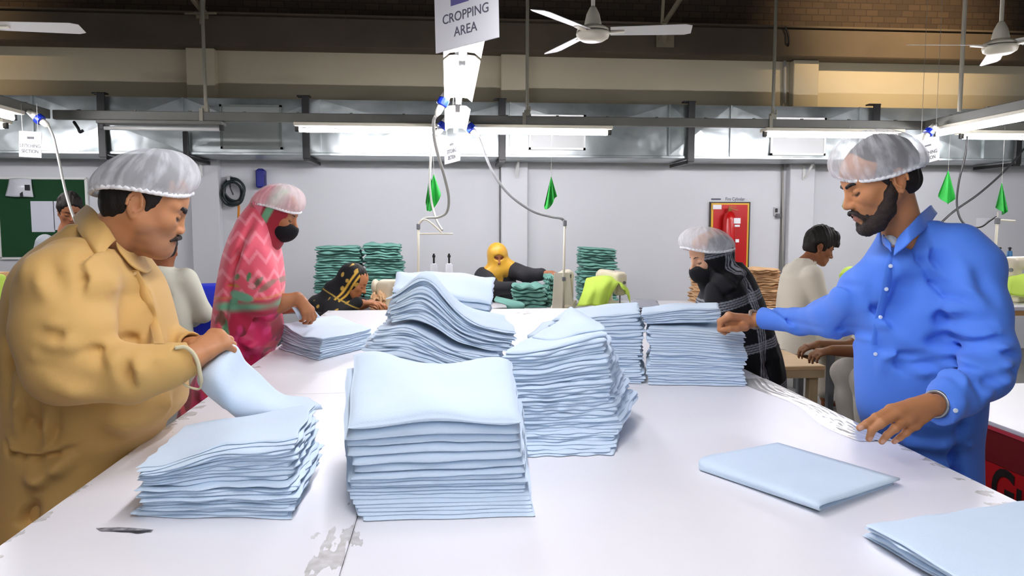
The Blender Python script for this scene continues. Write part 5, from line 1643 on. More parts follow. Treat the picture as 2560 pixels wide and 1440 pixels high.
def add_hand(s, wrist, fingers, thumb, sc=1.0, palm_k=0.014, thick=1.0, back=None):
    """wrist point, four fingers as (knuckle, joint, joint, tip), thumb as (base, joint, joint, tip)"""
    wrist = np.asarray(wrist, float)
    rad = [(0.0125, 0.0098, 0.0088, 0.0078), (0.0130, 0.0102, 0.0090, 0.0080), (0.0122, 0.0096, 0.0086, 0.0076), (0.0110, 0.0086, 0.0076, 0.0066)]
    K = [np.asarray(fg[0], float) for fg in fingers]
    for k, fg in enumerate(fingers):
        w0 = wrist + (K[k] - np.mean(K, 0)) * 0.30
        s.u(rcone(w0, K[k], 0.0175 * sc * thick, rad[k][0] * sc * 1.08), palm_k)
    for k in range(3): s.u(rcone(K[k], K[k + 1], 0.0112 * sc, 0.0108 * sc), 0.010)
    mid = [(wrist * 0.55 + K[k] * 0.45) for k in (0, 3)]
    s.u(rcone(mid[0], mid[1], 0.0150 * sc * thick, 0.0140 * sc * thick), 0.012)
    for k, fg in enumerate(fingers):
        r = rad[k]
        for i in range(3):
            s.u(rcone(fg[i], fg[i + 1], r[i] * sc, r[i + 1] * sc), 0.0035)
        # knuckle bulge
        s.u(Prim(rcone(fg[1], fg[1], r[1] * 1.08 * sc, r[1] * 1.08 * sc).f, np.asarray(fg[1]) - 0.02, np.asarray(fg[1]) + 0.02), 0.004)
    tr = (0.0150, 0.0118, 0.0108, 0.0090)
    s.u(rcone(wrist * 0.8 + np.asarray(thumb[0]) * 0.2, thumb[0], 0.016 * sc, tr[0] * sc), 0.014)
    for i in range(3): s.u(rcone(thumb[i], thumb[i + 1], tr[i] * sc, tr[i + 1] * sc), 0.010 if i == 0 else 0.004)


def auto_hand(wrist, x, z, curls, right=True, sc=1.0, thumb_dir=(0.6, 0.75, -0.35), spread=4.0, thumb_curl=25):
    """finger chains from a wrist, hand direction x, back-of-hand normal z, curls in degrees per finger (three joints)"""
    x = np.asarray(x, float); x = x / np.linalg.norm(x)
    z = np.asarray(z, float); z = z - x * z.dot(x); z /= np.linalg.norm(z)
    y = np.cross(z, x) * (1 if right else -1)          # towards the thumb
    kn = [(0.090, 0.030, 0.003), (0.095, 0.010, 0.006), (0.091, -0.010, 0.004), (0.083, -0.028, 0.0)]
    ln = [(0.043, 0.026, 0.021), (0.047, 0.030, 0.022), (0.043, 0.028, 0.022), (0.034, 0.021, 0.019)]
    wrist = np.asarray(wrist, float)
    g = lambda p: wrist + sc * (x * p[0] + y * p[1] + z * p[2])
    out = []
    for k in range(4):
        p = np.array(kn[k]); pts = [g(p)]; a = 0
        sp = math.radians(spread * (1.5 - k))
        for j in range(3):
            a += math.radians(curls[k][j])
            d = np.array([math.cos(a) * math.cos(sp), math.cos(a) * math.sin(sp), -math.sin(a)])
            p = p + d * ln[k][j]; pts.append(g(p))
        out.append(pts)
    t = np.array(thumb_dir, float); t /= np.linalg.norm(t)
    p = np.array([0.022, 0.026, -0.006]); tp = [g(p + t * 0.012)]
    p = p + t * 0.040; tp.append(g(p))
    bx = np.array([1, 0, 0]); c = math.radians(thumb_curl)
    t2 = t * math.cos(c) + bx * math.sin(c); t2 /= np.linalg.norm(t2); p = p + t2 * 0.032; tp.append(g(p))
    t3 = t2 * math.cos(c) + bx * math.sin(c) - np.array([0, 0, 0.25]); t3 /= np.linalg.norm(t3); p = p + t3 * 0.026; tp.append(g(p))
    return out, tp


def finish(name, s, vox, parent, m, colors=None, pad=0.012):
    V, F = s.mesh(vox, pad=pad)
    return mesh_obj(name, V, F, m, parent, colors=None if colors is None else colors(V))


def legs_and_shoes(root, hips, feet, m_tr, m_shoe, body=None, top=0.75, r0=0.10, r1=0.075):
    s = SDF()
    for h, ft in zip(hips, feet):
        h = np.asarray(h, float); ft = np.asarray(ft, float)
        kn = (h + ft) / 2 + np.array([0, 0, 0.02])
        s.chain([h, kn, ft + [0, 0, 0.12]], [r0, r0 * 0.9, r1], 0.04)
    finish('trousers', s.wrinkle(sn(3, 18, (1, 1, 0.4)), 0.006), 0.014, root, m_tr)
    for ft, d in zip(feet, (1, 1)):
        ft = np.asarray(ft, float)
        t = SDF(); fd = root.get('_fwd', None)
        fw = np.array(FWD_OF.get(root.name, (0, 1, 0)), float)
        t.u(rcone(ft + [0, 0, 0.045], ft + fw * 0.15 + [0, 0, 0.035], 0.044, 0.034), 0.02)
        t.i(half((0, 0, 0.003), (0, 0, -1)), 0.0)
        finish('shoe', t, 0.010, root, m_shoe)


FWD_OF = {}


def cuff_cut(k, p, n, r=0.085):
    """ends a sleeve squarely at p, n towards the hand"""
    p = np.asarray(p, float); n = np.asarray(n, float); n = n / np.linalg.norm(n); c = p + n * r * 0.6
    k.s(Prim(lambda P: np.maximum(-((P - p) @ n), np.sqrt(((P - c) ** 2).sum(1)) - r), p, p), 0.003)


def button(p, n, r, m, parent, name='button'):
    n = np.asarray(n, float) / np.linalg.norm(n)
    return MB().tube([p - n * 0.001, p + n * 0.0015, p + n * 0.0025], [r, r, r * 0.7], 12).build(name, m, parent, smooth=False)


def surf_point(s, px, py, y0, y1, n=160):
    """first point along the sight line through a pixel where the cloth begins"""
    ys = np.linspace(y0, y1, n)
    P = np.array([W(px, py, y) for y in ys])
    d = s.ev(P)
    i = int(np.argmax(d < 0))
    return P[max(i - 1, 0)] if (d < 0).any() else P[n // 2]


def on_surface(s, pts, y0, y1, off=0.002):
    return [surf_point(s, a, b, y0, y1) + np.array([0, -off, 0]) for a, b in pts]
# ------------------------------------------------------------------ man in the mustard kurta
def C1(x, y): return (x / 2.4, 300 + y / 2.4)
def C2(x, y): return (x / 2.25, 800 + y / 2.25)
def XZ(pt, Y): w = W(pt[0], pt[1], Y); return np.array([w[0], w[2]])


def mustard_man():
    Y0 = 2.06
    root = thing('person', 'stout man in a mustard yellow kurta and hair net handling a blue cloth', 'person', (-1.02, 2.10, 0))
    FWD_OF[root.name] = (1, 0, 0)
    f = Frame((0, 0, 0), math.radians(20), math.radians(20), 0, 1.01, 0.93)
    ear = W(338, 514, 1.975)
    f.o = ear - f.s * (f.M @ np.array([-0.018, -0.078, 0.0]))
    skin = (182, 126, 86)
    # body: head, neck, trunk, arms, hands in one surface
    s = SDF()
    add_head(s, f, nose=0.90)
    s.u(f.ell((0.050, 0, -0.095), (0.045, 0.045, 0.026)), 0.03)            # double chin
    nb = W(262, 628, 2.07)
    s.u(rcone(f(-0.022, 0, -0.035), nb, 0.062, 0.074), 0.03)
    s.u(rcone(nb, W(235, 760, 2.09), 0.062, 0.09), 0.04)
    s.u(rcone(W(235, 760, 2.09), (-1.0, 2.10, 0.86), 0.10, 0.11), 0.05)
    for sy in (-0.10, 0.10):
        s.chain([(-1.0, 2.10 + sy, 0.86), (-1.0, 2.10 + sy, 0.46), (-1.02, 2.10 + sy, 0.09)], [0.08, 0.06, 0.045], 0.04)
        s.u(rcone((-1.04, 2.10 + sy, 0.035), (-0.86, 2.10 + sy, 0.025), 0.03, 0.022), 0.02)
    sh, el, wr = W(165, 705, 1.88), W(165, 915, 1.79), W(478, 896, 1.87)
    s.chain([W(235, 720, 2.06), sh, el, wr], [0.06, 0.05, 0.038, 0.029], 0.03)
    shf, elf, wrf = W(290, 700, 2.28), W(345, 880, 2.30), W(480, 868, 2.08)
    s.chain([W(240, 720, 2.12), shf, elf, wrf], [0.08, 0.055, 0.042, 0.028], 0.03)
    # right hand: back towards us, fingers closed on the cloth
    xh = W(548, 852, 1.93) - W(478, 898, 1.87)
    fing, th = auto_hand(W(482, 893, 1.87), xh, (-0.25, -0.80, 0.55), [(48, 58, 36), (54, 62, 38), (58, 64, 40), (62, 62, 40)], True, 0.96, (0.75, 0.45, -0.55), 3)
    add_hand(s, W(480, 895, 1.87), fing, th, 0.98, thick=1.15)
    xh2 = W(560, 850, 2.03) - W(482, 866, 2.08)
    fing2, th2 = auto_hand(W(486, 864, 2.08), xh2, (0.05, 0.35, 0.9), [(30, 46, 30), (34, 50, 30), (40, 52, 32), (46, 52, 32)], False, 0.94, (0.8, 0.4, -0.4), 3)
    add_hand(s, W(484, 866, 2.08), fing2, th2, 0.95)
    finish('body', s, 0.0032, root, skin_mat(), head_colors(f, skin, (142, 84, 66), (92, 74, 62), 0.55))
    # finer pieces on the head
    eyebrows(f, root, thick=0.0058)
    mo = SDF()
    for y in (-1, 1):
        mo.u(f.rc((0.1045, y * 0.002, -0.046), (0.098, y * 0.022, -0.053), 0.0068, 0.006), 0.004).u(f.rc((0.098, y * 0.022, -0.053), (0.086, y * 0.033, -0.064), 0.006, 0.0035), 0.004)
    mo.wrinkle(sn(21, 380, (1, 1, 0.4)), 0.0014)
    finish('moustache', mo, 0.0024, root, M_BEARD, pad=0.006)
    finish('hair', hair_sdf(f, 0.006, -0.062, 0.060), 0.0034, root, M_HAIR)
    hair_net(f, (-0.016, 0, 0.064), (0.122, 0.106, 0.098), root, 4, depth=0.9, tilt=0.36, rim=(0.90, 0.8), film=net_mat(base=0.52))
    # kurta
    k = SDF()
    o = (0, 2.10, 0)
    def sec(py, b, fr, ry, Y=2.08, cy=0.0):
        a, c = W(b, py, Y), W(fr, py, Y)
        return (a[2], (a[0] + c[0]) / 2, cy, (c[0] - a[0]) / 2, ry)
    k.u(loft(o, 0, [sec(560, 190, 300, 0.085), sec(600, 120, 322, 0.115), sec(650, 66, 352, 0.17), sec(700, 44, 384, 0.205), sec(760, 32, 404, 0.215), sec(830, 28, 424, 0.22), sec(900, 26, 436, 0.225),
                    sec(980, 24, 442, 0.235, cy=0.01), sec(1050, 21, 438, 0.25, cy=0.03), sec(1092, 18, 360, 0.265, cy=0.05), sec(1200, 8, 358, 0.27, cy=0.05), sec(1340, -4, 358, 0.275, cy=0.05), sec(1520, -15, 356, 0.28, cy=0.05)], 2.5), 0.01)
    # near sleeve
    k.chain([W(190, 690, 1.95), W(168, 735, 1.87), W(160, 830, 1.82), W(165, 912, 1.80), W(330, 935, 1.82), W(415, 915, 1.855), W(462, 902, 1.875)],
            [0.10, 0.108, 0.106, 0.088, 0.066, 0.052, 0.044], 0.03)
    # far sleeve
    k.chain([shf, elf, W(440, 868, 2.15), W(474, 866, 2.09)], [0.10, 0.075, 0.05, 0.042], 0.03)
    # cuffs
    k.u(rcone(W(440, 907, 1.865), W(470, 899, 1.878), 0.047, 0.045), 0.004)
    k.u(rcone(W(455, 868, 2.12), W(478, 866, 2.085), 0.044, 0.043), 0.004)
    # openings
    k.s(rcone(f(-0.02, 0, -0.02), nb + [0.0, 0, -0.03], 0.068, 0.078), 0.006)
    k.s(rcone(W(462, 902, 1.876), W(520, 880, 1.90), 0.033, 0.034), 0.003)
    cuff_cut(k, W(484, 895, 1.882), W(520, 880, 1.90) - W(462, 902, 1.876))
    cuff_cut(k, W(482, 866, 2.082), W(510, 863, 2.05) - W(455, 868, 2.12))
    k.s(rcone(W(472, 867, 2.097), W(510, 863, 2.05), 0.031, 0.033), 0.003)
    # hem
    k.i(half((0, 0, 0.52), (0, 0, -1)), 0.004)
    side = 2.06
    Yr = 1.85
    # seams and folds
    def g(pts, w, amp, cv=C1, Y=Yr): k.crease([XZ(cv(*p), Y) for p in pts], w, amp, side)
    g([(440, 700), (520, 830), (568, 950), (582, 1085)], 0.011, -0.012)
    g([(470, 720), (550, 850), (600, 960), (612, 1085)], 0.020, 0.008)
    g([(300, 800), (385, 960), (470, 1080)], 0.022, 0.009)
    g([(330, 780), (420, 920), (510, 1040)], 0.016, -0.007)
    g([(200, 760), (250, 900), (330, 1060)], 0.024, 0.007)
    g([(95, 930), (120, 880)], 0.012, -0.010)
    g([(700, 860), (745, 1050), (770, 1250)], 0.028, 0.009); g([(640, 900), (670, 1080), (690, 1240)], 0.024, -0.008)
    g([(440, 1170), (560, 1195)], 0.016, 0.010); g([(400, 1215), (520, 1250), (600, 1330)], 0.014, -0.010); g([(430, 1280), (560, 1290), (650, 1330)], 0.018, 0.012)
    g([(350, 1330), (480, 1400)], 0.016, 0.009); g([(400, 1390), (560, 1430)], 0.014, -0.008)
    g([(780, 170), (815, 260), (832, 362)], 0.012, -0.013, C2); g([(820, 150), (870, 240), (880, 340)], 0.016, 0.008, C2)
    g([(590, 110), (640, 140), (690, 230)], 0.013, -0.009, C2); g([(900, 180), (975, 215)], 0.012, 0.008, C2); g([(700, 130), (750, 200), (770, 330)], 0.018, 0.007, C2)
    g([(400, 250), (560, 350), (700, 390)], 0.024, 0.008, C2); g([(560, 250), (680, 300)], 0.018, -0.006, C2)
    # folds of the back and skirt
    Yr = 1.95
    for pts, w, a in (([(100, 40), (150, 220), (170, 480)], 0.016, -0.016), ([(150, 250), (205, 430), (215, 620)], 0.016, 0.010), ([(230, 380), (262, 520), (268, 680)], 0.016, -0.014),
                      ([(330, 400), (325, 560), (322, 695)], 0.014, -0.020), ([(380, 420), (375, 560), (360, 680)], 0.018, 0.010), ([(430, 420), (420, 560), (400, 670)], 0.014, -0.010),
                      ([(120, 620), (165, 690), (240, 705), (330, 712), (420, 690), (540, 640)], 0.010, -0.014), ([(130, 600), (180, 672), (250, 690), (330, 695), (420, 672), (540, 622)], 0.012, 0.009),
                      ([(240, 800), (330, 830), (430, 770), (530, 690)], 0.020, 0.010), ([(300, 960), (275, 1040), (250, 1100)], 0.016, -0.018), ([(290, 930), (330, 1010)], 0.016, -0.012),
                      ([(560, 500), (640, 620), (700, 690)], 0.03, -0.010), ([(900, 420), (960, 520), (930, 620)], 0.024, 0.010), ([(640, 460), (760, 560), (880, 600)], 0.024, 0.008)):
        g(pts, w, a, C2, 1.98)
    k.wrinkle(sn(8, 13, (1, 0.6, 0.6)), 0.0035)
    finish('kurta', k, 0.0058, root, mat('mustard_cloth', lin(200, 160, 92), 0.8, bump=0.12, bscale=500, sheen=0.1, var=0.04, vscale=5))
    M_MU = MATS['mustard_cloth']
    # collar: a folded band standing round the neck with a pointed front
    L = on_surface(k, [C1(520, 520), C1(560, 590), C1(620, 690), C1(672, 735)], 1.6, 2.3)
    def cpt(x, y, Y): return W(*C1(x, y), Y)
    V, F = patch([[cpt(525, 512, 2.14), cpt(570, 545, 2.05), cpt(640, 640, 1.985), cpt(690, 725, 1.975)],
                  [cpt(510, 525, 2.14), cpt(545, 580, 2.03), cpt(610, 690, 1.955), cpt(672, 742, 1.960)],
                  [cpt(470, 560, 2.13), cpt(505, 640, 1.99), cpt(570, 760, 1.915), cpt(640, 775, 1.935)],
                  [cpt(445, 590, 2.12), cpt(480, 680, 1.975), cpt(585, 812, 1.905), cpt(612, 812, 1.915)]], 26, 18, 0.004)
    mesh_obj('collar', V, F, M_MU, root)
    V, F = patch([[cpt(692, 735, 1.99), cpt(760, 790, 2.0), cpt(820, 800, 2.06), cpt(860, 810, 2.12)],
                  [cpt(700, 765, 1.975), cpt(765, 830, 1.99), cpt(835, 860, 2.05), cpt(880, 850, 2.11)],
                  [cpt(720, 800, 1.97), cpt(790, 880, 1.985), cpt(870, 920, 2.03), cpt(905, 900, 2.10)]], 16, 12, 0.004)
    mesh_obj('collar', V, F, M_MU, root)
    # front placket strip
    pl = on_surface(k, [C1(800, 900), C1(850, 1000), C1(890, 1100), C1(925, 1220), C1(955, 1340)], 1.7, 2.4, 0.0)
    m = MB()
    c = spline(pl, 24)
    Vp = []
    for p in c:
        Vp += [p + [-0.012, -0.001, 0], p + [-0.010, -0.005, 0], p + [0.010, -0.004, 0], p + [0.012, 0.001, 0]]
    Fp = [(4 * i + j, 4 * i + j + 1, 4 * i + j + 5, 4 * i + j + 4) for i in range(23) for j in range(3)]
    mesh_obj('placket', Vp, Fp, M_MU, root)
    for (x, y) in ((705, 775), (812, 922), (940, 1238)):
        p = surf_point(k, *C1(x, y), 1.6, 2.3) + [0, -0.004, 0]
        button(p, (0.3, -1, 0.1), 0.0055, mat('horn_button', lin(196, 160, 100), 0.3), root)
    # pale cord round the cuff with a loose loop
    P = spline([W(437, 870, 1.83), W(462, 868, 1.835), W(482, 882, 1.835), W(494, 905, 1.835), W(500, 935, 1.84), W(503, 958, 1.85), W(498, 972, 1.86), W(480, 970, 1.86), W(462, 962, 1.86), W(452, 952, 1.86), W(447, 948, 1.87)], 60)
    MB().tube(P, [0.0052] * 30 + [0.0030] * 30, 8).build('wrist_cord', mat('pale_cord', lin(206, 196, 160), 0.7), root, smooth=True)
    legs_and_shoes(root, [(-1.0, 2.0, 0.8), (-1.0, 2.2, 0.8)], [(-1.02, 1.99, 0), (-1.02, 2.21, 0)], M_MU, mat('brown_leather', lin(70, 46, 34), 0.5))


mustard_man()

# cloth held by the mustard man
V, F = patch([[W(556, 872, 1.93), W(588, 868, 1.95), W(612, 905, 1.98), W(650, 945, 2.02), W(705, 985, 2.06), W(772, 1002, 2.08)],
              [W(520, 905, 1.91), W(565, 905, 1.90), W(602, 940, 1.94), W(650, 975, 1.98), W(712, 1000, 2.02), W(780, 1008, 2.04)],
              [W(498, 945, 1.90), W(545, 955, 1.86), W(592, 985, 1.88), W(650, 1005, 1.92), W(720, 1012, 1.97), W(790, 1014, 2.0)],
              [W(520, 985, 1.91), W(555, 1005, 1.87), W(600, 1025, 1.87), W(655, 1028, 1.90), W(728, 1022, 1.95), W(802, 1020, 1.98)],
              [W(560, 1018, 1.95), W(585, 1035, 1.92), W(622, 1044, 1.90), W(675, 1040, 1.92), W(735, 1030, 1.96), W(806, 1022, 1.99)]], 46, 34, 0.005,
             ripple=lambda u, v: np.stack([0 * u, 0.006 * np.sin(9 * v + 3 * u) * (1 - u), 0.004 * np.sin(14 * u)], -1))
V[:, 2] = np.maximum(V[:, 2], TZ + 0.003)
tag(mesh_obj('held_cloth', V, F, M_CLOTH), 'pale blue cloth drooping from the mustard-shirted man\'s hands onto the table', 'cloth')


# ------------------------------------------------------------------ man in the blue kurta
def C7(x, y): return (2000 + x / 2.4, 320 + y / 2.4)
def C8(x, y): return (2080 + x / 4.0, 900 + y / 4.0)


def blue_man():
    root = thing('person', 'bearded young man in a bright blue kurta and hair net reaching to a cloth stack', 'person', (1.50, 2.17, 0))
    FWD_OF[root.name] = (-0.9, -0.4, 0)
    yawh = math.radians(180 - 9)
    f = Frame((0, 0, 0), yawh, math.radians(20), 0, 1.01)
    ear = W(2250, 452, 1.965)
    f.o = ear - f.s * (f.M @ np.array([-0.018, 0.080, 0.0]))
    skin = (176, 120, 80)
    s = SDF()
    add_head(s, f, nose=0.96)
    nb = W(2268, 628, 2.08)
    s.u(rcone(f(-0.026, 0, -0.03), nb, 0.051, 0.059), 0.03)
    s.u(f.ell((0.084, 0, -0.03), (0.01, 0.01, 0.01)), 0.01)
    s.u(rcone(nb, W(2300, 760, 2.12), 0.052, 0.07), 0.03)
    s.u(rcone(W(2300, 760, 2.12), (1.49, 2.17, 0.86), 0.065, 0.06), 0.03)
    for sx in (-0.09, 0.09):
        s.chain([(1.50 - sx * 0.3, 2.17 + sx * 0.6, 0.86), (1.50 - sx * 0.4, 2.17 + sx, 0.46), (1.51 - sx * 0.4, 2.17 + sx, 0.09)], [0.045, 0.045, 0.042], 0.03)
        s.u(rcone((1.51 - sx * 0.4, 2.17 + sx, 0.035), (1.36 - sx * 0.4, 2.11 + sx, 0.025), 0.03, 0.022), 0.02)
    shn, eln, wrn = W(2440, 665, 1.95), W(2482, 905, 1.82), W(2338, 1012, 1.725)
    s.chain([W(2330, 720, 2.09), shn, W(2470, 912, 1.815), W(2400, 982, 1.765), wrn], [0.05, 0.04, 0.026, 0.022, 0.0265], 0.02)
    s.chain([W(2290, 700, 2.1), W(2170, 720, 2.16), W(2085, 792, 2.33), W(1998, 802, 2.50), W(1886, 799, 2.70)], [0.05, 0.042, 0.028, 0.021, 0.026], 0.02)
    # left hand, hanging with spread fingers over the table edge
    Yh = 1.70
    fing = [[W(*C8(590, 500), Yh - 0.005), W(*C8(440, 575), Yh - 0.02), W(*C8(345, 635), Yh - 0.025), W(*C8(275, 680), Yh - 0.025)],
            [W(*C8(660, 535), Yh - 0.012), W(*C8(500, 625), Yh - 0.035), W(*C8(400, 700), Yh - 0.035), W(*C8(370, 785), Yh - 0.025)],
            [W(*C8(750, 595), Yh - 0.012), W(*C8(630, 685), Yh - 0.035), W(*C8(550, 750), Yh - 0.035), W(*C8(497, 815), Yh - 0.027)],
            [W(*C8(830, 650), Yh - 0.004), W(*C8(740, 725), Yh - 0.022), W(*C8(680, 775), Yh - 0.022), W(*C8(622, 815), Yh - 0.016)]]
    th = [W(*C8(800, 480), Yh + 0.035), W(*C8(660, 520), Yh + 0.055), W(*C8(560, 590), Yh + 0.055), W(*C8(480, 660), Yh + 0.045)]
    add_hand(s, W(*C8(985, 440), 1.716), fing, th, 1.04, thick=1.05)
    # right hand pinching the top cloth of the neat stack
    Yr = 2.70
    fr = [[W(1826, 791, Yr - 0.03), W(1802, 806, Yr - 0.035), W(1801, 825, Yr - 0.035), W(1812, 833, Yr - 0.035)],
          [W(1822, 789, Yr - 0.005), W(1800, 803, Yr), W(1799, 824, Yr), W(1811, 831, Yr)],
          [W(1824, 793, Yr + 0.02), W(1804, 806, Yr + 0.03), W(1804, 825, Yr + 0.03), W(1816, 830, Yr + 0.025)],
          [W(1830, 799, Yr + 0.04), W(1814, 811, Yr + 0.05), W(1812, 826, Yr + 0.045), W(1822, 829, Yr + 0.04)]]
    tr = [W(1862, 817, Yr - 0.035), W(1842, 822, Yr - 0.05), W(1824, 822, Yr - 0.055), W(1808, 824, Yr - 0.055)]
    add_hand(s, W(1880, 802, Yr), fr, tr, 1.02)
    s.u(rcone(W(1866, 806, Yr), W(1828, 808, Yr), 0.026, 0.024), 0.012)
    hc = head_colors(f, skin, (150, 92, 80), (40, 28, 22), 0.5)
    tips = [fg[3] for fg in fing]; tdir = [fg[3] - fg[2] for fg in fing]
    def colr(P):
        C = hc(P)
        for t, d in zip(tips, tdir):
            d = d / np.linalg.norm(d); c = t + np.array([0, -0.0075, 0.002])
            w = np.clip((0.0075 - np.linalg.norm(P - c, axis=1)) / 0.002, 0, 1)
            C = C * (1 - 0.7 * w[:, None]) + np.array(lin(206, 160, 140)[:3]) * 0.7 * w[:, None]
        return C
    finish('body', s, 0.0031, root, skin_mat(), colr)
    eyebrows(f, root, thick=0.0052)
    finish('hair', hair_sdf(f, 0.005, -0.050, 0.064, side=0.012), 0.0034, root, M_HAIR)
    # beard along the jaw, with moustache
    b = SDF()
    for y in (-1, 1):
        b.chain([f(0.004, y * 0.068, 0.002), f(0.010, y * 0.067, -0.028), f(0.030, y * 0.055, -0.066), f(0.056, y * 0.034, -0.094), f(0.076, y * 0.012, -0.104)], [0.008 * 1.07, 0.015 * 1.07, 0.021 * 1.07, 0.024 * 1.07, 0.022 * 1.07], 0.012)
        b.u(f.rc((0.070, y * 0.030, -0.066), (0.070, y * 0.020, -0.092), 0.012, 0.016), 0.010)
        b.u(f.rc((0.1045, y * 0.003, -0.0465), (0.099, y * 0.020, -0.0510), 0.0062, 0.0058), 0.004).u(f.rc((0.099, y * 0.020, -0.0510), (0.086, y * 0.031, -0.072), 0.0058, 0.0065), 0.006)
    b.u(f.ell((0.090, 0, -0.084), (0.010, 0.010, 0.008)), 0.008)
    b.s(f.ell((0.100, 0, -0.0625), (0.016, 0.021, 0.0105)), 0.003)
    b.wrinkle(sn(31, 300, (1, 1, 0.5)), 0.0022)
    finish('beard', b, 0.0028, root, M_BEARD, pad=0.01)
    hair_net(f, (-0.010, 0, 0.053), (0.128, 0.104, 0.108), root, 9, tilt=0.20, rim=(0.84, 0.8), film=net_mat(base=0.34, name='hair_net_film_thin'))
    # kurta
    k = SDF()
    o = np.array([W(2303, 850, 2.10)[0], 2.10, 0])
    yb = math.radians(180 + 36)
    def sec(py, c, rx, ry, Y=2.10):
        w = W(c, py, Y); dx = w[0] - o[0]; dy = w[1] - o[1]
        lx = dx * math.cos(yb) + dy * math.sin(yb); ly = -dx * math.sin(yb) + dy * math.cos(yb)
        return (w[2], lx, ly, rx, ry)
    k.u(loft(o, yb, [sec(560, 2268, 0.070, 0.070), sec(600, 2278, 0.085, 0.095), sec(640, 2292, 0.10, 0.15), sec(690, 2300, 0.125, 0.185), sec(760, 2305, 0.138, 0.195), sec(850, 2301, 0.142, 0.188),
                    sec(950, 2298, 0.142, 0.186, 2.12), sec(1040, 2298, 0.140, 0.182, 2.14), sec(1088, 2306, 0.132, 0.168, 2.17), sec(1220, 2308, 0.134, 0.170, 2.17), sec(1400, 2310, 0.138, 0.175, 2.17), sec(1560, 2312, 0.14, 0.18, 2.17)], 2.25), 0.01)
    k.chain([W(2310, 610, 2.06), W(2395, 622, 1.99), W(2440, 670, 1.955)], [0.062, 0.062, 0.072], 0.04)
    k.chain([W(2424, 668, 1.96), W(2446, 780, 1.90), W(2474, 885, 1.835), W(2462, 935, 1.80), W(2400, 985, 1.765), W(2350, 1018, 1.735)], [0.074, 0.073, 0.062, 0.060, 0.050, 0.043], 0.03)
    k.chain([W(2185, 712, 2.13), W(2150, 740, 2.19), W(2085, 792, 2.32), W(2000, 803, 2.50), W(1912, 795, 2.655)], [0.080, 0.078, 0.067, 0.046, 0.040], 0.03)
    k.u(rcone(W(2378, 1002, 1.752), W(2344, 1021, 1.730), 0.0455, 0.0445), 0.004)
    k.u(rcone(W(1945, 797, 2.60), W(1908, 795, 2.663), 0.0420, 0.0415), 0.004)
    # openings: neck, cuffs
    k.u(ell(nb + np.array([-0.012, -0.012, -0.035]), np.array([0.088, 0.092, 0.062])), 0.03)
    k.s(rcone(f(-0.02, 0, -0.03), nb + [0, 0, 0.022], 0.058, 0.060), 0.005)
    k.s(rcone(W(2360, 1011, 1.741), W(2300, 1030, 1.70), 0.033, 0.036), 0.003)
    k.s(rcone(W(1918, 795, 2.645), W(1880, 795, 2.71), 0.0285, 0.030), 0.003)
    cuff_cut(k, W(2344, 1021, 1.730), W(2344, 1021, 1.730) - W(2378, 1002, 1.752))
    cuff_cut(k, W(1908, 795, 2.663), W(1908, 795, 2.663) - W(1945, 797, 2.60))
    k.i(half((0, 0, 0.50), (0, 0, -1)), 0.004)
    side = 2.1
    def g(pts, w, amp, cv=C7, Y=1.95, sd=2.1): k.crease([XZ(cv(*p), Y) for p in pts], w, amp, sd)
    g([(815, 590), (785, 700), (790, 800), (860, 940), (925, 1080)], 0.010, -0.013, Y=1.93)
    g([(850, 640), (835, 740), (850, 840), (920, 960), (985, 1090)], 0.018, 0.007, Y=1.92)
    g([(905, 715), (905, 800), (930, 900)], 0.015, -0.010, Y=1.9); g([(960, 720), (1000, 860), (1060, 1000)], 0.022, 0.007, Y=1.88)
    g([(1090, 820), (1100, 950), (1120, 1080)], 0.022, -0.008, Y=1.86); g([(1150, 960), (1170, 1080)], 0.018, 0.006, Y=1.85)
    g([(640, 820), (620, 1000), (590, 1250)], 0.024, 0.008, Y=1.96); g([(700, 880), (690, 1060), (660, 1300)], 0.024, -0.010, Y=1.96); g([(760, 900), (765, 1100), (750, 1280)], 0.026, 0.008, Y=1.96)
    g([(560, 840), (530, 1000), (490, 1300)], 0.020, -0.006, Y=1.98); g([(430, 900), (420, 1100), (410, 1400)], 0.022, 0.007, Y=2.0)
    g([(770, 1310), (850, 1270), (930, 1240)], 0.020, -0.014, Y=1.95); g([(800, 1180), (880, 1130), (960, 1150)], 0.026, -0.008, Y=1.95)
    g([(950, 1120), (985, 1180)], 0.014, -0.010, Y=1.86); g([(1035, 1295), (1120, 1250), (1205, 1248)], 0.013, -0.010, Y=1.82); g([(1030, 1270), (1110, 1222), (1200, 1220)], 0.014, 0.011, Y=1.82)
    g([(1050, 1340), (1150, 1295), (1240, 1300)], 0.014, 0.010, Y=1.81); g([(1060, 1375), (1160, 1335), (1250, 1345)], 0.012, -0.009, Y=1.81)
    # sleeve of the near forearm
    g([(1200, 225), (1250, 120), (1290, 110)], 0.009, -0.012, C8, 1.74); g([(1230, 250), (1290, 150), (1360, 110)], 0.012, 0.008, C8, 1.74)
    g([(1290, 110), (1420, 115), (1540, 90)], 0.012, -0.009, C8, 1.75); g([(1560, 230), (1650, 190), (1720, 110)], 0.014, 0.008, C8, 1.76); g([(1380, 330), (1480, 300), (1580, 230)], 0.016, 0.007, C8, 1.75)
    g([(1480, 60), (1640, 20), (1760, 40)], 0.014, 0.009, C8, 1.78); g([(1540, 90), (1700, 70), (1800, 110)], 0.012, -0.008, C8, 1.78)
    # chest and lower skirt
    g([(850, -60), (870, 100), (920, 240)], 0.014, -0.009, C8, 1.95); g([(900, 110), (1000, 60), (1100, 30)], 0.018, -0.010, C8, 1.95); g([(690, 0), (640, 200), (600, 420)], 0.024, 0.008, C8, 1.96)
    g([(380, 0), (350, 250), (330, 480)], 0.022, -0.007, C8, 1.98)
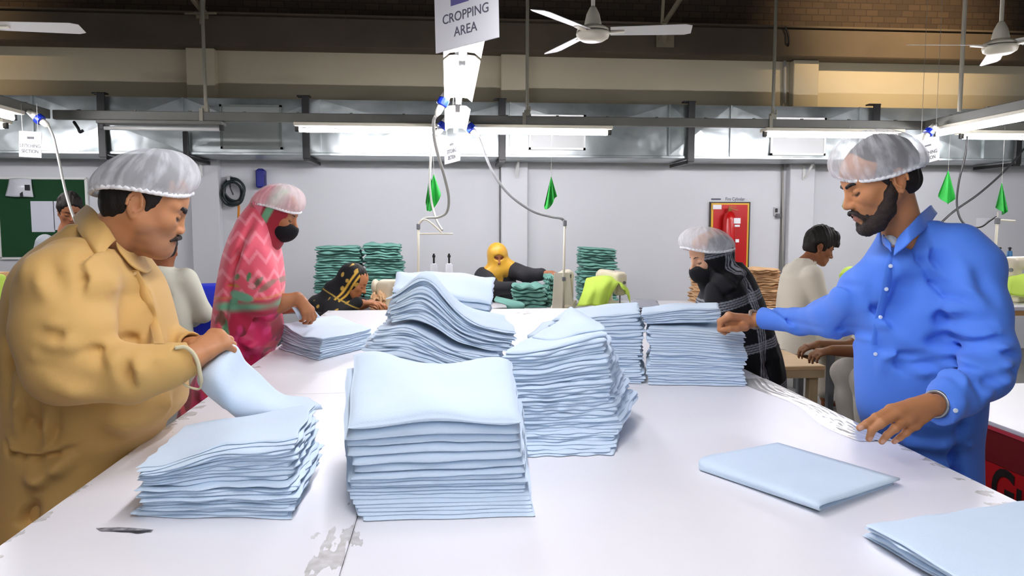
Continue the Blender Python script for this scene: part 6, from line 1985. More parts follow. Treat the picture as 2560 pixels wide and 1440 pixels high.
    g([(1355, 520), (1350, 700), (1345, 860)], 0.016, -0.010, C8, 1.95); g([(1345, 880), (1370, 1040), (1410, 1220), (1440, 1400)], 0.012, -0.026, C8, 1.95)
    g([(1350, 850), (1200, 930), (1000, 960), (900, 920)], 0.024, 0.009, C8, 1.96); g([(1380, 870), (1480, 900)], 0.014, 0.010, C8, 1.97)
    # far sleeve
    g([(150, 1050), (210, 1180), (270, 1290)], 0.012, -0.014, Y=2.3, sd=2.7); g([(110, 1060), (165, 1190), (210, 1290)], 0.014, 0.010, Y=2.35, sd=2.7)
    g([(200, 980), (290, 1130), (350, 1240)], 0.018, 0.010, Y=2.25, sd=2.5); g([(250, 920), (330, 1060), (380, 1180)], 0.016, -0.010, Y=2.2, sd=2.5)
    g([(-90, 1070), (-60, 1160), (-30, 1230)], 0.011, -0.010, Y=2.5, sd=2.8); g([(30, 1050), (60, 1160), (90, 1250)], 0.012, -0.008, Y=2.45, sd=2.8); g([(360, 830), (350, 950), (368, 1130)], 0.012, -0.012, Y=2.1, sd=2.4)
    k.wrinkle(sn(18, 11, (1, 0.6, 0.25)), 0.003)
    M_BL = mat('blue_kurta_cloth', lin(72, 124, 224), 0.75, bump=0.10, bscale=500, sheen=0.1, var=0.03, vscale=5)
    finish('kurta', k, 0.0056, root, M_BL)
    # band collar
    def cp(x, y, Y): return W(*C7(x, y), Y)
    V, F = patch([[cp(790, 462, 2.12), cp(720, 520, 2.01), cp(650, 590, 1.975), cp(600, 640, 1.99), cp(570, 690, 1.995)],
                  [cp(800, 480, 2.125), cp(735, 555, 2.0), cp(660, 625, 1.964), cp(605, 680, 1.976), cp(566, 725, 1.982)],
                  [cp(825, 512, 2.13), cp(760, 600, 2.0), cp(680, 668, 1.955), cp(612, 725, 1.962), cp(560, 765, 1.968)]], 30, 12, 0.005)
    mesh_obj('collar', V, F, M_BL, root)
    V, F = patch([[cp(505, 640, 2.06), cp(520, 660, 2.02), cp(545, 690, 2.0)], [cp(500, 660, 2.06), cp(520, 690, 2.02), cp(550, 722, 1.995)], [cp(505, 685, 2.05), cp(525, 715, 2.01), cp(552, 752, 1.985)]], 12, 10, 0.005)
    mesh_obj('collar', V, F, M_BL, root)
    V, F = patch([[cp(505, 652, 2.035), cp(545, 648, 2.01), cp(595, 676, 2.0)], [cp(515, 668, 2.03), cp(550, 672, 2.0), cp(594, 690, 1.995)], [cp(540, 695, 2.02), cp(562, 702, 1.998), cp(598, 708, 1.99)]], 12, 10, 0.004)
    mesh_obj('undershirt', V, F, mat('grey_vest', lin(150, 154, 160), 0.8), root)
    # placket
    pl = on_surface(k, [C7(560, 745), C7(535, 830), C7(512, 965), C7(478, 1130), C7(450, 1300)], 1.7, 2.3, 0.0)
    c = spline(pl, 24); Vp = []
    for p in c: Vp += [p + [-0.013, 0.001, 0], p + [-0.011, -0.003, 0], p + [0.011, -0.005, 0], p + [0.013, -0.001, 0]]
    mesh_obj('placket', Vp, [(4 * i + j, 4 * i + j + 1, 4 * i + j + 5, 4 * i + j + 4) for i in range(23) for j in range(3)], M_BL, root)
    M_PEARL = mat('pearl_button', lin(214, 226, 240), 0.15)
    for (x, y) in ((537, 828), (512, 966), (477, 1134), (447, 1355)):
        button(surf_point(k, *C7(x, y), 1.6, 2.3) + [0, -0.005, 0], (-0.4, -1, 0.1), 0.0058, M_PEARL, root)
    button(surf_point(k, *C8(1233, 505), 1.5, 2.0) + [0, -0.001, 0], (-0.2, -1, 0.1), 0.0058, M_PEARL, root)
    # bracelet on the far wrist, watch strap on the near one
    a = W(1885, 799, 2.70); d = W(1912, 796, 2.66) - a; d /= np.linalg.norm(d)
    y = np.cross(d, [0, 0, 1]); y /= np.linalg.norm(y); z = np.cross(y, d)
    ring = [a + 0.033 * (math.cos(t) * y + math.sin(t) * z) + d * 0.006 * math.sin(3 * t) for t in np.linspace(0, 2 * math.pi, 30)]
    MB().tube(ring, 0.0065, 8, cap=False).build('bracelet', mat('grey_beads', lin(140, 124, 112), 0.5, bump=0.5, bscale=200), root, smooth=True)
    a = W(*C8(1050, 470), 1.728); d = W(*C8(1100, 440), 1.738) - W(*C8(985, 440), 1.716); d = W(2362, 1010, 1.742) - W(*C8(985, 440), 1.716); d /= np.linalg.norm(d)
    a = W(*C8(985, 440), 1.716) + d * 0.022
    y = np.cross(d, [0, 0, 1]); y /= np.linalg.norm(y); z = np.cross(y, d)
    ring = [a + 0.0315 * (math.cos(t) * y + math.sin(t) * z) for t in np.linspace(0, 2 * math.pi, 30)]
    MB().tube(ring, 0.0048, 8, cap=False).build('watch_strap', mat('steel_strap', lin(150, 154, 158), 0.3, metal=0.7), root, smooth=True)
    legs_and_shoes(root, [(1.52, 2.12, 0.70), (1.47, 2.22, 0.70)], [(1.55, 2.08, 0), (1.48, 2.26, 0)], M_BL, MATS['brown_leather'], r0=0.08)


blue_man()
# ------------------------------------------------------------------ woman in the pink shawl
def C3(x, y): return (500 + x / 2.571, 420 + y / 2.571)
def C6(x, y): return (1680 + x / 2.571, 440 + y / 2.571)


def zigzag(u, v, period_u, period_v, width):
    tri = np.abs(((u / period_u) % 1.0) - 0.5) * 2
    d = ((v / period_v) + tri * 0.55) % 1.0
    return np.clip((width - np.abs(d - 0.5)) / 0.06, 0, 1)


def blend(C, col, w): return C * (1 - w[:, None]) + np.array(lin(*col)[:3]) * w[:, None]


def pink_colors(P):
    x, z = P[:, 0], P[:, 2]
    q = x + 0.35 * P[:, 1]
    C = np.tile(np.array(lin(226, 84, 104)[:3]), (len(P), 1))
    C = blend(C, (240, 132, 146), zigzag(q, z, 0.075, 0.085, 0.16))
    n1 = sn(41, 22)(P); n2 = sn(42, 38)(P); n3 = sn(43, 60)(P)
    edge = 1.075 + 0.10 * (q + 0.9) + 0.012 * n1
    xb = W(572, 760, 3.4)[0]
    low = np.clip((edge - z) / 0.012, 0, 1) * np.clip((x + 0.25 * (1.1 - z) - xb) / 0.012, 0, 1)
    leaf = np.clip((n1 - 0.35) * 6, 0, 1) * np.clip((1.19 - z) / 0.03, 0, 1) * np.clip((z - 1.0) / 0.02, 0, 1)
    C = blend(C, (92, 126, 84), leaf * 0.8)
    brown = np.clip((n2 - 0.55) * 6, 0, 1) * np.clip((1.16 - z) / 0.05, 0, 1)
    C = blend(C, (120, 70, 52), brown * 0.8)
    C = blend(C, (176, 20, 60), low)
    band = np.clip(1 - np.abs(edge - 0.035 - z) / 0.028, 0, 1) * np.clip(0.4 + n1, 0, 1)
    C = blend(C, (112, 178, 142), np.clip(band * 2.2, 0, 1))
    gold = np.clip(1 - np.abs(edge + 0.004 - z) / 0.008, 0, 1)
    C = blend(C, (206, 132, 52), gold * 0.8)
    C = blend(C, (110, 8, 26), np.clip((n2 - 0.2) * 3, 0, 1) * low * np.clip((edge - 0.07 - z) / 0.02, 0, 1))
    C = blend(C, (206, 46, 110), np.clip((n3 - 0.3) * 3, 0, 1) * low * np.clip((edge - 0.07 - z) / 0.02, 0, 1))
    for (px, py, a, b_, ang, col) in ((632, 690, 12, 5, 70, (84, 132, 84)), (655, 704, 20, 6, 50, (120, 100, 84)), (676, 712, 22, 7, 40, (150, 104, 92)), (640, 712, 10, 6, 0, (236, 150, 158)),
                                      (612, 738, 32, 12, -12, (112, 178, 142)), (590, 752, 14, 9, 30, (96, 160, 124)), (567, 830, 9, 36, 5, (92, 158, 112)), (556, 795, 8, 20, 0, (116, 72, 56)), (590, 713, 20, 3, 0, (206, 132, 52)), (600, 690, 9, 6, 30, (120, 130, 90))):
        c = W(px, py, 3.4); k = 3.4 / FPX; A = math.radians(ang)
        u = ((x - c[0]) * math.cos(A) + (z - c[2]) * math.sin(A)) / (a * k); v = (-(x - c[0]) * math.sin(A) + (z - c[2]) * math.cos(A)) / (b_ * k)
        C = blend(C, col, np.clip((1.15 + 0.2 * n3 - u * u - v * v) * 3, 0, 1))
    return C


def mag_colors(P):
    n2 = sn(52, 30)(P); n3 = sn(53, 46, (1, 1, 0.5))(P)
    C = np.tile(np.array(lin(196, 24, 84)[:3]), (len(P), 1))
    C = blend(C, (130, 8, 34), np.clip((n2 - 0.1) * 3, 0, 1)); C = blend(C, (222, 62, 122), np.clip((n3 - 0.35) * 4, 0, 1))
    C = blend(C, (224, 70, 90), np.clip((0.02 - np.abs((P[:, 0] * 0.8 + P[:, 2] * 0.6) % 0.16 - 0.08)) / 0.006, 0, 1) * np.clip((n2 + 0.2) * 2, 0, 1))
    return C


def pink_woman():
    Y0 = 3.58
    b = W(622, 700, Y0)
    root = thing('person', 'woman in a pink patterned shawl, hair net and black mask sorting cloth', 'person', (b[0], Y0, 0))
    FWD_OF[root.name] = (1, 0, 0)
    f = Frame((0, 0, 0), math.radians(-4), math.radians(20), 0, 0.98)
    f.o = W(688, 538, Y0)
    s = SDF()
    add_head(s, f, ears=False)
    nb = W(655, 600, Y0)
    s.u(rcone(f(-0.02, 0, -0.03), nb, 0.05, 0.055), 0.03).u(rcone(nb, (b[0], Y0, 1.15), 0.06, 0.09), 0.04).u(rcone((b[0], Y0, 1.15), (b[0], Y0, 0.85), 0.09, 0.10), 0.04)
    for sy in (-0.09, 0.09):
        s.chain([(b[0], Y0 + sy, 0.85), (b[0], Y0 + sy, 0.45), (b[0], Y0 + sy, 0.08)], [0.07, 0.05, 0.04], 0.03)
        s.u(rcone((b[0] - 0.01, Y0 + sy, 0.032), (b[0] + 0.13, Y0 + sy, 0.024), 0.028, 0.02), 0.02)
    e1 = W(664, 778, 3.42); w1 = W(742, 745, 3.44)
    s.chain([W(640, 640, 3.46), W(640, 700, 3.40), e1, W(705, 757, 3.42), w1], [0.05, 0.048, 0.040, 0.036, 0.028], 0.03)
    fing, th = auto_hand(W(744, 744, 3.44), W(757, 775, 3.44) - W(742, 745, 3.44) + np.array([0.012, 0, 0]), (0.6, -0.6, 0.5), [(22, 40, 30), (28, 44, 30), (32, 46, 30), (36, 46, 30)], True, 0.88, (0.7, 0.6, -0.5))
    add_hand(s, W(745, 745, 3.44), fing, th, 0.9)
    w2 = W(722, 770, 3.66)
    s.chain([W(640, 650, 3.72), W(664, 770, 3.72), w2], [0.05, 0.04, 0.028], 0.03)
    fing, th = auto_hand(w2, (1, -0.1, 0.05), (0.1, 0.1, 1), [(30, 46, 30), (34, 48, 30), (38, 50, 30), (40, 50, 30)], False, 0.88, (0.8, 0.4, -0.3))
    add_hand(s, w2, fing, th, 0.9)
    finish('body', s, 0.0046, root, skin_mat(), head_colors(f, (160, 104, 66), (130, 76, 62)))
    m = SDF()
    m.u(f.ell((0.052, 0, -0.058), (0.066, 0.066, 0.058)), 0.0).u(f.ell((0.086, 0, -0.040), (0.042, 0.034, 0.042)), 0.03)
    z2 = f.d((0.25, 0, 1)); m.s(Prim(lambda P, q=f(0.09, 0, -0.012), z=z2 / np.linalg.norm(z2): -((P - q) @ z), (0, 0, 0), (0, 0, 0)), 0.006)
    m.s(Prim(lambda P, q=f(0.030, 0, 0), z=f.d((1, 0, 0)): (P - q) @ z, (0, 0, 0), (0, 0, 0)), 0.006)
    for dz in (-0.045, -0.065): m.crease([f(0.13, 0.03, dz), f(0.13, -0.06, dz)], 0.006, -0.002)
    finish('face_mask', m, 0.0045, root, mat('black_mask_cloth', lin(15, 15, 18), 0.85, bump=0.1, bscale=200, spec=0.2))
    eyebrows(f, root, thick=0.0032, vox=0.0034)
    # inner scarf round the face
    h = SDF()
    h.u(f.ell((-0.012, 0, 0.030), (0.112, 0.094, 0.105)), 0.02).u(f.rc((-0.02, 0, -0.02), (-0.01, 0, -0.11), 0.082, 0.085), 0.03)
    h.s(f.ell((0.105, 0, -0.01), (0.066, 0.062, 0.090)), 0.01)
    h.wrinkle(sn(61, 40), 0.003)
    def hc(P):
        C = np.tile(np.array(lin(138, 14, 34)[:3]), (len(P), 1)); q = f.local(P)
        C = blend(C, (104, 168, 126), np.clip((0.02 - np.abs(q[:, 0] + 0.012 - 0.2 * q[:, 2])) / 0.006, 0, 1))
        C = blend(C, (232, 120, 140), np.clip((-0.034 - q[:, 0]) / 0.01, 0, 1))
        C = blend(C, (222, 232, 220), np.clip((q[:, 2] - 0.03) / 0.03, 0, 1) * np.clip((0.05 - np.abs(q[:, 0] - 0.01)) / 0.02, 0, 1) * 0.5)
        return C
    finish('headscarf', h, 0.0055, root, mat('scarf_cloth', (0.5, 0.2, 0.2), 0.75, vc=True), hc)
    hair_net(f, (-0.004, 0, 0.058), (0.122, 0.112, 0.100), root, 12, tilt=0.22, rim=(0.90, 0.8), film=net_mat((250, 232, 232), 0.42, 'hair_net_film_rose'))
    # shawl
    k = SDF()
    def sec(py, x0, x1, ry):
        a, c = W(x0, py, Y0), W(x1, py, Y0)
        return (a[2], (a[0] + c[0]) / 2, 0, (c[0] - a[0]) / 2, ry)
    k.u(loft((0, Y0, 0), 0, [sec(505, 640, 662, 0.03), sec(520, 622, 672, 0.07), sec(548, 600, 680, 0.11), sec(590, 580, 690, 0.17), sec(640, 565, 700, 0.205), sec(700, 553, 707, 0.22), sec(745, 545, 704, 0.22), sec(800, 536, 694, 0.21), sec(850, 532, 680, 0.21), sec(900, 530, 672, 0.21)], 2.2), 0.01)
    k.u(f.rc((-0.07, 0, 0.02), (-0.07, 0, -0.08), 0.055, 0.075), 0.04)
    k.u(rcone(W(640, 645, 3.44), W(655, 745, 3.395), 0.075, 0.085), 0.05)
    k.s(f.ell((0.085, 0, -0.03), (0.085, 0.070, 0.115)), 0.012)
    for pts, w, a in (([(330, 290), (250, 560), (205, 760), (150, 1000)], 0.016, -0.014), ([(380, 330), (300, 560), (240, 720)], 0.02, 0.010), ([(420, 330), (440, 500), (490, 650)], 0.014, -0.010), ([(215, 330), (160, 620)], 0.016, 0.008),
                      ([(290, 480), (250, 580), (240, 640)], 0.012, -0.012), ([(360, 640), (420, 720), (500, 790)], 0.016, 0.008), ([(200, 880), (160, 1000), (150, 1100)], 0.016, -0.010)):
        k.crease([XZ(C3(*p), 3.4) for p in pts], w, a, 3.58)
    k.wrinkle(sn(62, 16, (1, 1, 0.5)), 0.005)
    def kc(P):
        C = pink_colors(P); q = f.local(P)
        C = blend(C, (128, 78, 62), np.clip((0.045 - np.linalg.norm(q - [-0.085, -0.05, 0.03], axis=1)) / 0.02, 0, 1) * 0.8)
        return C
    finish('shawl', k, 0.0066, root, mat('shawl_cloth', (0.7, 0.2, 0.25), 0.7, vc=True, sheen=0.2), kc)
    d = SDF()
    d.u(loft((0, Y0, 0), 0, [sec(770, 566, 700, 0.18), sec(820, 560, 706, 0.19), sec(855, 555, 696, 0.20), sec(872, 538, 678, 0.21), sec(930, 500, 677, 0.22), sec(1000, 462, 676, 0.23), sec(1080, 438, 676, 0.24), sec(1250, 420, 676, 0.26)], 2.2), 0.01)
    d.u(rcone(W(650, 745, 3.41), W(672, 772, 3.42), 0.062, 0.056), 0.03).u(rcone(W(650, 745, 3.72), W(680, 768, 3.70), 0.06, 0.05), 0.03)
    for pts, w, a in (([(330, 1010), (380, 900), (430, 870)], 0.02, 0.012), ([(230, 1080), (330, 1140), (380, 1150)], 0.018, 0.014), ([(340, 1190), (300, 1240)], 0.02, -0.012), ([(400, 1000), (400, 1180)], 0.02, -0.010)):
        d.crease([XZ(C3(*p), 3.4) for p in pts], w, a, 3.58)
    d.wrinkle(sn(63, 20, (1, 1, 0.6)), 0.008)
    d.i(half((0, 0, 0.32), (0, 0, -1)), 0.004)
    finish('dress', d, 0.0075, root, mat('dress_cloth', (0.5, 0.02, 0.1), 0.5, vc=True, sheen=0.1), mag_colors)
    legs_and_shoes(root, [(b[0], Y0 - 0.09, 0.6), (b[0], Y0 + 0.09, 0.6)], [(b[0], Y0 - 0.09, 0), (b[0], Y0 + 0.09, 0)], mat('maroon_cloth', lin(120, 10, 30), 0.7), MATS['brown_leather'], r0=0.085)
    V, F = patch([[W(728, 768, 3.42), W(752, 770, 3.46), W(775, 764, 3.5)], [W(738, 782, 3.42), W(760, 784, 3.46), W(788, 778, 3.52)], [W(745, 796, 3.45), W(775, 800, 3.5), W(800, 792, 3.58)]], 14, 14, 0.004)
    tag(mesh_obj('held_cloth', V, F, M_CLOTH), 'pale cloth corner held in the pink-shawled woman\'s fingers', 'cloth')


pink_woman()


# ------------------------------------------------------------------ woman in the black checked veil
def plaid(P, yaw=0.5):
    c, s_ = math.cos(yaw), math.sin(yaw)
    u = P[:, 0] * c + P[:, 1] * s_ + 0.12 * P[:, 2]; v = P[:, 2] - 0.25 * P[:, 0]
    C = np.tile(np.array(lin(15, 15, 19)[:3]), (len(P), 1))
    def lines(t, per):
        ph = (t / per) % 1.0
        w = np.zeros_like(t)
        for c0 in (0.38, 0.43, 0.48, 0.53): w = np.maximum(w, np.clip((0.016 - np.abs(ph - c0)) / 0.006, 0, 1))
        return w
    dash = 0.55 + 0.45 * np.sin(P[:, 0] * 700 + P[:, 2] * 500)
    C = blend(C, (150, 152, 160), np.clip(lines(u, 0.24), 0, 1) * 0.75)
    C = blend(C, (150, 152, 160), np.clip(lines(v, 0.24), 0, 1) * 0.75)
    return C


def veil_woman():
    Y0 = 3.52
    b = W(1828, 760, Y0)
    root = thing('person', 'woman in a black checked veil, hair net and black mask bending beside the stacks', 'person', (b[0] + 0.04, Y0, 0))
    FWD_OF[root.name] = (-1, -0.2, 0)
    f = Frame((0, 0, 0), math.radians(180 + 9), math.radians(16), 0, 1.0)
    f.o = W(1778, 645, Y0)
    s = SDF()
    add_head(s, f, ears=False)
    nb = W(1812, 705, Y0)
    s.u(rcone(f(-0.02, 0, -0.03), nb, 0.05, 0.055), 0.03).u(rcone(nb, (b[0], Y0, 0.9), 0.06, 0.10), 0.04)
    for sy in (-0.08, 0.08):
        s.chain([(b[0] + 0.04, Y0 + sy, 0.88), (b[0] + 0.04, Y0 + sy, 0.45), (b[0] + 0.06, Y0 + sy, 0.08)], [0.07, 0.05, 0.04], 0.03)
        s.u(rcone((b[0] + 0.06, Y0 + sy, 0.032), (b[0] - 0.07, Y0 + sy, 0.024), 0.028, 0.02), 0.02)
    wr = W(1745, 830, 3.45)
    s.chain([W(1825, 735, 3.44), W(1815, 810, 3.37), wr], [0.035, 0.032, 0.026], 0.02)
    fing, th = auto_hand(wr, (-1, -0.2, -0.2), (0, -0.2, 1), [(25, 40, 25)] * 4, False, 0.86); add_hand(s, wr, fing, th, 0.88)
    wr = W(1742, 832, 3.72)
    s.chain([W(1800, 730, 3.64), W(1800, 800, 3.69), wr], [0.035, 0.032, 0.026], 0.02)
    fing, th = auto_hand(wr, (-1, -0.3, -0.2), (0, -0.2, 1), [(25, 40, 25)] * 4, True, 0.86); add_hand(s, wr, fing, th, 0.88)
    finish('body', s, 0.0046, root, skin_mat(), head_colors(f, (196, 148, 116), (150, 90, 80)))
    m = SDF()
    m.u(f.ell((0.052, 0, -0.058), (0.066, 0.066, 0.058)), 0.0).u(f.ell((0.086, 0, -0.042), (0.040, 0.034, 0.042)), 0.03)
    z2 = f.d((0.15, 0, 1)); m.s(Prim(lambda P, q=f(0.09, 0, -0.014), z=z2 / np.linalg.norm(z2): -((P - q) @ z), (0, 0, 0), (0, 0, 0)), 0.006)
    m.s(Prim(lambda P, q=f(0.030, 0, 0), z=f.d((1, 0, 0)): (P - q) @ z, (0, 0, 0), (0, 0, 0)), 0.006)
    finish('face_mask', m, 0.0045, root, MATS['black_mask_cloth'])
    eyebrows(f, root, thick=0.003, vox=0.0034)
    hair_net(f, (0.006, 0, 0.068), (0.130, 0.112, 0.094), root, 15, tilt=0.30, rim=(0.94, 0.8), film=net_mat(base=0.46, name='hair_net_film_grey'))
    k = SDF()
    # hood part
    k.u(f.ell((-0.016, 0, 0.028), (0.108, 0.094, 0.098)), 0.02).u(f.rc((-0.015, 0, -0.03), (0.0, 0, -0.115), 0.084, 0.088), 0.04)
    k.s(f.ell((0.108, 0, 0.0), (0.068, 0.060, 0.085)), 0.012)
    def sec(py, x0, x1, ry):
        a, c = W(x0, py, Y0), W(x1, py, Y0)
        return (a[2], (a[0] + c[0]) / 2, 0, (c[0] - a[0]) / 2, ry)
    k.u(loft((0, Y0, 0), 0, [sec(655, 1800, 1850, 0.07), sec(680, 1782, 1872, 0.12), sec(715, 1768, 1885, 0.18), sec(760, 1745, 1902, 0.21), sec(820, 1748, 1922, 0.22), sec(880, 1768, 1942, 0.22), sec(930, 1795, 1951, 0.21), sec(990, 1835, 1955, 0.19), sec(1040, 1860, 1955, 0.16)], 2.1), 0.02)
    k.u(rcone(W(1812, 730, 3.38), W(1805, 800, 3.34), 0.09, 0.075), 0.05).u(rcone(W(1800, 806, 3.35), W(1762, 826, 3.43), 0.06, 0.045), 0.03)
    k.u(rcone(W(1795, 720, 3.66), W(1790, 800, 3.68), 0.07, 0.06), 0.05).u(rcone(W(1790, 800, 3.68), W(1758, 828, 3.70), 0.055, 0.045), 0.03)
    for pts, w, a in (([(250, 560), (330, 700), (420, 640), (510, 600)], 0.014, 0.012), ([(230, 640), (300, 760), (380, 720)], 0.014, -0.012), ([(300, 600), (360, 680), (440, 600)], 0.012, -0.010), ([(380, 520), (440, 600), (520, 620)], 0.014, 0.010),
                      ([(420, 640), (460, 720), (450, 860)], 0.016, -0.008), ([(540, 1050), (570, 1200), (590, 1300)], 0.016, -0.014), ([(600, 1000), (640, 1150), (680, 1300)], 0.018, 0.010)):
        k.crease([XZ(C6(*p), 3.4) for p in pts], w, a, 3.52)
    k.wrinkle(sn(71, 17, (1, 1, 0.6)), 0.006)
    k.i(half((0, 0, 0.62), (0, 0, -1)), 0.004)
    finish('veil', k, 0.0048, root, mat('veil_cloth', (0.02, 0.02, 0.02), 0.85, vc=True, spec=0.2), plaid)
    d = SDF()
    d.u(loft((0, Y0, 0), 0, [(0.30, b[0] + 0.05, 0, 0.20, 0.21), (0.6, b[0] + 0.05, 0, 0.18, 0.19), (0.9, b[0] + 0.05, 0, 0.13, 0.17)], 2.1), 0.01)
    d.wrinkle(sn(72, 18, (1, 1, 0.5)), 0.008)
    finish('skirt', d, 0.013, root, mat('black_skirt_cloth', lin(20, 20, 24), 0.8))
    legs_and_shoes(root, [(b[0] + 0.04, Y0 - 0.08, 0.5), (b[0] + 0.04, Y0 + 0.08, 0.5)], [(b[0] + 0.06, Y0 - 0.08, 0), (b[0] + 0.06, Y0 + 0.08, 0)], MATS['black_skirt_cloth'], MATS['brown_leather'], r0=0.08)


veil_woman()
# ------------------------------------------------------------------ people farther back
def stool(x, y, h, label, group='stools'):
    r = thing('stool', label, 'stool', (x, y, 0), group)
    MB().box((x, y, h - 0.015), (0.32, 0.32, 0.03), bev=0.01).build('seat', mat('stool_wood', lin(132, 92, 58), 0.6), r)
    for sx in (-0.12, 0.12):
        for sy in (-0.12, 0.12): MB().tube([(x + sx * 1.15, y + sy * 1.15, 0.001), (x + sx, y + sy, h - 0.031)], 0.014, 8).build('leg', M_STEEL, r)
    return r


def seated_lower(s, x, y, seat, fwd, kn=0.42, spread=0.10, r=(0.085, 0.06, 0.042)):
    """thighs forward from the seat, shanks down to the floor, feet"""
    fw = np.array(fwd, float); fw /= np.linalg.norm(fw); lf = np.array([-fw[1], fw[0], 0])
    for sg in (-1, 1):
        h = np.array([x, y, seat + 0.09]) + lf * 0.08 * sg
        k = h + fw * kn + lf * spread * 0.4 * sg
        a = np.array([k[0], k[1], 0.09]) - fw * 0.03
        s.chain([h, k, a], list(r), 0.03)
        s.u(rcone(a + [0, 0, -0.055], a + fw * 0.15 + [0, 0, -0.062], 0.03, 0.022), 0.02)
        yield h, k, a


# woman in the black and gold scarf, bent over her sewing, facing right
def scarf_woman():
    Y0 = 5.55
    hx = W(888, 712, Y0)
    bx = hx[0] - 0.16
    root = thing('person', 'woman in a black scarf with gold stripes bent over her sewing', 'person', (bx - 0.08, Y0, 0))
    f = Frame(W(882, 705, Y0), math.radians(-8), math.radians(28), 0, 1.0)
    s = SDF()
    add_head(s, f, ears=False)
    nb = np.array([hx[0] - 0.10, Y0, f.o[2] - 0.13])
    s.u(rcone(f(-0.02, 0, -0.03), nb, 0.05, 0.055), 0.03).u(rcone(nb, (bx - 0.08, Y0, 0.62), 0.06, 0.11), 0.04)
    legs = list(seated_lower(s, bx - 0.08, Y0, 0.44, (1, 0, 0)))
    for sy, wx in ((-0.16, 905), (0.16, 925)):
        wr = W(wx, 757, Y0 + sy * 0.6)
        s.chain([nb + [-0.03, sy, -0.04], (bx + 0.02, Y0 + sy * 1.3, 0.83), wr], [0.05, 0.04, 0.027], 0.03)
        fing, th = auto_hand(wr, (1, -0.2 * np.sign(sy), -0.1), (0, 0, 1), [(18, 30, 20)] * 4, sy < 0, 0.88); add_hand(s, wr, fing, th, 0.88)
    finish('body', s, 0.006, root, skin_mat(), head_colors(f, (172, 112, 72), (140, 78, 62)))
    eyebrows(f, root, thick=0.0036, vox=0.004)
    h = hair_sdf(f, 0.006, -0.03, 0.070); finish('hair', h, 0.006, root, M_HAIR)
    k = SDF()
    k.u(f.ell((-0.022, 0, 0.030), (0.112, 0.096, 0.108)), 0.02).u(f.rc((-0.04, 0, -0.03), (-0.07, 0, -0.12), 0.082, 0.10), 0.04)
    k.s(f.ell((0.098, 0, 0.012), (0.066, 0.075, 0.105)), 0.01)
    k.u(rcone(nb + [-0.03, 0, -0.05], (bx - 0.06, Y0, 0.86), 0.13, 0.17), 0.06)
    for sy in (-0.16, 0.16): k.u(rcone(nb + [-0.02, sy * 0.8, -0.06], (bx + 0.03, Y0 + sy * 1.3, 0.86), 0.09, 0.075), 0.05).u(rcone((bx + 0.03, Y0 + sy * 1.3, 0.85), W(893 if sy < 0 else 905, 757, Y0 + sy * 0.8), 0.062, 0.042), 0.03)
    k.wrinkle(sn(81, 18), 0.006)
    def kc(P):
        C = np.tile(np.array(lin(17, 16, 19)[:3]), (len(P), 1)); q = f.local(P)
        hd = (q[:, 2] > -0.16).astype(float) * (np.linalg.norm(q, axis=1) < 0.24)
        t = q[:, 0] - 0.12 * q[:, 2]
        C = blend(C, (206, 162, 62), hd * np.clip((0.0085 - np.abs(t - 0.030)) / 0.004, 0, 1)); C = blend(C, (206, 162, 62), hd * np.clip((0.0095 - np.abs(t + 0.002)) / 0.004, 0, 1))
        sp = np.clip((sn(83, 60)(P) - 0.72) * 8, 0, 1)
        C = blend(C, (190, 152, 70), sp * 0.9)
        C = blend(C, (170, 140, 60), np.clip((0.006 - np.abs((P[:, 2] - 1.02) + 0.5 * (P[:, 0] - bx))) / 0.003, 0, 1))
        return C
    finish('headscarf', k, 0.0052, root, mat('gold_scarf_cloth', (0.02, 0.02, 0.02), 0.8, vc=True, spec=0.25), kc)
    d = SDF(); d.u(loft((0, Y0, 0), 0, [(0.40, bx - 0.02, 0, 0.24, 0.22), (0.55, bx - 0.06, 0, 0.19, 0.2), (0.9, bx - 0.07, 0, 0.14, 0.19)], 2.1), 0.01)
    for h_, k_, a_ in legs: d.u(rcone(h_, k_, 0.11, 0.085), 0.04).u(rcone(k_, a_ + [0, 0, 0.06], 0.085, 0.075), 0.04)
    finish('dress', d.wrinkle(sn(84, 18), 0.006), 0.014, root, MATS['black_skirt_cloth'])
    stool(bx - 0.08, Y0, 0.425, 'wooden stool under the woman in the black and gold scarf')


scarf_woman()


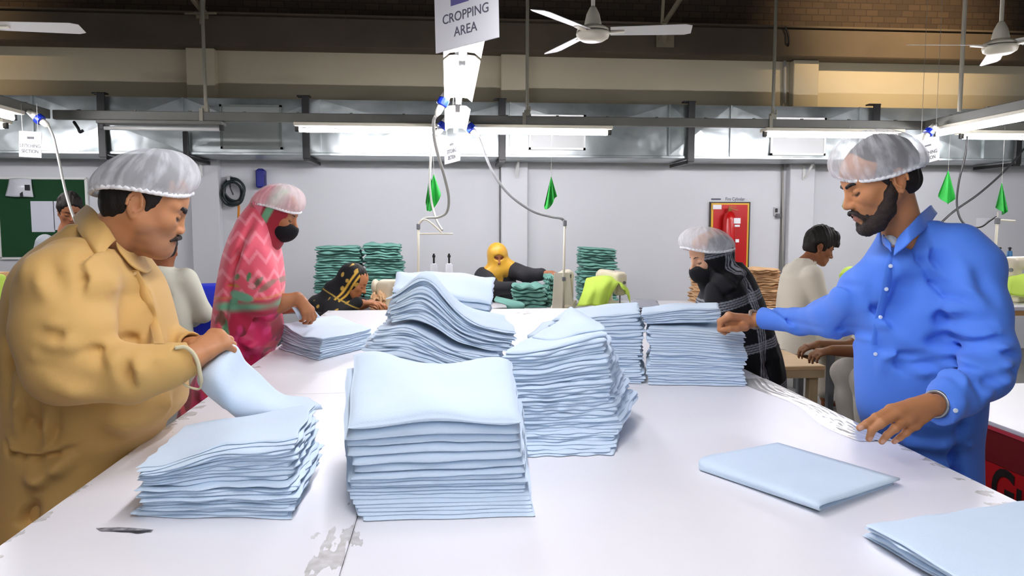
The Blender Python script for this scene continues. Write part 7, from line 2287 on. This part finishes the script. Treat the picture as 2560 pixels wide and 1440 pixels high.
# woman in the gold veil, facing us behind her sewing table
def veil_gold():
    Y0 = 7.0
    hx = W(1243, 645, Y0)
    root = thing('person', 'woman in a gold veil with black sleeves at a sewing table', 'person', (hx[0], Y0, 0))
    f = Frame(hx + np.array([0, 0.02, 0]), math.radians(-92 + 10), math.radians(12), 0, 1.0)
    s = SDF()
    add_head(s, f, ears=False)
    nb = hx + np.array([-0.02, 0.05, -0.17])
    s.u(rcone(f(-0.02, 0, -0.03), nb, 0.05, 0.055), 0.03).u(rcone(nb, (hx[0], Y0 + 0.05, 0.6), 0.07, 0.11), 0.04)
    legs = list(seated_lower(s, hx[0], Y0 + 0.1, 0.44, (0, -1, 0), 0.40))
    w1 = W(1380, 684, 6.62); e1 = W(1318, 688, 6.80); s1 = W(1282, 676, 7.0)
    s.chain([nb, s1, e1, w1], [0.06, 0.05, 0.04, 0.027], 0.03)
    fing, th = auto_hand(w1, (0.9, -0.5, -0.2), (0, -0.1, 1), [(20, 35, 25)] * 4, False, 0.9); add_hand(s, w1, fing, th, 0.9)
    w2 = W(1300, 716, 6.45); e2 = W(1236, 722, 6.72); s2 = W(1208, 690, 7.0)
    s.chain([nb, s2, e2, w2], [0.06, 0.05, 0.04, 0.027], 0.03)
    fing, th = auto_hand(w2, (0.9, -0.4, -0.05), (0, -0.2, 1), [(15, 25, 20)] * 4, True, 0.9); add_hand(s, w2, fing, th, 0.9)
    finish('body', s, 0.0065, root, skin_mat(), head_colors(f, (150, 92, 60), (120, 70, 60)))
    eyebrows(f, root, thick=0.0036, vox=0.004)
    k = SDF()
    k.u(f.ell((-0.010, 0, 0.034), (0.112, 0.098, 0.112)), 0.02)
    k.u(rcone(f(0.015, 0, -0.05), f(0.03, 0, -0.26), 0.092, 0.118), 0.04).u(rcone(f(0.03, 0, -0.26), f(0.05, 0, -0.36), 0.11, 0.07), 0.03)
    k.u(rcone(s2 + [0.02, 0, -0.0], s1 + [-0.04, 0, 0.01], 0.085, 0.085), 0.06)
    k.s(f.ell((0.115, 0, 0.025), (0.058, 0.056, 0.026)), 0.006)
    for a in (-0.5, -0.2, 0.15, 0.45): k.crease([f(0.10, a * 0.05, -0.06), f(0.14, a * 0.14, -0.2), f(0.16, a * 0.16, -0.36)], 0.012, 0.010 if a < 0.3 else -0.010)
    k.wrinkle(sn(91, 20, (1, 1, 0.5)), 0.005)
    finish('veil', k, 0.008, root, mat('gold_satin', lin(202, 152, 36), 0.38, sheen=0.2))
    b = SDF()
    b.u(loft((0, Y0 + 0.05, 0), 0, [(0.5, hx[0], 0, 0.2, 0.14), (0.9, hx[0], 0, 0.19, 0.13), (1.05, hx[0], 0, 0.18, 0.11), (1.12, hx[0], 0, 0.10, 0.09)], 2.2), 0.02)
    b.chain([s1, e1, W(1352, 686, 6.70)], [0.085, 0.07, 0.055], 0.03).chain([s2, e2, W(1284, 717, 6.52)], [0.085, 0.068, 0.05], 0.03)
    for h_, k_, a_ in legs: b.u(rcone(h_, k_, 0.11, 0.085), 0.04).u(rcone(k_, a_ + [0, 0, 0.06], 0.085, 0.075), 0.04)
    finish('dress', b.wrinkle(sn(92, 18), 0.006), 0.009, root, mat('black_dress_cloth', lin(14, 14, 22), 0.85, bump=0.2, bscale=80))
    stool(hx[0], Y0 + 0.12, 0.425, 'wooden stool under the woman in the gold veil')


veil_gold()


# young man in a cream shirt, seated, facing right
def cream_man():
    Y0 = 5.62
    hd = W(2043, 622, Y0)
    root = thing('person', 'young dark-haired man in a cream shirt seated at right, seen from the side', 'person', (W(1985, 800, Y0)[0], Y0, 0))
    f = Frame(W(2046, 622, Y0), math.radians(-6), math.radians(20), 0, 1.08)
    bx = W(1985, 800, Y0)[0]
    s = SDF()
    add_head(s, f)
    nb = W(2012, 662, Y0)
    seat = 0.52
    s.u(rcone(f(-0.022, 0, -0.035), nb, 0.05, 0.06), 0.03).u(rcone(nb, (bx, Y0, seat + 0.12), 0.06, 0.11), 0.04)
    legs = list(seated_lower(s, bx, Y0 + 0.02, seat, (1, 0.15, 0), 0.44))
    for sy in (-0.17, 0.17):
        el = W(2050, 752, Y0 + sy * 1.2); wr = W(2118, 752, Y0 + sy)
        s.chain([nb + [-0.03, sy, -0.06], el, wr], [0.05, 0.04, 0.027], 0.03)
        fing, th = auto_hand(wr, (1, 0, -0.1), (0, 0, 1), [(20, 30, 20)] * 4, sy < 0, 0.95); add_hand(s, wr, fing, th, 0.95)
    finish('body', s, 0.0058, root, skin_mat(), head_colors(f, (136, 84, 54), (110, 64, 54)))
    eyebrows(f, root, thick=0.004, vox=0.004)
    h = hair_sdf(f, 0.014, -0.045, 0.070, top=0.03, ragged=0.008)
    for (x, y, z, r) in ((0.085, 0.02, 0.095, 0.03), (0.10, -0.02, 0.075, 0.026), (0.07, -0.03, 0.12, 0.035), (0.105, 0.0, 0.062, 0.018), (0.03, 0, 0.14, 0.04), (0.098, -0.045, 0.07, 0.018)):
        h.ops.insert(2, ('u', f.ell((x, y, z), (r, r, r)), 0.02))
    h.ops = [op for op in h.ops if op[0] == 'u'][:8] + [op for op in h.ops if op[0] == 's' and op[2] != 0.01] + [op for op in h.ops if op[0] == 'u'][8:]
    h.s(f.ell((0.115, 0, -0.01), (0.060, 0.075, 0.062)), 0.01)
    finish('hair', h, 0.0055, root, M_HAIR)
    k = SDF()
    def sec(py, x0, x1, ry):
        a, c = W(x0, py, Y0), W(x1, py, Y0)
        return (a[2], (a[0] + c[0]) / 2, 0, (c[0] - a[0]) / 2, ry)
    k.u(loft((0, Y0, 0), 0, [sec(645, 1990, 2030, 0.055), sec(662, 1974, 2034, 0.10), sec(690, 1956, 2040, 0.18), sec(740, 1950, 2036, 0.19), sec(800, 1946, 2030, 0.185), sec(850, 1936, 2040, 0.20), sec(880, 1930, 2046, 0.21)], 2.1), 0.01)
    for sy in (-0.17, 0.17): k.u(rcone(nb + [-0.02, sy, -0.07], W(2050, 752, Y0 + sy * 1.2), 0.078, 0.058), 0.04).u(rcone(W(2050, 752, Y0 + sy * 1.2), W(2105, 752, Y0 + sy), 0.056, 0.04), 0.02)
    k.u(rcone(f(-0.03, 0, -0.075), nb + [0.01, 0, -0.01], 0.058, 0.068), 0.01)
    k.s(rcone(f(-0.02, 0, 0.0), nb + [0.005, 0, 0.0], 0.052, 0.055), 0.004)
    for pts, w, a in (([(840, 620), (850, 700), (880, 800)], 0.012, -0.012), ([(820, 700), (835, 780)], 0.012, -0.010), ([(900, 680), (940, 780)], 0.016, 0.006)):
        k.crease([XZ(C6(*p), 4.9) for p in pts], w, a, Y0)
    k.wrinkle(sn(95, 16), 0.005)
    M_CR = mat('cream_shirt_cloth', lin(222, 214, 196), 0.8, bump=0.15, bscale=150)
    finish('shirt', k, 0.008, root, M_CR)
    d = SDF()
    for h_, k_, a_ in legs: d.u(rcone(h_, k_, 0.12, 0.09), 0.04).u(rcone(k_, a_ + [0, 0, 0.06], 0.09, 0.07), 0.04)
    finish('trousers', d.wrinkle(sn(96, 18), 0.006), 0.013, root, M_CR)
    stool(bx, Y0 + 0.02, seat - 0.02, 'tall wooden stool under the young man in cream')


cream_man()


# worker mostly hidden behind the blue-shirted man: forearms on the knees, grey trousers
def hidden_worker():
    Y0 = 4.35
    bx = W(2265, 760, Y0)[0]
    root = thing('person', 'seated worker mostly hidden behind the blue-shirted man, forearms and pale knee showing', 'person', (bx, Y0, 0))
    f = Frame((bx - 0.02, Y0, 1.18), math.radians(176), math.radians(15), 0, 0.95)
    s = SDF()
    add_head(s, f)
    nb = np.array([bx + 0.04, Y0, 1.06])
    s.u(rcone(f(-0.02, 0, -0.035), nb, 0.05, 0.055), 0.03).u(rcone(nb, (bx + 0.04, Y0, 0.62), 0.06, 0.1), 0.04)
    legs = list(seated_lower(s, bx + 0.04, Y0, 0.48, (-1, 0.05, 0), 0.33))
    for sy, ew, ww in ((0.13, (2130, 868), (2048, 862)), (-0.13, (2176, 880), (2082, 876))):
        el = W(*ew, Y0 + sy); wr = W(*ww, Y0 + sy)
        s.chain([nb + [0, sy * 1.3, -0.05], el, wr], [0.05, 0.045, 0.032], 0.03)
        fing, th = auto_hand(wr, (-1, 0, -0.15), (0, -0.2, 1), [(25, 40, 25)] * 4, sy > 0, 0.95); add_hand(s, wr, fing, th, 0.95)
    finish('body', s, 0.008, root, skin_mat(), head_colors(f, (128, 86, 56), (110, 64, 54)))
    finish('hair', hair_sdf(f, 0.010, -0.05, 0.066), 0.008, root, M_HAIR)
    k = SDF()
    k.u(loft((0, Y0, 0), 0, [(0.52, bx + 0.04, 0, 0.17, 0.2), (0.8, bx + 0.04, 0, 0.15, 0.18), (1.0, bx + 0.04, 0, 0.12, 0.17), (1.07, bx + 0.04, 0, 0.07, 0.08)], 2.1), 0.01)
    for sy, ew in ((0.13, (2140, 864)), (-0.13, (2188, 874))): k.u(rcone(nb + [0, sy * 1.3, -0.06], W(*ew, Y0 + sy), 0.08, 0.056), 0.03)
    M_GR = mat('stone_grey_cloth', lin(186, 182, 172), 0.8)
    finish('shirt', k.wrinkle(sn(97, 16), 0.005), 0.011, root, M_GR)
    d = SDF()
    for h_, k_, a_ in legs: d.u(rcone(h_, k_, 0.12, 0.095), 0.04).u(rcone(k_, a_ + [0, 0, 0.10], 0.095, 0.07), 0.04)
    finish('trousers', d.wrinkle(sn(98, 18), 0.007), 0.011, root, M_GR)
    stool(bx + 0.04, Y0, 0.46, 'wooden stool under the hidden worker')


hidden_worker()


# man in a pale shirt seen from behind, between the mustard man and the pink shawl
def back_man():
    Y0 = 4.65
    root = thing('person', 'dark-haired man in a pale cream shirt seen from behind, past the mustard-shirted man', 'person', (W(418, 760, Y0)[0], Y0, 0))
    bx = W(418, 760, Y0)[0]
    f = Frame(W(405, 628, Y0), math.radians(112), math.radians(16), 0, 1.0)
    s = SDF()
    add_head(s, f)
    nb = W(400, 668, Y0)
    s.u(rcone(f(-0.022, 0, -0.035), nb, 0.052, 0.06), 0.03).u(rcone(nb, (bx, Y0, 0.62), 0.06, 0.11), 0.04)
    legs = list(seated_lower(s, bx, Y0, 0.50, (-1, 0.5, 0), 0.42))
    for sx in (-0.19, 0.17):
        el = np.array([bx + sx * 1.1, Y0 + 0.05, 0.98]); wr = np.array([bx + sx * 0.7 - 0.08, Y0 + 0.3, 0.90])
        s.chain([nb + [sx * 0.85, 0, -0.06], el, wr], [0.05, 0.04, 0.027], 0.03)
        fing, th = auto_hand(wr, (-0.3, 1, -0.1), (0, 0, 1), [(25, 40, 25)] * 4, sx > 0, 0.95); add_hand(s, wr, fing, th, 0.95)
    finish('body', s, 0.0065, root, skin_mat(), head_colors(f, (140, 86, 56), (110, 64, 54)))
    finish('hair', hair_sdf(f, 0.012, -0.060, 0.066, ragged=0.006), 0.006, root, M_HAIR)
    k = SDF()
    def sec(py, x0, x1, ry):
        a, c = W(x0, py, Y0), W(x1, py, Y0)
        return (a[2], (a[0] + c[0]) / 2, 0, (c[0] - a[0]) / 2, ry)
    k.u(loft((0, Y0, 0), 0, [sec(662, 384, 420, 0.06), sec(672, 368, 440, 0.10), sec(700, 350, 466, 0.125), sec(740, 342, 476, 0.135), sec(800, 345, 479, 0.14), sec(860, 345, 480, 0.15)], 2.2), 0.01)
    for sx in (-0.19, 0.17): k.u(rcone(nb + [sx * 0.85, 0, -0.08], (bx + sx * 1.1, Y0 + 0.05, 0.98), 0.075, 0.06), 0.04).u(rcone((bx + sx * 1.1, Y0 + 0.05, 0.98), (bx + sx * 0.75 - 0.06, Y0 + 0.25, 0.91), 0.055, 0.045), 0.03)
    for pts, w, a in (([(965, 1000), (995, 1060), (1000, 1110)], 0.014, -0.012), ([(940, 930), (960, 1000)], 0.014, -0.008)):
        k.crease([XZ(C1(*p), 4.5) for p in pts], w, a, Y0)
    finish('shirt', k.wrinkle(sn(101, 15), 0.005), 0.0085, root, mat('pale_shirt_cloth', lin(216, 216, 196), 0.8, bump=0.12, bscale=150))
    d = SDF()
    for h_, k_, a_ in legs: d.u(rcone(h_, k_, 0.12, 0.09), 0.04).u(rcone(k_, a_ + [0, 0, 0.06], 0.09, 0.07), 0.04)
    finish('trousers', d, 0.014, root, MATS['pale_shirt_cloth'])
    stool(bx, Y0, 0.48, 'wooden stool under the man in the pale shirt')


back_man()


# standing man far left: only the top of his head shows over the mustard shoulder
def far_man():
    Y0 = 6.1
    root = thing('person', 'black-haired man at far left, head showing over the mustard-shirted shoulder', 'person', (W(178, 700, Y0)[0], Y0, 0))
    f = Frame(W(176, 532, Y0), math.radians(-58), math.radians(18), 0, 1.0)
    bx = f.o[0] - 0.03
    s = SDF()
    add_head(s, f)
    nb = f.o + np.array([-0.03, 0.02, -0.15])
    s.u(rcone(f(-0.022, 0, -0.035), nb, 0.05, 0.06), 0.03).u(rcone(nb, (bx, Y0, 0.85), 0.07, 0.11), 0.04)
    for sx in (-0.09, 0.09):
        s.chain([(bx + sx, Y0, 0.86), (bx + sx, Y0, 0.45), (bx + sx, Y0, 0.08)], [0.08, 0.055, 0.04], 0.03)
        s.u(rcone((bx + sx, Y0 + 0.02, 0.032), (bx + sx + 0.05, Y0 - 0.12, 0.024), 0.03, 0.022), 0.02)
    for sx in (-0.2, 0.2):
        s.chain([nb + [sx * 0.9, 0, -0.07], (bx + sx * 1.2, Y0 - 0.02, 1.12), (bx + sx, Y0 - 0.2, 0.98)], [0.05, 0.042, 0.027], 0.03)
        wr = np.array((bx + sx, Y0 - 0.2, 0.98)); fing, th = auto_hand(wr, (0.1, -1, -0.2), (0, 0, 1), [(25, 40, 25)] * 4, sx < 0, 0.95); add_hand(s, wr, fing, th, 0.95)
    finish('body', s, 0.007, root, skin_mat(), head_colors(f, (150, 96, 64), (110, 64, 54)))
    eyebrows(f, root, thick=0.004, vox=0.004)
    finish('hair', hair_sdf(f, 0.014, -0.05, 0.072, top=0.02, ragged=0.008), 0.006, root, M_HAIR)
    k = SDF()
    k.u(loft((0, Y0, 0), 0, [(0.62, bx, 0, 0.21, 0.15), (0.95, bx, 0, 0.19, 0.14), (1.25, bx, 0, 0.20, 0.14), (1.38, bx, 0, 0.17, 0.10), (1.44, bx, 0, 0.09, 0.075)], 2.2), 0.01)
    for sx in (-0.2, 0.2): k.u(rcone(nb + [sx * 0.9, 0, -0.09], (bx + sx * 1.2, Y0 - 0.02, 1.12), 0.07, 0.06), 0.04).u(rcone((bx + sx * 1.2, Y0 - 0.02, 1.12), (bx + sx * 1.02, Y0 - 0.16, 1.0), 0.055, 0.045), 0.03)
    finish('shirt', k.wrinkle(sn(103, 15), 0.005), 0.012, root, mat('dull_shirt_cloth', lin(150, 156, 160), 0.8))
    t = SDF()
    for sx in (-0.09, 0.09): t.chain([(bx + sx, Y0, 0.8), (bx + sx, Y0, 0.45), (bx + sx, Y0, 0.13)], [0.11, 0.085, 0.07], 0.03)
    finish('trousers', t, 0.014, root, mat('dark_trouser_cloth', lin(52, 54, 60), 0.8))


far_man()
